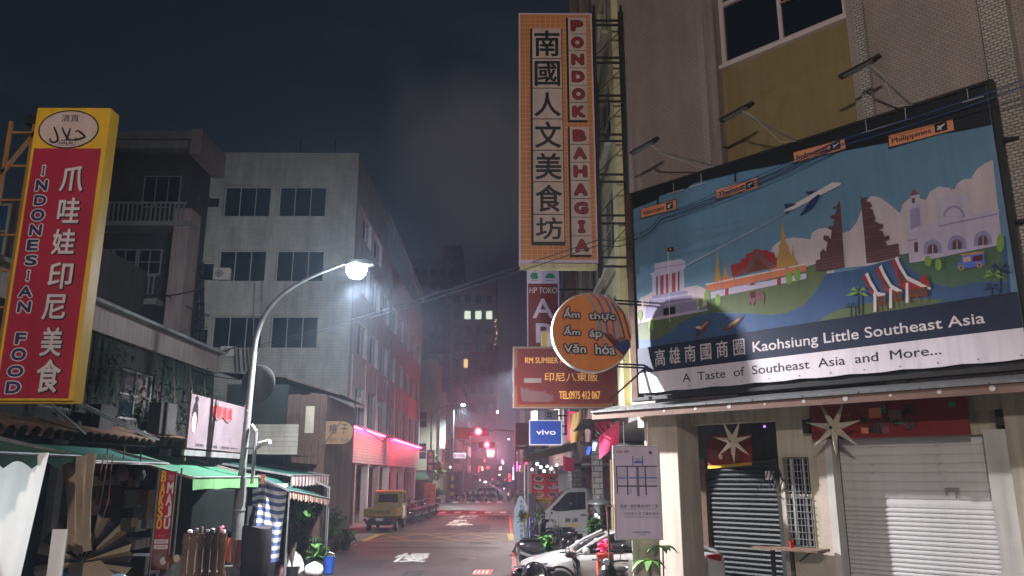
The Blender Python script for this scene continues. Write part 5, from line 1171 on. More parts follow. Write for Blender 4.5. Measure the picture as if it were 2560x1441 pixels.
# vertical corrugated sheets
c0 = None
for i in range(56):
    x = i*.255
    if c0 is None: c0 = G().loft([[(0,-.03,4.0),(0,-.03,5.5)],[(.06,-.075,4.0),(.06,-.075,5.5)],[(.13,-.03,4.0),(.13,-.03,5.5)],[(.19,-.015,4.0),(.19,-.015,5.5)],[(.25,-.03,4.0),(.25,-.03,5.5)]],'dark_green_sheet',cap=False,closed=False).build('corrugated_sheet', sr)
    elif not (23 <= i <= 29 or 34 <= i <= 42 or 7 <= i <= 14): inst(c0, sr, (x,0,-.0))
# rusty eave: overlapping tiles
e0 = None
for i in range(46):
    if e0 is None:
        e0 = G().lathe([(.16,0),(.16,1.05)],(0,0,0),'rust',6,ax='y',a0=0,a1=math.pi).build('roof_tile', sr)
        e0.rotation_euler = (math.radians(15),0,0); e0.location = (.15,-.95,3.42-.13)
    else:
        o = inst(e0, sr, (.15+i*.31,-.95+random.uniform(-.03,.03),3.29+random.uniform(-.012,.012))); o.rotation_euler = (math.radians(15),0,0)
G().add([(0,-.9,3.27),(L_,-.9,3.27),(L_,.0,3.50),(0,.0,3.50)],[(0,1,2,3)],'black').build('eave_board', sr)
# interior
g = G(); g.box(0,3.2,.03,L_,3.4,3.5,'dark_wall'); g.box(0,.05,3.42,L_,3.2,3.5,'dark_wall'); g.box(0,.0,.03,.2,3.2,3.42,'dark_wall'); g.box(L_-.2,0,.03,L_,3.2,3.42,'dark_wall'); g.box(6.9,.1,.03,7.1,3.2,3.42,'dark_wall'); g.build('interior_wall', sr)
G().box(0,0,.028,L_,3.2,.06,'concrete').build('interior_floor', sr)
for x in (3.0,6.9,11.6): G().box(x,-.06,.03,x+.22,.16,3.42,'grey_wall').build('pillar', sr)
def onx(u, v, X): r = ray(u, v); tt = X/r[0]; return (X, r[1]*tt, EYE+r[2]*tt)
# old boxes on the upper wall
for (u0,v0,u1,v1), lb in (((238,1015,280,1090),'weathered grey air-conditioner box on the old roof near the sign stays'),((392,1012,440,1085),'pale rusty sheet-metal box leaning on the old roof behind the pink banner')):
    p = onx(u0,v1,-7.9); q = onx(u1,v0,-7.9); o = G().box(-8.15,p[1],p[2],-7.85,q[1],q[2],'dark_wall').build('roof_box', bevel=.02); tag(o, lb, 'box')
# climbing growth and junk (dark)
vn = thing('climbing_plant', 'dark tangled climbing plant hanging over the old upper wall', 'plant', (0,0,0))
g = G()
for k in range(14): leaves(g,(-8.1,13+k*.68,4.5+.5*math.sin(k*1.7)),(.18,.5,.55),60,'leaf_dark',.14,.4,-.2)
g.build('foliage', vn)
g = G()
for k in range(9): y = 13+k*1.0; g.tube([(-8.15,y,5.5),(-8.05,y+.2*random.random(),4.8),(-8.0,y+.3*random.random(),3.9+random.random()*.4)],.012,'stem',4)
g.build('stem', vn)
# awnings
def awning(Y0, Y1, Xf, Xb, zf, zb, m, vm, label, val=.22, scal=9, dz=0, amp=.05, poles=True, endm=None):
    t = thing('awning', label, 'awning', (Xf, Y0, 0), math.radians(90))   # local x -> +Y, local y -> -X
    L_ = Y1-Y0; D = Xf-Xb; n, k = 14, 6; vs = []
    for j in range(k+1):
        for i in range(n+1):
            a, b = i/n, j/k; vs.append((a*L_, b*D, zf+(zb-zf)*b-.05*math.sin(math.pi*b)*(1+.3*math.sin(a*9))+dz*a))
    G().add(vs, [(j*(n+1)+i, j*(n+1)+i+1, (j+1)*(n+1)+i+1, (j+1)*(n+1)+i) for j in range(k) for i in range(n)], m).build('fabric', t, smooth=True)
    nn = scal*6; up = [(L_*i/nn, 0, zf+dz*i/nn) for i in range(nn+1)]; lo_ = [(L_*i/nn, -.015+.012*math.sin(i*.9), zf+dz*i/nn-val+amp*abs(math.sin(math.pi*i*scal/nn))) for i in range(nn+1)]
    g = G(); ms_ = vm if isinstance(vm, (list,tuple)) else [vm]
    for i in range(nn): g.poly([lo_[i],lo_[i+1],up[i+1],up[i]], ms_[(i//2) % len(ms_)])
    g.build('valance', t)
    G().tube([(0,0,zf-.02),(L_,0,zf-.02+dz)],.02,'galv',6).build('front_rail', t)
    for x in (0, L_): G().bar((x,0,zf-.03),(x,D,zb-.03),.05,endm or 'galv').build('side_arm', t)
    if poles:
        for x in (.03, L_-.03): G().cyl((x,.02,.03),(x,.02,zf-.04),.02,'galv',n=8).build('pole', t)
    return t
awning(15.3, 19.3, -5.95, -7.6, 2.68, 3.12, 'awning_green', 'awning_light', 'middle light green awning with a bright green front flap beside the lamp post', .26, 3, amp=.02, endm='pinkish_wall', poles=False)
awning(8.4, 11.3, -6.0, -7.9, 2.98, 3.40, 'awning_green', 'awning_green', 'nearest dark green awning with a ragged scalloped edge at the far left', .20, 5, amp=.09, poles=False)
awning(11.5, 15.1, -6.35, -7.6, 2.93, 3.22, 'awning_teal', 'galv', 'flat green and clear roof sheet between the two near awnings', .05, 3, amp=.0, poles=False)
awning(21.8, 26.4, -5.8, -7.8, 2.72, 3.05, 'awning_teal', ['print_white','print_pinkwhite','print_brown2'], 'teal awning with a striped frayed flap below the wooden shed', .34, 12, amp=.05)
awning(20.0, 24.6, -5.35, -6.2, 2.35, 2.72, 'awning_teal', ['print_pinkwhite','print_ocher'], 'low small awning with a beige frilled edge over the plants', .24, 12, dz=-.32)
tag(G().poly([(-5.9,19.3,2.72),(-5.78,19.36,2.72),(-5.85,19.34,2.45)],'print_ocher').build('fabric_scrap'), 'orange corner scrap at the end of the light green awning', 'cloth')
# shop rear junk
def bigbox(u0,v0,u1,v1,Y,d,m,name,label,cat,bev=.01):
    a = at_y(u0,v1,Y); b = at_y(u1,v0,Y); return tag(G().box(a[0],Y,max(a[2],.03),b[0],Y+d,b[2],m).build(name, bevel=bev), label, cat)
# white tent sheet at the far left
g = G(); vs = []; n, k = 26, 10
for j in range(k+1):
    for i in range(n+1):
        a, b = i/n, j/k; x = -7.2+a*1.38-.22*b*a; vs.append((x, 10.2+.5*(1-a)*.3+.07*math.sin(a*16+b*2)*(.4+b), 2.98-b*2.95))
g.add(vs, [(j*(n+1)+i, j*(n+1)+i+1, (j+1)*(n+1)+i+1, (j+1)*(n+1)+i) for j in range(k) for i in range(n)], 'tent_white')
tag(g.build('tent_sheet', smooth=True), 'large white plastic sheet hanging at the far left under the green awning', 'sheet')
tag(G().prism([(0,1.1),(.35,1.2),(.1,2.03),(0,2.0)],0,.02,'cloth_tan').build('canvas_patch', loc=(-6.5,10.05,0)), 'tan canvas corner low at the left picture edge', 'cloth')
tag(G().box(-5.88,10.6,.3,-5.68,10.63,2.02,'cloth_white').build('white_board', bevel=.01), 'narrow white board behind the beige curtain', 'board')
# beige curtain
g = G(); vs = []; n, k = 20, 12
for j in range(k+1):
    b = j/k; w = .50-.12*math.sin(math.pi*b*.9)-.05*b; cx = -5.98+.16*b
    for i in range(n+1): a = i/n; vs.append((cx-w/2+w*a, 11.2+.06*math.sin(a*22+b), 2.98-b*1.30+ (0.02*math.sin(a*9))))
g.add(vs, [(j*(n+1)+i, j*(n+1)+i+1, (j+1)*(n+1)+i+1, (j+1)*(n+1)+i) for j in range(k) for i in range(n)], 'cloth_beige'); tag(g.build('curtain', smooth=True), 'beige gathered curtain hanging next to the white sheet', 'curtain')
# ropes
for k, (p, q) in enumerate((((-5.93,11.8,3.0),(-6.0,11.6,1.75)),((-5.86,11.8,3.0),(-5.95,11.6,1.5)),((-5.85,11.9,3.0),(-5.83,11.6,1.7)))):
    tag(G().tube([p,((p[0]+q[0])/2+.01,p[1],(p[2]+q[2])/2),q],.009,['red_string','cloth_beige','red_string'][k],5).build('rope'), ['leftmost red rope hanging from the awning beside the beige curtain','pale rope hanging between the two red ropes','rightmost red rope hanging over the patterned umbrella'][k], 'rope')
# patterned folded umbrella (fan)
t = thing('patterned_umbrella', 'tan and black patterned umbrella half folded at the bottom left', 'umbrella', (-5.82,11.35,1.55), math.radians(12))
nn = 16
for i in range(nn):
    a0, a1 = math.radians(-40+i*15), math.radians(-40+(i+1)*15); am = (a0+a1)/2
    G().add([(0,0,0),(.62*math.cos(a0),.10,.62*math.sin(a0)),(.60*math.cos(am),-.02,.60*math.sin(am)),(.62*math.cos(a1),.10,.62*math.sin(a1))],[(0,1,2),(0,2,3)],'cloth_tan' if i % 2 else 'cloth_dark').build('panel', t)
for i in range(0,nn+1,2): a0 = math.radians(-40+i*15); G().tube([(0,0,0),(.63*math.cos(a0),.1,.63*math.sin(a0))],.006,'steel',4).build('rib', t)
G().tube([(0,0,.05),(-.05,.02,-1.4)],.014,'steel').build('shaft', t)
tag(G().prism([(0,0),(.72,-.05),(.78,.38),(.5,.62),(.1,.55)],0,.03,'cloth_tan').build('folded_canvas', loc=(-6.05,11.28,.95)), 'tan folded canvas with dark blotches under the umbrella', 'cloth')
g = G(); vs = []
tag(G().loft([[(-5.93+r*math.cos(a)*(1+.15*math.sin(3*a)),11.0+r*.7*math.sin(a),z) for a in [2*math.pi*i/12 for i in range(12)]] for r, z in ((.13,.9),(.17,1.1),(.15,1.3),(.09,1.42),(.05,1.46))],'blue_bag').build('blue_bag', smooth=True), 'bright blue plastic bag at the bottom left corner', 'bag')
tag(G().box(-6.0,10.9,.03,-5.7,11.2,.9,'black').build('stool'), 'dark stool under the blue plastic bag', 'stool')
t = thing('helmet', 'light blue open-face helmet with a silver visor at the bottom left', 'helmet', (-5.10,10.9,1.30)); G().lathe([(.16,-.06),(.165,0),(.14,.08),(.08,.13),(0,.145)],(0,0,0),mat('helmet_blue',(.22,.38,.50),.25,0,coat=.5),22).build('shell', t, smooth=True); G().lathe([(.168,-.04),(.172,.01),(.165,.03)],(0,0,0),'chrome',16,a0=-2.4,a1=-.7).build('visor', t, smooth=True)
tag(G().box(-5.28,10.75,.03,-4.92,11.05,1.225,'black').build('crate'), 'dark crate carrying the light blue helmet', 'crate')
# sign BAKSO MAJU
S = Fr(0, 13, 0); t = S.thing('vertical_food_sign', 'red vertical sign with yellow letters BAKSO and white letters MAJU', 'sign')
a, b = S.p(371,1425), S.p(438,1178); x0, x1, z0, z1 = a[0]+.03, b[0]+.02, a[1], b[1]
G().box(x0,0,z0,x1,.06,z1,'rust').build('housing', t); G().rect(x0+.015,z0+.02,x1-.015,z1-.01,-.004,'print_crimson').build('face', t)
def bm(x, y): return S.p(x/3.125, 980+y/3.125)
g = G(); W_ = x1-x0
for i, ch in enumerate('BAKSO'): za = bm(1200,700+i*93)[1]; g.text(ch, x0+W_*.12, za, x0+W_*.40, za+.165, -.006, 'print_yellow', .03)
for i, ch in enumerate('MAJU'): za = bm(1300,790+i*93)[1]; g.text(ch, x0+W_*.56, za, x0+W_*.90, za+.165, -.006, 'print_white', .03)
g.text('TOKO', x0+W_*.56, bm(0,690)[1], x0+W_*.92, bm(0,650)[1], -.006, 'print_cloud', .0); g.text('TEL 07282', x0+W_*.25, bm(0,1128)[1], x0+W_*.7, bm(0,1118)[1], -.006, 'print_cloud')
for ya, yb in ((1152,1185),(1195,1228)): g.rect(x0+.02, bm(0,yb)[1], x1-.02, bm(0,ya)[1], -.006, 'print_white'); g.text('台灣小吃印尼料理', x0+.05, bm(0,yb-7)[1], x1-.05, bm(0,ya+8)[1], -.0075, 'print_ink')
g.rect(x0+.03, bm(0,1380)[1], x1-.03, bm(0,1232)[1], -.006, 'print_brown2')
for k in range(5): g.disc(x0+.12+.07*k, bm(0,1300+20*(k%2))[1], .05, .06, -.0078-.0012*k, ['print_grey','print_cloud','print_brown','print_ocher','print_pinkwhite'][k], 9)
g.build('lettering', t)
for x in (x0-.03, x1+.07): G().cyl((x,.03,.03),(x,.03,z1+.05),.015,'galv',n=7).build('post', t)
# pallet
t = thing('wooden_pallet', 'weathered wooden pallet fence with metal studs left of the lamp post', 'pallet', (-6.30,16.0,.03))
b0 = None
for i in range(6):
    o = G().box(0,0,0,.115,.03,1.56+.02*(i%2),'wood').build('board', t, bevel=.006) if b0 is None else inst(b0, t, (i*.145,0,0))
    b0 = b0 or o
for z in (.1,.75,1.38): G().box(-.02,.031,z,.86,.06,z+.1,'wood').build('rail', t)
s0 = None
for i in range(6):
    for z in (.8,.95,1.1,1.3,1.45):
        if s0 is None: s0 = G().cyl((0,0,0),(0,-.008,0),.012,'galv',n=6).build('stud', t, loc=(.055,0,.8))
        elif not (i == 0 and z == .8): inst(s0, t, (i*.145+.055,0,z))
t = thing('shelf_bottles', 'row of small jars and cloths on top of the wooden pallet', 'jars', (-6.25,16.02,1.60))
for k in range(7): G().lathe([(0,0),(.05-.006*(k%4),0),(.05-.006*(k%4),.04+.03*(k%3)),(.03,.06+.03*(k%3)),(0,.06+.03*(k%3))],(.05+k*.11+.02*(k%2),.03,.0),['cloth_white','galv','print_brown2'][k%3],10).build('jar', t, smooth=True)
tag(G().lathe([(0,-.03),(.03,0),(0,.03)],(0,0,0),'red_soft',10).build('red_led', loc=(-5.53,15.95,1.72)), 'small glowing red lamp on the wooden pallet', 'lamp')
def cloth(p, w, h, m, label, name='hanging_cloth', fold=.04, taper=0):
    n, k = 12, 8; vs = []
    for j in range(k+1):
        for i in range(n+1): a, b = i/n, j/k; vs.append((w*(a-.5)*(1-taper*b)+w*.5, fold*math.sin(a*11+b*2), -h*b+.03*math.sin(a*7)*b))
    return tag(G().add(vs, [(j*(n+1)+i, j*(n+1)+i+1, (j+1)*(n+1)+i+1, (j+1)*(n+1)+i) for j in range(k) for i in range(n)], m).build(name, loc=p, smooth=True), label, 'cloth')
cloth((-5.44,15.9,1.52),.13,.45,'print_wallorange','orange-pink cloth hanging right of the pallet'); cloth((-5.28,15.9,1.48),.16,.50,'print_brown2','brown cloth hanging next to the lamp post foot')
# interior clutter of the dark shop
bigbox(300,1225,350,1330,17.0,.5,'grey_wall','fridge','grey upright fridge in the dark shop','fridge')
bigbox(225,1385,290,1441,14.5,.4,'cloth_tan','cardboard_box','tan cardboard panel at the bottom of the dark shop','box')
bigbox(240,1350,340,1375,15.0,.6,'grey_wall','counter','grey counter top inside the dark shop','counter')
bigbox(300,1270,335,1295,15.2,.4,'black','television','small black television in the dark shop','television')
bigbox(300,1390,365,1441,14.0,.5,'black_metal','cupboard','dark low cupboard beside the vertical red sign','cupboard')
bigbox(475,1225,600,1330,20.0,.6,'dark_green_sheet','display_cooler','dark bluish cooler cabinet behind the pallet','cooler')
for k,(u0,v0,u1,v1,m) in enumerate(((250,1160,300,1190,'cloth_dark'),(345,1225,372,1300,'wood'),(205,1245,230,1320,'wood'))): bigbox(u0,v0,u1,v1,15.6,.3,m,'shop_shelf',['dark bundle hanging under the shop ceiling','brown wooden shelf left of the vertical sign','wooden board behind the red ropes'][k],'shelf')
# goods inside the dark shop
rq = random.Random(11)
for k_, (u_, v_, mm_, lb_) in enumerate(((222,1215,'cloth_tan','tan carton on the top shelf of the dark shop, at the left end'),(262,1212,'grey_wall','grey carton on the top shelf of the dark shop, left of the hanging bags'),(318,1218,'wood','brown wooden box on the top shelf of the dark shop'),(230,1262,'print_brown2','mauve box on the second shelf of the dark shop'),(286,1265,'dark_green_sheet','dark green box on the second shelf of the dark shop'),(345,1262,'print_woodsign','light brown box on the second shelf beside the vertical red sign'),(300,1318,'cloth_tan','tan box low in the dark shop under the television'),(352,1322,'grey_wall','grey box low in the dark shop beside the vertical red sign'))):
    p_ = at_y(u_, v_, 15.4+.12*k_)
    o_ = G().box(0,0,0,rq.uniform(.12,.3),.2,rq.uniform(.10,.26),mm_).build('goods_box', loc=p_, rz=rq.uniform(-.3,.3)); tag(o_, lb_, 'box', 'boxes of goods inside the dark shop')
for k_, (u_, lb_) in enumerate(((262,'left'),(305,'middle'),(348,'right'))):
    p_ = at_y(u_, 1180, 14.2); tag(G().lathe([(0,-.16),(.09,-.14),(.12,-.05),(.07,.08),(.015,.14),(.01,.45)],(0,0,0),['cloth_dark','print_brown2','dark_green_sheet'][k_],10).build('hanging_bag', loc=p_, smooth=True), lb_+' of the three dark bags hanging from the shop ceiling', 'bag')
# striped tarp
g = G(); vs = []; n, k = 24, 40
S = Fr(0, 20.2, 0); a, b = S.p(618,1400), S.p(722,1205)
for j in range(k+1):
    for i in range(n+1): u_, w_ = i/n, j/k; vs.append((a[0]+(b[0]-a[0])*u_*(1-.12*w_), 20.2+.07*math.sin(u_*9+w_*3)+.04*math.sin(u_*23), b[1]-(b[1]-a[1])*w_+.05*math.sin(u_*6)))
fs = [(j*(n+1)+i, j*(n+1)+i+1, (j+1)*(n+1)+i+1, (j+1)*(n+1)+i) for j in range(k) for i in range(n)]
mat('tarp_blue',(.10,.15,.32),.6,.15); mat('tarp_red',(.30,.08,.10),.6,.15)
for md_, m_ in ((0,'cloth_white'),(1,'tarp_blue')): 
    sel = [f for q_, f in enumerate(fs) if ((q_//n)//2) % 2 == md_]; g.add(vs, sel, m_)
tag(g.build('striped_tarp', smooth=True), 'blue and white striped tarpaulin hung behind the lamp post', 'tarpaulin')
cloth((-6.15,19.0,2.0),.30,1.3,'cloth_dark','dark patterned cloth hanging left of the lamp post behind the pallet',fold=.05)
# black sack
g = G(); g.loft([[(-5.45+w*math.cos(a)*1.0,17.9+.18*math.sin(a),z+.04*math.sin(2*a)) for a in [2*math.pi*i/14 for i in range(14)]] for w, z in ((.2,.35),(.30,.55),(.34,.9),(.33,1.3),(.33,1.58),(.32,1.6))], 'cloth_dark'); tag(g.build('black_sack', smooth=True), 'large black sack hanging on the lamp post', 'sack')
tag(G().lathe([(0,0),(.2,0),(.22,.4),(.2,.42),(0,.42)],(-5.45,17.9,.03),'steel',16).build('grey_bin', smooth=True), 'grey bin under the black sack', 'bin')
# pink banner
q = [onx(480,985,-6.8), onx(618,1022,-6.8), onx(612,1135,-6.8), onx(470,1115,-6.8)]
t = thing('pink_banner', 'faded pink banner with a dark haired figure and red lettering above the green awning', 'banner', (-6.8,17.0,0), math.radians(90))
W_, za, zb_ = 3.75, 3.27, 4.42
G().box(0,0,za,W_,.03,zb_,mat('banner_pink',(.15,.118,.13),.6,.2,2)).build('sheet', t)
g = G(); g.disc(.28,3.95,.17,.33,-.004,'print_ink',16); g.disc(.30,4.33,.10,.07,-.0055,'print_ink',12); g.disc(.25,3.82,.12,.22,-.0065,'print_skin',14)
g.text('美麗媽媽', 1.15, 4.0, 2.6, 4.30, -.004, 'print_letter_red', .02)
for i in range(5): g.text('越南小吃 · 美容美甲', .85, 3.86-i*.085, 2.7-.1*(i%2), 3.90-i*.085, -.004, 'print_grey')
g.text('河粉 · 春捲 · 咖啡 0921', .4, 3.31, 3.2, 3.38, -.004, 'print_ink', .01)
g.tube([(1.3,-.01,4.05),(1.6,-.01,3.95),(1.9,-.01,4.05),(2.3,-.01,3.94),(2.5,-.01,4.0)],.012,'print_brown'); g.build('print', t)
G().box(-.1,.0,za-.16,W_+.1,.06,za-.04,'galv').build('gutter', t)
for x in (0.05, W_-.05): G().bar((x,.05,3.0),(x,.05,zb_+.08),.04,'rust').build('post', t)
# ================================================================== LAMP POST with lamp
LX, LY_ = -5.98, 18.2
lp = thing('street_lamp', 'tall galvanised street lamp with a curved arm and a dazzling white lamp', 'street lamp', (LX,LY_,.03))
G().box(-.24,-.2,0,.20,.2,.75,'galv').build('base_box', lp, bevel=.015)
G().cyl((0,0,.751),(0,0,2.6),.135,'galv',.12,16).build('lower_pole', lp, smooth=True)
G().cyl((0,0,2.6),(.06,0,5.5),.085,'galv',.070,14).build('pole', lp, smooth=True)
hx = at_y(868,676,18.2); pts = [(.06,0,5.5)]
P0, P1, P2, P3 = Vector((.06,0,5.5)), Vector((.10,0,6.7)), Vector((.75,0,7.15)), Vector((hx[0]-LX-.05,0,hx[2]+.14))
for i in range(1,15): s = i/14; pts.append(tuple(P0*(1-s)**3+P1*3*s*(1-s)**2+P2*3*s*s*(1-s)+P3*s**3))
G().tube(pts,.062,'galv',12,.038).build('arm', lp, smooth=True)
G().cyl((.0,.0,1.9),(.0,.0,1.94),.14,'steel',n=16).build('band', lp); G().cyl((.02,0,4.1),(.02,0,4.13),.085,'steel',n=16).build('band', lp)
hd = G().loft([[(x,-w,z0_),(x,w,z0_),(x,w*.8,z1_),(x,-w*.8,z1_)] for x,w,z0_,z1_ in ((-.08,.05,-.03,.04),(.05,.13,-.05,.08),(.45,.16,-.05,.09),(.62,.10,-.03,.05))],'galv').build('lamp_head', lp, smooth=True)
hd.location = (hx[0]-LX,0,hx[2]+.14)
bulb = G().lathe([(0,-.25),(.14,-.21),(.23,-.10),(.25,0),(.20,.10),(.08,.15)],(0,0,0),'lamp_glow',20).build('bulb', lp, smooth=True); bulb.location = (hx[0]-LX+.22,0,hx[2]-.0)
LPOS = (hx[0]+.22, 18.2, hx[2]-.30)
dk = G().lathe([(0,0),(.42,0),(.44,.015),(.40,.04),(0,.06)],(0,0,0),mat('disc_grey',(.035,.035,.036),.6,.2,3),32,ax='y').build('mirror_disc', lp, smooth=True); dk.location = (.17,.12,at_y(637,962,18.3)[2]); dk.rotation_euler = (0,0,math.radians(-14))
cc = at_y(655,1110,18.0)
G().tube([(.05,-.05,cc[2]-.12),(.35,-.1,cc[2]-.12),(.42,-.1,cc[2]-.05)],.022,'galv').build('camera_arm', lp); G().tube([(.28,-.1,cc[2]-.9),(.28,-.1,cc[2]+.25),(.15,-.05,cc[2]+.4)],.045,'galv',8).build('conduit', lp)
o = G().cyl((-.14,0,0),(.14,0,0),.055,'white_wall',n=14).build('camera_body', lp, smooth=True); o.location = (.50,-.12,cc[2]); o.rotation_euler = (0,math.radians(-10),math.radians(-20))
o = G().cyl((-.15,0,0),(-.141,0,0),.045,'black',n=14).build('camera_lens', lp); o.location = (.50,-.12,cc[2]); o.rotation_euler = (0,math.radians(-10),math.radians(-20))
# second lamp (far)
b = at_y(1158,1012,80)
l2 = thing('street_lamp', 'distant curved-arm street lamp with a greenish white light beyond the crossing', 'street lamp', (-7.55,80,.02))
G().cyl((0,0,0),(0,0,7.6),.12,'galv',.09,10).build('pole', l2)
G().tube([(0,0,7.6),(.1,0,8.5),(.5,0,9.2),(1.4,0,9.5),(b[0]+7.55,0,b[2]+.1)],.09,'galv',8,.05).build('arm', l2)
o = G().lathe([(0,-.18),(.2,-.1),(.24,0),(.1,.08)],(0,0,0),'lamp_glow_far',14).build('bulb', l2); o.location = (b[0]+7.55,0,b[2])
G().lathe([(0,0),(.42,0),(.42,.05),(0,.05)],(.1,-.2,3.0),'galv',20,ax='y').build('mirror_disc', l2)
gs = simple_sign(78, 1066, 1125, 1087, 1182, 'print_green_sign', 'dark green vertical street name sign on the distant lamp pole', [('新',.25,.70,.75,.92,'print_white'),('興',.25,.42,.75,.64,'print_white'),('街',.25,.12,.75,.34,'print_white')], wallx=None, side='print_green_sign', th=.06)
# shed
S = Fr(0,27,0)
sd = thing('wooden_shed', 'tall patched shed with dark green sheets and weathered orange boards', 'shed', (-9.6,27,0))
G().box(0,0,.03,2.1,5,5.75,'dark_green_sheet').build('wall', sd)
bb = None
for i in range(6):
    x = 2.12+i*.225
    bb = bb or G().box(0,-.02,2.5,.215,.1,5.4,'orange_sheet').build('board', sd)
    if i == 0: bb.location = (x,0,0)
    else: o = inst(bb, sd, (x,random.uniform(-.01,.01),random.uniform(-.03,.03)))
G().box(2.12,.12,.03,3.46,5,5.35,'orange_sheet').build('side_wall', sd)
G().box(2.75,-.04,4.1,3.05,-.025,5.0,'cream').build('panel', sd)
g = G(); g.add([(-.3,-.25,6.15),(2.1,-.25,5.95),(3.95,-.35,5.40),(3.95,5.2,5.40),(2.1,5.2,5.95),(-.3,5.2,6.15)],[(0,1,4,5),(1,2,3,4)],'rust'); g.build('roof', sd)
G().tube([(2.1,-.26,5.93),(3.97,-.36,5.37)],.035,'orange_sheet',6).build('roof_edge', sd)
tag(G().box(-8.3,25.6,3.35,-6.7,25.66,4.3,'tile_wall').build('sheet_screen'), 'pale metal screen catching red light beside the lamp post camera', 'screen')
g = thing('shed_canopy_roof','thin rusty roof edge over the teal awning','roof',(0,0,0)); G().add([(-7.9,23.5,3.30),(-6.2,23.6,3.28),(-6.2,26.5,3.28),(-7.9,26.5,3.4)],[(0,1,2,3)],'rust').build('sheet', g)
# round-ended wooden sign on post
S = Fr(0,27,0); a, b = S.p(812,1110), S.p(884,1053)
t = S.thing('wooden_sign', 'round-ended tan sign with brush characters on a thin black post', 'sign')
h = (b[1]-a[1]); r = h/2; pts = [(a[0],a[1]),(b[0]-r,a[1])]+[(b[0]-r+r*math.sin(math.pi*i/12), a[1]+r-r*math.cos(math.pi*i/12)) for i in range(13)]+[(a[0],b[1])]
G().prism(pts,0,.10,'print_woodsign').build('board', t); g = G(); w = b[0]-a[0]
g.text('格', a[0]+w*.12, a[1]+h*.45, a[0]+w*.42, a[1]+h*.88, -.005, 'print_ink', .02); g.text('子', a[0]+w*.56, a[1]+h*.45, a[0]+w*.78, a[1]+h*.88, -.005, 'print_ink', .02); g.text('咖啡 · 飲品', a[0]+w*.15, a[1]+h*.10, a[0]+w*.85, a[1]+h*.28, -.005, 'print_ink'); g.build('lettering', t)
px = S.p(808,1200)[0]; G().box(px-.03,.02,.03,px+.03,.08,a[1],'black_metal').build('post', t)
G().bar((px-.1,-.03,a[1]-.1),(px+.55,-.03,b[1]+.05),.025,'black_metal').build('wire_brace', t); G().bar((px-.15,0,a[1]-.1),(px+.1,0,a[1]-.1),.03,'black_metal').build('bracket', t)
# plants left
for i, (X, Y, r, zc, lb, sz_, n_) in enumerate(((-5.75,22.2,.55,1.75,'broad-leaved plant arching out beside the striped tarpaulin',.26,420),(-5.95,24.6,.6,1.6,'light green shrub below the frilled low awning',.22,420),(-6.2,28.0,.75,.95,'dense dark green bush at the roadside corner',.16,700),(-5.4,23.8,.4,.5,'low spiky pot plant beside the blue bucket',.3,200),(-5.9,30.2,.5,.35,'low dark green plant spilling over the kerb',.2,240),(-6.6,25.6,.7,1.1,'shadowy tall shrub under the teal awning',.2,400))):
    plant((X,Y,.03), lb, (r,r,r*.8), n_, sz_, .35 if i == 3 else .5, pot='concrete' if i % 2 else 'plastic_black', potr=.2, poth=.3, zc=zc, stems=8, mats=('leaf_dark','leaf','leaf_dark') if i in (2,4,5) else ('leaf','leaf_light','leaf_dark'))
def lump(loc, r, m, name, label, cat, seed=1):
    rr = random.Random(seed); rings = []
    for (s, z) in ((.75,0),(1,.2),(1.0,.5),(.75,.8),(.35,1.0),(.1,1.08)):
        rings.append([(r[0]*s*math.cos(2*math.pi*i/16)*rr.uniform(.78,1.12), r[1]*s*math.sin(2*math.pi*i/16)*rr.uniform(.78,1.12), r[2]*z+rr.uniform(-.04,.04)) for i in range(16)])
    return tag(G().loft(rings, m).build(name, loc=loc, smooth=True, sub=1), label, cat)
lump((-5.75,22.4,.03),(.28,.22,.62),'white_bag','plastic_sack','tall white plastic sack beside the plants','sack',3); lump((-5.25,22.6,.03),(.30,.25,.34),'white_bag','plastic_sack','low white plastic sack leaning by the blue bucket','sack',5); lump((-6.05,22.0,.03),(.22,.2,.36),'print_brown2','plastic_sack','pinkish patterned sack left of the white sacks','sack',8)
t = thing('blue_bucket','blue plastic bucket at the road edge below the plants','bucket',(-4.98,23.2,.03)); G().lathe([(0,0),(.13,0),(.17,.42),(.18,.43),(.16,.42),(.12,.02),(0,.02)],(0,0,0),mat('bucket_blue',(.02,.07,.32),.4),18).build('pail',t,smooth=True); G().tube([(-.17,0,.4),(-.12,0,.52),(0,0,.56),(.12,0,.52),(.17,0,.4)],.008,'steel').build('handle',t)
tag(G().box(-6.6,21.3,.03,-6.1,21.9,1.2,'concrete').build('stone_block', bevel=.03), 'rough grey block among the plants by the tarpaulin', 'block')
# ================================================================== TILED BUILDING ON THE LEFT
YF, XS = 41.0, -8.3
TB = thing('tiled_building', 'pale tiled office block with a long pink-lit side beside the yellow truck', 'building', (XS,YF,0))
FR = Fr(XS, YF, 0)
xw = -8.2
holes = []; rects = []
for (u0,v0,u1,v1) in ((555,465,678,540),(693,465,816,540),(541,625,666,702),(686,625,810,702),(525,790,656,870),(672,790,795,870)):
    a, b = FR.p(u0,v1), FR.p(u1,v0); holes.append((a[0],a[1],b[0],b[1])); rects.append((a[0],a[1],b[0],b[1],2))
for (u0,v0,u1,v1) in ((507,490,549,517),(495,655,535,700),(480,820,520,868)):
    a, b = FR.p(u0,v1), FR.p(u1,v0); holes.append((a[0],a[1],b[0],b[1])); rects.append((a[0],a[1],b[0],b[1],1))
wall_holes(g := G(), xw, 0, 3.35, 20.35, holes, 0, .35, 'tile_wall'); g.build('front_wall', TB)
for i, r in enumerate(rects): window(TB, *r[:4], .20, 'alu_pale' if r[4] == 1 else 'alu', 'glass_dark', 3 if r[4] == 2 else 1, 1, .05)
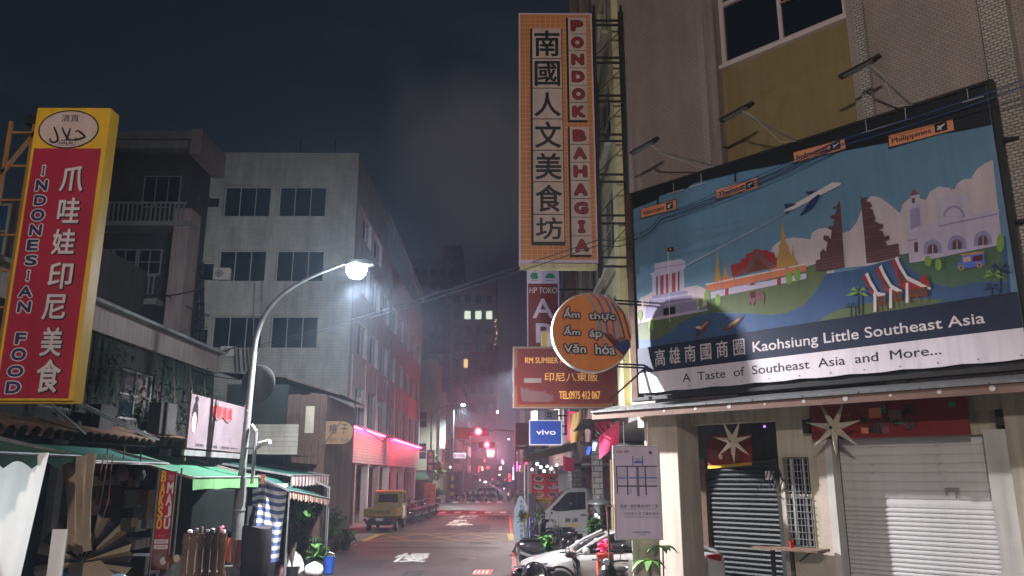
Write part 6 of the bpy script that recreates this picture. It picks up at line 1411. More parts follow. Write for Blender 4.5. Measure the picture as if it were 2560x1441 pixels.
for i, (x0, z0, x1, z1, k) in enumerate(rects[:6]):
    if i in (0,2,3): 
        g = G(); 
        for j in range(4): xx = x0+.2+j*(x1-x0)*.2; g.box(xx,.30,z0+.05,xx+.3,.32,z0+.9+.2*(j%2),'cloth_white' if j%2 else 'grey_wall')
        g.build('curtain', TB)
L_ = 35.0
SD = thing('tiled_building_side', '', '') if False else None
def side(parent, L_, zs, H, m, step, ow, X, Y, sills):
    pass
sidew = bpy.data.objects.new('side_frame', None); bpy.data.objects.remove(sidew)
# side wall in its own thing-local coordinates: build in world-like local coords (x = 0 plane, y along)
def side_poly(g, y0, y1, z0, z1, holes, x0, x1, m):
    gg = G(); wall_holes(gg, y0, y1, z0, z1, holes, x0, x1, m)
    g.add([(-v[1], v[0], v[2]) for v in gg.v], gg.f, m)
sh_ = []
for (z0, z1) in ((5.32,7.6),(9.3,11.2),(12.9,14.8),(16.0,17.6)):
    for i in range(8):
        if z1 > 16 and i > 1: continue
        y = 2.0+i*4.1; sh_.append((y, z0, y+3.0, z1))
g = G(); side_poly(g, .351, L_, 5.25, 17.7, [h for h in sh_ if h[1] > 5.3], 0, .35, 'grey_wall' if False else mat('side_wall_m',(0.60,0.54,0.54),.6,.22,1.2,.1,25,streak=.4)); side_poly(g, .351, 11.0, 17.701, 20.35, [], 0, .35, 'tile_wall'); g.build('side_wall', TB)
g = G(); side_poly(g, .351, L_, 3.35, 5.249, [], -.03, .35, 'tile_band'); g.build('tile_band', TB)
def sidewindow(parent, y0, z0, y1, z1, x=-.18, cols=3):
    g = G(); fw = .07
    g.box(x,y0,z0,x-.06,y0+fw,z1,'alu'); g.box(x,y1-fw,z0,x-.06,y1,z1,'alu'); g.box(x,y0+fw,z0,x-.06,y1-fw,z0+fw,'alu'); g.box(x,y0+fw,z1-fw,x-.06,y1-fw,z1,'alu')
    for i in range(1, cols): a = y0+(y1-y0)*i/cols; g.box(x+.004,a-.03,z0+fw,x-.056,a+.03,z1-fw,'alu')
    w = g.build('window', parent); G().box(x-.03,y0+.06,z0+.06,x-.04,y1-.06,z1-.06,'glass_dark').build('pane', w)
for h in sh_: sidewindow(TB, *h)
# piers between the second floor windows, drain pipes
for i in range(9): y = .9+i*4.1; G().box(.03, y-.25, 5.26, .09, y-.05, 9.0, 'side_wall_m').build('pier', TB)
for y in (13.4, 13.0): G().cyl((.10,y,3.4),(.10,y,17),.05,'grey_wall',n=8).build('drain_pipe', TB)
G().box(-8.15,.4,20.0,-.05,11,20.2,'grey_wall').build('roof', TB); G().box(-8.15,11,17.4,-.36,L_,17.6,'grey_wall').build('roof', TB)
G().box(-8.2,10.8,17.6,-.36,11.0,20.35,'tile_wall').build('rear_wall', TB); G().box(-8.2,.36,3.3,-8.0,L_,20.3,'grey_wall').build('rear_wall', TB); G().box(-8.0,L_-.2,3.3,-.36,L_,17.4,'grey_wall').build('rear_wall', TB)
G().box(-8.0,.5,3.3,-.4,L_-.3,3.34,'white_wall').build('soffit', TB)
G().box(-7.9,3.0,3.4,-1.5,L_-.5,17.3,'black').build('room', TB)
# roof railing (steel lattice at the rear)
rl = thing('roof_railing', 'open steel lattice railing on the roof edge of the tiled building', 'railing', (XS,YF+12,17.7))
G().bar((0,0,3.0),(0,23,2.6),.10,'alu').build('rail', rl); G().bar((0,0,2.2),(0,23,1.8),.07,'alu').build('rail', rl)
g0 = None
for i in range(20):
    if g0 is None: g0 = G().bar((0,0,0),(0,0,2.75),.06,'steel').build('post', rl)
    else: inst(g0, rl, (0,i*1.2,0))
for i in range(16): G().bar((-1.5,i*1.45,.3+(i%2)*.2),(0,i*1.45,2.6),.05,'steel').build('brace', rl)
# antennas
for x, lb in ((-3.6,'thin antenna on the roof left of the tiled block corner'),(-1.6,'second thin antenna nearer the roof corner')): tag(G().tube([(XS+x,YF+1,20.3),(XS+x,YF+1,21.6)],.02,'wire_black',4).build('antenna'), lb, 'antenna')
# ground floor: corner column, vents, pillars
g = G(); g.box(-8.2,.02,.03,-2.2,.3,3.34,'grey_wall'); g.build('ground_wall', TB)
G().box(-1.9,-.05,.03,-.75,.5,3.34,mat('green_grey',(.22,.25,.20),.7,.2,streak=.3)).build('corner_pillar', TB)
G().box(-.70,-.02,.03,-.02,.6,3.34,'pinkish_wall').build('corner_pillar', TB)
for x0, x1, z0, z1 in ((-2.15,-1.88,1.2,2.6),(-.55,-.18,1.5,2.8)):
    v0 = None
    for i in range(14):
        zz = z0+(z1-z0)*i/14
        if v0 is None: v0 = G().box(x0,-.10,0,x1,-.05,(z1-z0)/14*.5,'black').build('vent_slat', TB, loc=(0,0,zz))
        else: inst(v0, TB, (0,0,zz))
G().box(-.68,-.05,.03,-.04,-.02,1.05,'orange_sheet').build('rusty_panel', TB)
for i in range(8): y = 3.2+i*4.15; G().box(-.42,y,.03,-.02,y+.42,3.34,'white_wall' if i % 2 else 'pinkish_wall').build('pillar', TB)
G().box(-3.6,.6,.03,-3.4,L_,3.3,mat('dark_brown_wall',(.05,.03,.025),.7,.3,streak=.3)).build('inner_wall', TB)
for i in range(10): G().box(-3.39,2+i*3.2,.03,-3.33,3.2+i*3.2,2.5,'wood').build('door', TB)
G().box(-3.3,.6,0.031,0,L_,.06,'concrete').build('walkway', TB)
# AC units
def ac(p, label, axis='front', s=1.0):
    t = thing('air_conditioner', label, 'air conditioner', p, 0 if axis == 'front' else math.radians(90)); G().box(-.42*s,-.3*s,-.3*s,.42*s,0,.3*s,'white_wall').build('case', t, bevel=.02)
    G().lathe([(0,-.015),(.21*s,-.015),(.22*s,.0)],(-.1*s,-.301*s,0),'grey_wall',20,ax='y').build('fan', t); G().lathe([(0,-.03),(.05*s,-.03),(.05*s,0)],(-.1*s,-.301*s,0),'black',10,ax='y').build('hub', t); return t
ac((at_y(558,687,40.9)),'round-fan air conditioner below the left window of the tiled block', s=1.05)
ac((at_y(573,880,40.9)),'lower air conditioner behind the pipe frame on the tiled block', s=.9)
ac((XS+.05,43.6,6.6),'dark boxy air conditioner beside the first side window of the tiled block','side',.9)
# pipe lattice on the front
pf = thing('pipe_rack', 'tall dark rack of pipes climbing the front of the tiled block', 'pipes', (0,0,0))
for u in (486,493,501,508): a = at_y(u+2,905,40.6); b = at_y(u,662,40.6); G().tube([a,b],.05,'wire_black',6).build('pipe', pf)
for v in (670,700,722,760,800,830,865): a = at_y(480,v,40.55); b = at_y(512,v,40.55); G().tube([a,b],.05,'wire_black',5).build('bracket', pf)
pf2 = thing('pipe_rack', 'short rack of thin pipes below the lower window of the tiled block', 'pipes', (0,0,0))
for u in (590,600,612,622,630): a = at_y(u,930,40.6); b = at_y(u-4,870,40.6); G().tube([a,b],.035,'wire_black',5).build('pipe', pf2)
pf3 = thing('pipe_rack', 'pair of thin pipes between the windows of the tiled block', 'pipes', (0,0,0))
for u in (633,652): a = at_y(u,840,40.7); b = at_y(u+4,705,40.7); G().tube([a,b],.03,'grey_wall',5).build('pipe', pf3)
# wires stain panel: pink horizontals handled by material
# ---- apartment building left
AB = thing('apartment_building', 'dark apartment block with balconies and a flat overhanging roof behind the halal sign', 'building', (0,38.5,0))
AF = Fr(0,38.5,0)
def ar(u0,v0,u1,v1): a, b = AF.p(u0,v1), AF.p(u1,v0); return a[0],a[1],b[0],b[1]
g = G(); g.box(-24,1.2,0,-16.5,8,19.6,'dark_wall'); g.build('wall', AB)
x0,z0,x1,z1 = ar(388,520,478,1000); G().box(x0,0,4,x1,1.4,z1,'pinkish_wall').build('wing_wall', AB)
G().box(-24,.2,4,x0-.01,1.19,11.0,'dark_green_sheet').build('lower_wall', AB)
x0,z0,x1,z1 = ar(240,345,500,362); G().box(-25,-.8,z0,x1,8,z1,'concrete').build('roof', AB); G().box(-25,-.6,z0-.45,x1-.3,-.3,z0-.002,'grey_wall').build('roof', AB)
G().box(x1-.1,-.9,z0-.9,x1+.5,2.5,z1+.1,'pinkish_wall').build('roof_end', AB)
G().box(-24,-.1,15.2,-16.3,1.2,15.45,'concrete').build('balcony_floor', AB); G().box(-24,-.1,11.05,-17.6,1.2,11.35,'concrete').build('balcony_floor', AB)
for (zr, xa, xb) in ((15.45,-23,-16.6),(11.55,-21.5,-17.75)):
    G().box(xa,-.08,zr+.95,xb,-.0,zr+1.05,'grey_wall').build('handrail', AB)
    b0 = None; x = xa
    while x < xb:
        if b0 is None: b0 = G().box(0,-.06,0,.08,-.02,.95,'grey_wall').build('baluster', AB, loc=(x,0,zr))
        else: inst(b0, AB, (x,0,zr))
        x += .24
for i in range(3): window(AB, -21.4+i*1.26, 12.65, -20.2+i*1.26, 14.0, 1.0 if False else .15, 'grey_wall', 'glass_dark', 2, 2, .06)
window(AB, -19.5, 16.6, -17.5, 18.4, 1.1, 'grey_wall', 'glass_dark', 3, 1, .06)
# ---- far-left glimpse left of the sign
FL = thing('corner_apartment', 'dim building with barred windows at the far left picture edge', 'building', (-12.3,15.5,0))
G().box(-4,0,0,2.1,6,8.3,'dark_wall').build('wall', FL)
for z in (3.6,5.3,7.0):
    w = window(FL, .2, z, 2.0, z+1.2, -.05, 'grey_wall', 'glass_blue', 3, 2, .05)
    for i in range(6): G().bar((.3+i*.3,-.12,z),(.3+i*.3,-.12,z+1.2),.02,'steel').build('bar', w)
# gable strip (pinkish slanted parapet) behind the shop row
# ================================================================== FAR LEFT ROW
def left_block(Y0, Y1, X, W_, H, m, label, rows, cols_f, n_side, lit=()):
    t = thing('street_building', label, 'building', (X, Y0, 0))
    fh = [(-W_+.8+i*2.6, z, -W_+2.6+i*2.6, z+1.7) for z in rows for i in range(cols_f)]
    fh = [h for h in fh if h[2] < -.3]
    wall_holes(g := G(), -W_, 0, 3.2, H, fh, 0, .3, m); g.build('front_wall', t)
    for h in fh: window(t, *h, .15, 'alu', 'glass_dark', 2, 2, .08)
    L_ = Y1-Y0; shh = [(1.2+i*(L_-2)/n_side, z, 1.2+i*(L_-2)/n_side+(L_-2)/n_side*.7, z+1.7) for z in rows for i in range(n_side)]
    g = G(); side_poly(g, .301, L_, 3.2, H, shh, 0, .3, m); g.build('side_wall', t)
    for h in shh: sidewindow(t, *h, cols=2)
    G().box(-W_,.4,3.0,-.4,L_,3.19,'white_wall').build('soffit', t); G().box(-W_,.4,H-.3,-.4,L_,H-.1,'concrete').build('roof', t)
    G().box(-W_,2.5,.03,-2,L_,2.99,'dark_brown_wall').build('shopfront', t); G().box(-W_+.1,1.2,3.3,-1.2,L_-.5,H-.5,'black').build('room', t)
    for i in range(5): G().box(-.5,i*(L_-1)/4,.03,-.1,i*(L_-1)/4+.4,3.19,m).build('pillar', t)
    return t
b1 = left_block(84,104,-7.2,9,11.5,'cream','cream three-storey building past the crossing on the left',(4.3,7.6),3,4)
G().box(-3.2,2,11.5,-.4,9,15.2,'cream').build('roof_room', b1); G().box(-9,4,11.5,-3.3,14,13.6,'grey_wall').build('roof_room', b1)
left_block(105,135,-6.9,8,15.5,'pinkish_wall','taller pinkish building behind the cream building on the left',(4.3,7.6,10.9),2,5)
left_block(136,165,-6.6,9,12,'cream','pale low building near the vanishing point of the street',(4.3,7.6),2,5)
t = simple_sign(83.5, 1098, 980, 1116, 1122, 'white_wall', 'tall narrow white signboard on the cream building', wallx=None)
simple_sign(74, 1137, 1068, 1174, 1098, 'print_wallorange', 'orange signboard hanging beyond the crossing', wallx=None)
simple_sign(82, 1132, 1132, 1165, 1146, 'print_lilac', 'pinkish horizontal shop sign on the cream building', [('新光早餐',.1,.2,.9,.8,'print_letter_red')], wallx=None)
# high-rises
def tower(x0, x1, Y, H, m, label, cols_, rows_, z0=4, lit=(), ww=.55, d=18, sh=3.6):
    t = thing('tower_block', label, 'tower', (x0, Y, 0)); W_ = x1-x0; G().box(0,0,0,W_,d,H,m).build('wall', t)
    cw = W_/cols_; w0 = {}
    fr = G().box(0,-.12,0,cw*ww+.3,-.02,1.9,'alu' if False else m)
    for r in range(rows_):
        for c in range(cols_):
            z = H-2.6-sh*r-1.9
            if z < z0: continue
            k = lit.get((r,c)) if lit else None; mm = k or 'glass_dark'
            if mm not in w0: w0[mm] = G().box(0,-.05,0,cw*ww,-.01,1.8,mm).build('window', t, loc=(cw*(c+(1-ww)/2),0,z))
            else: inst(w0[mm], t, (cw*(c+(1-ww)/2),0,z))
    for c in range(cols_+1): G().box(cw*c-.12*cw,-.35,0,cw*c+.12*cw,-.001,H-1.2,m).build('pier', t)
    for r in range(rows_+1): G().box(0,-.30,max(.5,H-2.4-sh*r),W_,-.002,max(1,H-2.4-sh*r)+.5,m).build('ledge', t)
    return t
mat('tower_grey',(.50,.48,.46),.8,.2,.3); mat('tower_dark',(.26,.29,.34),.8,.2,.3); mat('tower_brown',(.34,.24,.22),.8,.2,.3)
tw = tower(-12.2,-2.6,170,44.5,'tower_grey','grey residential tower with a few lit windows beyond the crossing',4,13,lit={(1,1):'glass_lit',(1,2):'glass_lit',(1,3):'glass_lit',(4,1):'glass_warm',(2,3):'glass_dark'})
for dx, h in ((2,1.5),(6,2.5),(8.2,1.2)): G().box(dx,2,44.5,dx+1.6,6,44.5+h,'tower_grey').build('roof_box', tw)
G().tube([(8.2,3,45),(8.2,3,49)],.12,'wire_black').build('antenna', tw)
tower(-24,-12.6,190,56,'tower_dark','dark bluish stepped tower left of the grey residential tower',5,14,lit={(12,4):'glass_warm'})
tower(-16,-11.5,192.1,60,'tower_dark','highest dark tower core behind the bluish tower',2,3)
tower(-7.2,-2.0,150,26,'tower_brown','brown mid-rise block reddened by the traffic lights',3,6)
tower(2.5,9,172,30,'tower_dark','dark mid-rise block behind the blue sign on the right',3,7)
ls = thing('light_string', 'vertical string of warm lamps down the edge of the grey tower', 'light string', (-2.35,168,0)); G().box(0,0,3,.5,.6,45,'wood_pale').build('strip', ls)
l0 = None
for i in range(30):
    if l0 is None: l0 = G().lathe([(0,-.12),(.13,0),(0,.12)],(0,0,0),'warm_glow',8).build('bulb', ls, loc=(.1,-.15,4))
    else: inst(l0, ls, (.1+.2*math.sin(i*1.3),-.15,4+i*.9+.3*math.sin(i*2.1)+(6 if i > 22 else 0)))
# ================================================================== TRAFFIC LIGHTS AND FAR CLUTTER
def tlight(u, v, Y, postu, label, r=.17):
    p = at_y(u, v, Y); px = at_y(postu, v, Y)[0]; t = thing('traffic_light', label, 'traffic light', (px, Y, 0)); dx = p[0]-px
    G().cyl((0,.3,.02),(0,.3,p[2]+.5),.11,'galv',n=10).build('pole', t); G().tube([(0,.3,p[2]+.05),(dx*.5,.3,p[2]+.18),(dx,.3,p[2]+.2)],.07,'galv',8).build('arm', t)
    G().box(dx-.95,.0,p[2]-.34,dx+.95,.25,p[2]+.34,'black').build('signal_box', t, bevel=.03)
    for k, m_ in ((0,'red_light'),(1,'black'),(2,'black')):
        off = [0,.62,-.62][k]; 
        G().lathe([(0,-.02),(r,-.015),(r*1.05,0)],(dx+off,-.0,p[2]),m_,18,ax='y').build('lens', t)
        G().lathe([(r*1.08,-.22),(r*1.08,0)],(dx+off,0,p[2]),'black',16,ax='y',a0=0,a1=math.pi).build('visor', t)
    return p
TL1 = tlight(1196,1079,72,1288,'nearer red traffic light on an arm reaching left from the right-hand pole', .30)
TL2 = tlight(1217,1112,93,1160,'farther red traffic light lower and right of the first', .32)
rr = random.Random(3)
# small glowing shop things down the street
glow = [(1300,1167,140,.5,.5,'pink_neon','pink neon sign far down the street on the right'),(1284,1178,150,.5,1.6,'blue_neon','blue-violet neon strip far down the street'),(1292,1165,155,.4,1.9,'pink_neon','tall pink neon strip far down the street'),(1275,1200,160,.4,.4,'red_soft','red tail lamp cluster far down the street'),(1262,1199,150,.25,.25,'red_soft','single red light far down the centre of the street'),(1244,1030,120,.35,.5,'white_glow','white lit box at the top of the light string'),(1272,1098,130,.4,.3,'white_glow','small white street light right of the string'),(1290,1132,150,.4,.3,'white_glow','small white light below it on the right'),(1213,1205,120,.5,.3,'white_glow','bright shop light behind the scooters beyond the crossing'),(1200,1200,118,.3,.3,'white_glow','second bright shop light near the red shop sign'),(1231,1198,130,.2,.2,'red_soft','small red light left of the street centre'),(1285,1192,140,.25,.25,'red_light','bright red brake light at the end of the street'),(1126,1168,95,.2,.3,'white_glow','small white light on the cream building ground floor')]
for (u,v,Y,w,h,m,lb) in glow:
    p = at_y(u,v,Y); t = thing('neon_sign' if h > 1 or 'sign' in lb else 'shop_light', lb, 'light', p); G().box(-w/2,.02,-h/2,w/2,.14,h/2,'black').build('case', t); G().box(-w/2*.85,-.02,-h/2*.9,w/2*.85,.019,h/2*.9,m).build('glow_panel', t)
for k_ in range(22):
    Y_ = rr.uniform(110,200); p_ = at_y(rr.uniform(1180,1312), rr.uniform(1150,1206), Y_); m_ = rr.choice(('red_soft','pink_neon','white_glow','red_soft','warm_glow'))
    w_ = rr.uniform(.15,.5)*Y_/150; tag(G().box(-w_/2,-.05,-.2,w_/2,.05,rr.uniform(.0,.5),m_).build('tiny_light', loc=p_), 'tiny glowing shop light at the far end of the street', 'light', 'tiny shop lights at the far end of the street')
for k_ in range(6): ac((-7.15,86.5+k_*2.9,6.6+3.2*(k_ % 2)), ['nearest','second','third','fourth','fifth','farthest'][k_]+' air conditioner along the side of the cream building', 'side', 1.1)
for k_ in range(4): o_ = ac((2.90,33+k_*2.3,6.9), ['nearest','second','third','farthest'][k_]+' air conditioner on the brownish building behind the phone shop sign', 'side', .9); o_.rotation_euler = (0,0,math.radians(-90))
# red glowing board added facing west to redden the tiled band
rs_ = thing('added_red_board', 'added red glowing board on the right facing across the street', 'sign', (1.45,57,3.4))
G().box(0,-2.2,0,.12,2.2,1.1,'black').build('housing', rs_)
G().box(.0,1.0,5.27,.38,L_,5.31,'alu').build('added_light_shield', TB)  # ledge added to shield the wall above from the red tube
ns = thing('added_red_tube', 'long red glowing tube added under the ledge on top of the pink-lit tiled band', 'neon tube', (XS+.20,YF+1.1,5.215)); n0 = None  # red glowing tube added to tint the band beneath
for i in range(9):
    if i == 3: continue
    n0 = n0 or G().box(-.02,0,-.02,.02,3.5,.02,mat('added_tube_red',(1,.1,.2),.4,0,emit=120,ecol=(1.0,.02,.10))).build('tube', ns)
    if i == 0: n0.location = (0,0,0)
    else: inst(n0, ns, (0,i*3.78,0))
rm = mat('added_board_red',(1,.05,.1),.4,0,emit=5,ecol=(1.0,0.03,0.10)); G().box(-.02,-2.1,.05,-.001,2.1,1.05,rm).build('panel', rs_); G().bar((.12,0,.5),(1.6,0,.5),.06,'black_metal').build('bracket', rs_)
# concrete crossing details
ub = thing('utility_box', 'orange-brown utility box at the corner below the distant green sign', 'utility box', (-7.9,78,.02)); G().box(0,0,0,1.05,.6,1.9,mat('box_orange',(.42,.20,.05),.6,.25,streak=.3)).build('cabinet', ub, bevel=.03); G().box(.5,-.012,.1,.52,-.001,1.8,'black').build('door_seam', ub)
sp_ = thing('striped_post', 'yellow and black striped post beside the distant plants', 'post', (-5.35,80,.02))
for i in range(6): G().cyl((0,0,.4+i*.35),(0,0,.4+i*.35+.349),.16,'paint_yellow' if i % 2 else 'black',n=12).build('band', sp_)
G().cyl((0,0,2.5),(0,0,9.5),.09,'galv',n=10).build('pole', sp_); G().tube([(0,0,9.0),(.4,0,9.6),(1.6,0,9.8)],.06,'galv').build('arm', sp_)
plant((-6.9,80.5,.02),'climbing shrub against the cream building at the corner',(1.3,.8,1.4),500,.5,.5,zc=3.2,poth=.4,potr=.4)
plant((-6.7,79.0,.02),'low roadside bush in front of the cream building',(.9,.6,.6),300,.4,.5,zc=1.0,poth=.3,potr=.4)
gd = thing('green_door_post', 'green painted post right of the low roadside bush', 'post', (-5.95,79.5,.02)); G().box(0,0,0,.35,.2,2.6,'print_teal').build('shaft', gd)
# ---------------- yellow truck
tk = thing('yellow_truck', 'small yellow flatbed truck seen from behind, parked by the tiled building', 'truck', (-6.15,39.6,.03), math.radians(-2))
G().box(-.80,0,.72,.80,.05,1.08,'truck_yellow').build('tailgate', tk, bevel=.01)
for s in (-1,1): G().box(s*.80,.051,.72,s*.76,2.1,1.08,'truck_yellow').build('side_gate', tk, bevel=.008)
G().box(-.755,.06,.66,.755,2.1,.72,'rust').build('bed', tk)
prof = [(2.12,.5),(2.12,1.25),(2.25,1.86),(2.6,1.92),(3.2,1.88),(3.62,1.30),(3.70,.9),(3.70,.45)]
gg = G(); gg.prism(prof,-.72,.72,'truck_yellow'); g = G(); g.add([(-v[1],v[0],v[2]) for v in gg.v], gg.f, 'truck_yellow'); g.build('cab', tk, bevel=.05, smooth=True)
G().add([(-.52,2.13,1.32),(.52,2.13,1.32),(.46,2.215,1.72),(-.46,2.215,1.72)],[(0,1,2,3)],'car_glass').build('rear_window', tk).location = (0,-.02,0)
for s in (-1,1):
    G().add([(s*.725,2.45,1.28),(s*.725,3.45,1.28),(s*.725,3.1,1.78),(s*.725,2.5,1.8)],[(0,1,2,3)],'car_glass').build('side_window', tk)
    G().box(s*.72,2.3,.6,s*.732,3.2,1.15,'white_wall').build('door_panel', tk)
    G().box(s*.62,-.02,.50,s*.80,0.02,.62,'tail_lens').build('tail_light', tk)
    for y, nm in ((.75,'wheel'),(3.05,'wheel')):
        w = G().lathe([(0,-.08),(.22,-.085),(.27,-.05),(.27,.05),(.22,.085),(0,.08)],(0,0,0),'rubber',20,ax='x').build(nm, tk, smooth=True); w.location = (s*.66,y,.27)
        G().lathe([(0,s*.09),(.15,s*.09),(.15,s*.08)],(0,0,0),'steel',12,ax='x').build('rim', w)
    o = G().box(s*.86,3.3,1.2,s*.98,3.34,1.42,'plastic_black').build('mirror', tk); G().bar((s*.72,3.3,1.2),(s*.9,3.32,1.3),.02,'plastic_black').build('mirror_stalk', tk)
G().box(-.7,-.03,.38,.7,.04,.50,'black').build('bumper', tk); G().box(-.18,-.045,.52,.18,-.031,.64,'white_wall').build('license_plate', tk)
g = G(); g.text('中小貨運工廠',-.5,.84,.5,1.0,-.006,'print_ink',.015); g.build('tailgate_lettering', tk)
G().box(-.5,.1,.3,.5,3.3,.62,'black').build('chassis', tk)
# red box and row of scooters
proto = scooter((-5.55,45.0,.03), math.radians(238), 'first scooter in the row beyond the yellow truck, nearest to it', 'gloss_black', 'scooters parked in a row beyond the yellow truck')
for i in range(8):
    o = dup(proto, (-5.5+.03*i+rr.uniform(-.08,.08), 46.2+i*1.25, .03), math.radians(236+rr.uniform(-10,10)), ['second','third','fourth','fifth','sixth','seventh','eighth','last and farthest'][i]+' scooter counting from the yellow truck along the kerb')
t = thing('delivery_box', 'red delivery box on the first scooters behind the truck', 'box', (-5.85,45.4,.86)); G().box(-.25,-.25,0,.25,.25,.5,mat('box_red',(.30,.05,.04),.5)).build('box', t, bevel=.03)
# scooters beyond crossing
for i in range(7): dup(proto, (-4.9+i*.62, 84+rr.uniform(-1,1.5)*2, .03), math.radians(60+rr.uniform(-20,20)), ['leftmost','second','third','fourth','fifth','sixth','rightmost'][i]+' scooter parked beyond the crossing', 'scooters parked beyond the crossing')
for i in range(4): dup(proto, (1.0+.2*i, 88+i*4.0, .03), math.radians(160), ['nearest','second','third','farthest'][i]+' scooter on the right kerb beyond the crossing', 'scooters on the far right kerb')
# small far cars
def far_car(loc, rz, m, label):
    t = thing('distant_car', label, 'car', loc, rz)
    pr = [(-2.1,.35),(-2.15,.75),(-1.3,.92),(-.7,1.4),(.9,1.42),(1.6,.98),(2.1,.85),(2.1,.35)]
    G().prism(pr,-.82,.82,m).build('body', t, bevel=.06, smooth=True)
    for s in (-1,1): G().prism([(-1.15,.95),(-.65,1.33),(.85,1.35),(1.4,.98)], s*.822, s*.828,'car_glass').build('side_window', t)
    G().add([(-2.0,-.6,.0)]*3,[(0,1,2)],m) if False else None
    G().add([(-1.30,-.66,.96),(-1.30,.66,.96),(-.76,.60,1.36),(-.76,-.60,1.36)],[(0,1,2,3)],'car_glass').build('windshield', t).location = (-.05,0,.02)
    for s in (-1,1):
        G().lathe([(0,-.03),(.10,-.02),(.11,0)],(-2.16,s*.6,.66),'white_glow',10,ax='x').build('headlight', t)
        G().box(2.1,s*.6-.1,.6,2.13,s*.6+.1,.72,'red_soft').build('tail_light', t)
        for x in (-1.3,1.3): w = G().lathe([(0,-.09),(.30,-.08),(.31,.08),(0,.09)],(0,0,0),'rubber',16,ax='y').build('wheel', t); w.location = (x,s*.76,.31)
    return t
far_car((-2.6,104,.02), math.radians(90), 'car_white', 'white car with lit headlights coming up the far street')
far_car((-.9,128,.02), math.radians(90), 'plastic_black', 'dark car farther down the street with headlights on')
far_car((-2.2,150,.02), math.radians(90), 'car_white', 'most distant pale car with headlights at the street end')
far_car((-1.9,90,.02), math.radians(178), 'grey_wall', 'grey car crossing from left to right behind the crosswalk')
# red shop front beyond crossing
simple_sign(92, 1178, 1187, 1198, 1204, 'print_signred', 'small red shop sign low on the left beyond the crossing', wallx=None)
mk = thing('market_canopy', 'dark market canopy over the far left pavement', 'canopy', (-6.8,104.5,3.4)); G().add([(0,0,0),(3.2,0,-.4),(3.2,20,-.4),(0,20,0)],[(0,1,2,3)],'awning_brown').build('sheet', mk)
for i in range(4): G().bar((3.1,i*6.5,-.45),(3.1,i*6.5,-3.36),.08,'steel').build('post', mk)
ga = thing('green_awning', 'small green awning on the ground floor of the cream building', 'awning', (-9.6,83,0)); G().add([(0,0,2.5),(2.3,0,2.5),(2.3,.98,3.0),(0,.98,3.0)],[(0,1,2,3)],'awning_green').build('fabric', ga); G().box(0,-.01,2.25,2.3,.0,2.5,'awning_light').build('valance', ga)
cone = None
for x, Y, lb in ((-4.4,79,'red traffic cone beyond the crossing on the left'),(-4.0,80.5,'second red cone right of the first beyond the crossing')):
    t = thing('traffic_cone', lb, 'cone', (x,Y,.02)); G().cyl((0,0,.03),(0,0,.75),.17,'red_string',.03,12).build('cone_body', t); G().box(-.22,-.22,0,.22,.22,.03,'red_string').build('base', t)
# ================================================================== CABLES
def cable(pts, r, m, label, sag=.0, group=None):
    P_ = [Vector(p) for p in pts]; out_ = []
    for a, b in zip(P_[:-1], P_[1:]):
        for i in range(12): s = i/12; p = a.lerp(b, s); p.z -= sag*4*s*(1-s); out_.append(tuple(p))
    out_.append(tuple(P_[-1])); return tag(G().tube(out_, r, m, 5).build('power_cable', smooth=True), label, 'cable', group)
A_ = at_y(650,862,26); B_ = at_y(1500,598,15.6); C_ = R.w(*[R.p(2100,350,.55)[0]], .55, R.p(2100,350,.55)[1]); q = R.p(2560,200,.75); D_ = R.w(q[0], .75, q[1]); q = R.p(1650,540,.5); E_ = R.w(q[0],.5,q[1])
q = R.p(1590,585,.5); Z_ = R.w(q[0],.5,q[1])
cable([A_, B_, Z_, E_, C_], .010, 'wire', 'upper long cable crossing the street to the billboard', .10)
cable([tuple(Vector(A_)-Vector((0,0,.10))), tuple(Vector(B_)-Vector((0,0,.12))), tuple(Vector(Z_)-Vector((0,0,.12))), tuple(Vector(E_)-Vector((0,0,.10))), tuple(Vector(C_)-Vector((0,0,.12)))], .010, 'wire', 'lower long cable crossing the street just under its twin', .10)
cable([E_, C_, D_], .009, 'wire_blue', 'upper blue cable across the top of the billboard', .03)
cable([tuple(Vector(E_)-Vector((0,0,.10))), tuple(Vector(C_)-Vector((0,0,.11))), tuple(Vector(D_)-Vector((0,0,.10)))], .009, 'wire_blue', 'lower blue cable across the top of the billboard', .04)
cable([at_y(230,730,30), at_y(490,725,40)], .03, 'wire_black', 'upper thick black cable running from the halal sign to the pipe rack', .3)
cable([at_y(230,812,30), at_y(490,818,40)], .02, 'wire_black', 'thin black cable below the thick one behind the halal sign', .4)
cable([at_y(395,725,38), at_y(525,790,40)], .03, 'wire_black', 'short slanting black cable towards the pipe rack', .1)
cable([at_y(430,905,30), at_y(600,860,40)], .03, 'wire_black', 'black cable over the old roof towards the lamp post', .2)
cable([at_y(780,980,41), at_y(960,1105,43)], .03, 'wire_black', 'black cable along the pink band of the tiled block', .1)
cable([at_y(420,900,22), at_y(620,950,18.4)], .012, 'wire_black', 'thin cable from the old roof to the lamp post', .12)
# ================================================================== LAMPS' OWN LIGHT AND ADDED LIGHTS
def light(name, kind, loc, col, energy, r=.1, rot=None, **k):
    l = bpy.data.lights.new(name, kind); l.color = col; l.energy = energy; 
    if kind in ('POINT','SPOT'): l.shadow_soft_size = r
    for a, b in k.items(): setattr(l, a, b)
    o = bpy.data.objects.new(name, l); COL.objects.link(o); o.location = loc
    if rot: o.rotation_euler = rot
    return o
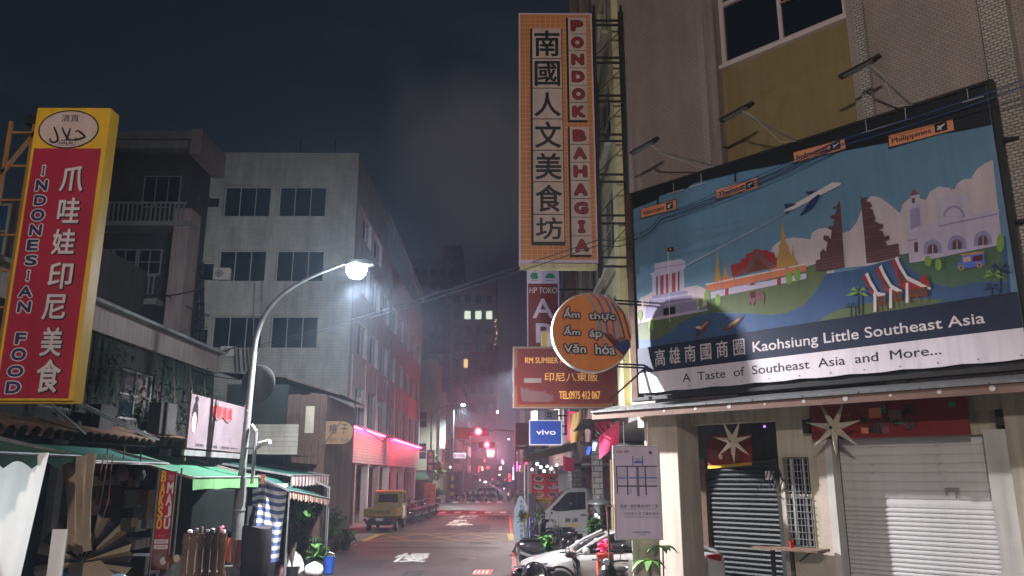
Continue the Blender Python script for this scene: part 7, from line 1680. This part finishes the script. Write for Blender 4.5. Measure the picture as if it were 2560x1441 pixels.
# main street lamp
light('street_lamp_light', 'SPOT', LPOS, (0.97,0.96,1.0), 10500, .10, (math.radians(10),math.radians(-4),0), spot_size=math.radians(146), spot_blend=.75)
light('added_shutter_spot', 'SPOT', LPOS, (0.98,0.96,1.0), 12500, .10, (Vector((6.9,13.9,1.0))-Vector(LPOS)).to_track_quat('-Z','Y').to_euler(), spot_size=math.radians(54), spot_blend=.8)  # extra spot added at the lamp to brighten the white shutter
light('added_building_spot', 'SPOT', LPOS, (0.86,0.92,1.0), 10000, .10, (Vector((-9.8,41,9.6))-Vector(LPOS)).to_track_quat('-Z','Y').to_euler(), spot_size=math.radians(62), spot_blend=1.0)  # extra spot added at the lamp to brighten the tiled front behind
# unseen street lamp added on the right to light the road and side wall
l3 = thing('street_lamp', 'added street lamp on the right pavement whose head is hidden behind the red restaurant sign', 'street lamp', (1.75,46,.03))
G().cyl((0,0,0),(0,0,8.0),.10,'galv',.08,10).build('pole', l3); G().tube([(0,0,8.0),(-.05,0,8.7),(-.3,0,9.05),(-.7,0,9.1)],.05,'galv',8).build('arm', l3); G().box(-1.1,-.14,9.04,-.6,.14,9.16,'galv').build('lamp_head', l3); G().box(-1.05,-.11,9.02,-.65,.11,9.039,'lamp_glow_far').build('bulb', l3)
light('added_red_wash_light', 'AREA', (XS+.60,YF+17.5,5.05), (1.0,.03,.12), 750, rot=Vector((-1,0,-.75)).to_track_quat('-Z','Y').to_euler(), shape='RECTANGLE', size=.1, size_y=31)  # area light added beside the tube to strengthen its red wash
light('added_right_lamp_light', 'SPOT', (.9,46,8.9), (1.0,0.90,0.88), 6500, .12, (0,0,0), spot_size=math.radians(165), spot_blend=.5)  # light of the added right-hand lamp
# fluorescent tube added out of view to brighten the white sheet
ft = thing('added_tube_lamp', 'added fluorescent tube hanging out of view by the white sheet', 'lamp', (-6.75,8.7,2.55)); G().cyl((-.5,0,0),(.5,0,0),.018,'white_glow',n=8).build('tube', ft); G().box(-.55,-.04,.02,.55,.04,.06,'white_wall').build('holder', ft)
light('added_tube_lamp_light', 'POINT', (-6.6,8.7,2.45), (0.92,0.97,1.0), 75, .15)
light('street_lamp_glow', 'POINT', (LPOS[0], LPOS[1], LPOS[2]+.12), (0.72,0.86,1.0), 1300, .10)
light('far_lamp_light', 'SPOT', (b[0] if False else -4.37,80,9.4), (0.8,1.0,0.97), 6000, .15, (0,0,0), spot_size=math.radians(160), spot_blend=.6)
light('traffic_light_glow', 'POINT', (TL1[0],TL1[1]-.35,TL1[2]), (1.0,0.03,0.06), 1000, .15)
light('traffic_light_glow', 'POINT', (TL2[0],TL2[1]-.35,TL2[2]), (1.0,0.03,0.06), 1000, .15)
light('stall_light', 'POINT', (2.0,38,2.3), (0.9,0.93,1.0), 220, .2)
light('far_street_fill', 'POINT', (-3,150,7), (1.0,0.40,0.50), 9000, .5)  # bare fill points added to brighten the far street, no lamp modelled
light('far_street_fill', 'POINT', (-1,118,6), (1.0,0.35,0.40), 1500, .5)
# unseen street lamp added behind the camera to light the faces turned to us
lb = thing('street_lamp', 'added street lamp of the same kind behind the viewpoint', 'street lamp', (-5.98,-8,.03))
G().cyl((0,0,0),(0,0,2.6),.12,'galv',n=12).build('lower_pole', lb); G().tube([(0,0,2.6),(0,0,8.6),(.3,0,9.6),(1.2,0,10.1),(2.6,0,10.2)],.07,'galv',10).build('arm', lb); G().box(2.5,-.15,10.13,3.1,.15,10.25,'galv').build('lamp_head', lb)
G().box(2.55,-.12,10.11,3.05,.12,10.129,'lamp_glow_far').build('bulb', lb)
light('added_rear_lamp_light', 'POINT', (-3.2,-8,9.9), (1.0,0.87,0.79), 7600, .35)
# ================================================================== HAZE
if HAZE > 0:
    hz = G().box(-120,-40,-1,120,235,66,'black').build('haze'); hz['kind'] = 'stuff'
    hm = bpy.data.materials.new('haze'); hm.use_nodes = True; tt = hm.node_tree; tt.nodes.clear()
    o_ = N('ShaderNodeOutputMaterial', tt); v_ = N('ShaderNodeVolumePrincipled', tt); v_.inputs['Color'].default_value = (.60,.78,1.0,1); v_.inputs['Density'].default_value = HAZE; v_.inputs['Anisotropy'].default_value = .78
    tt.links.new(v_.outputs[0], o_.inputs['Volume']); hz.data.materials.clear(); hz.data.materials.append(hm)
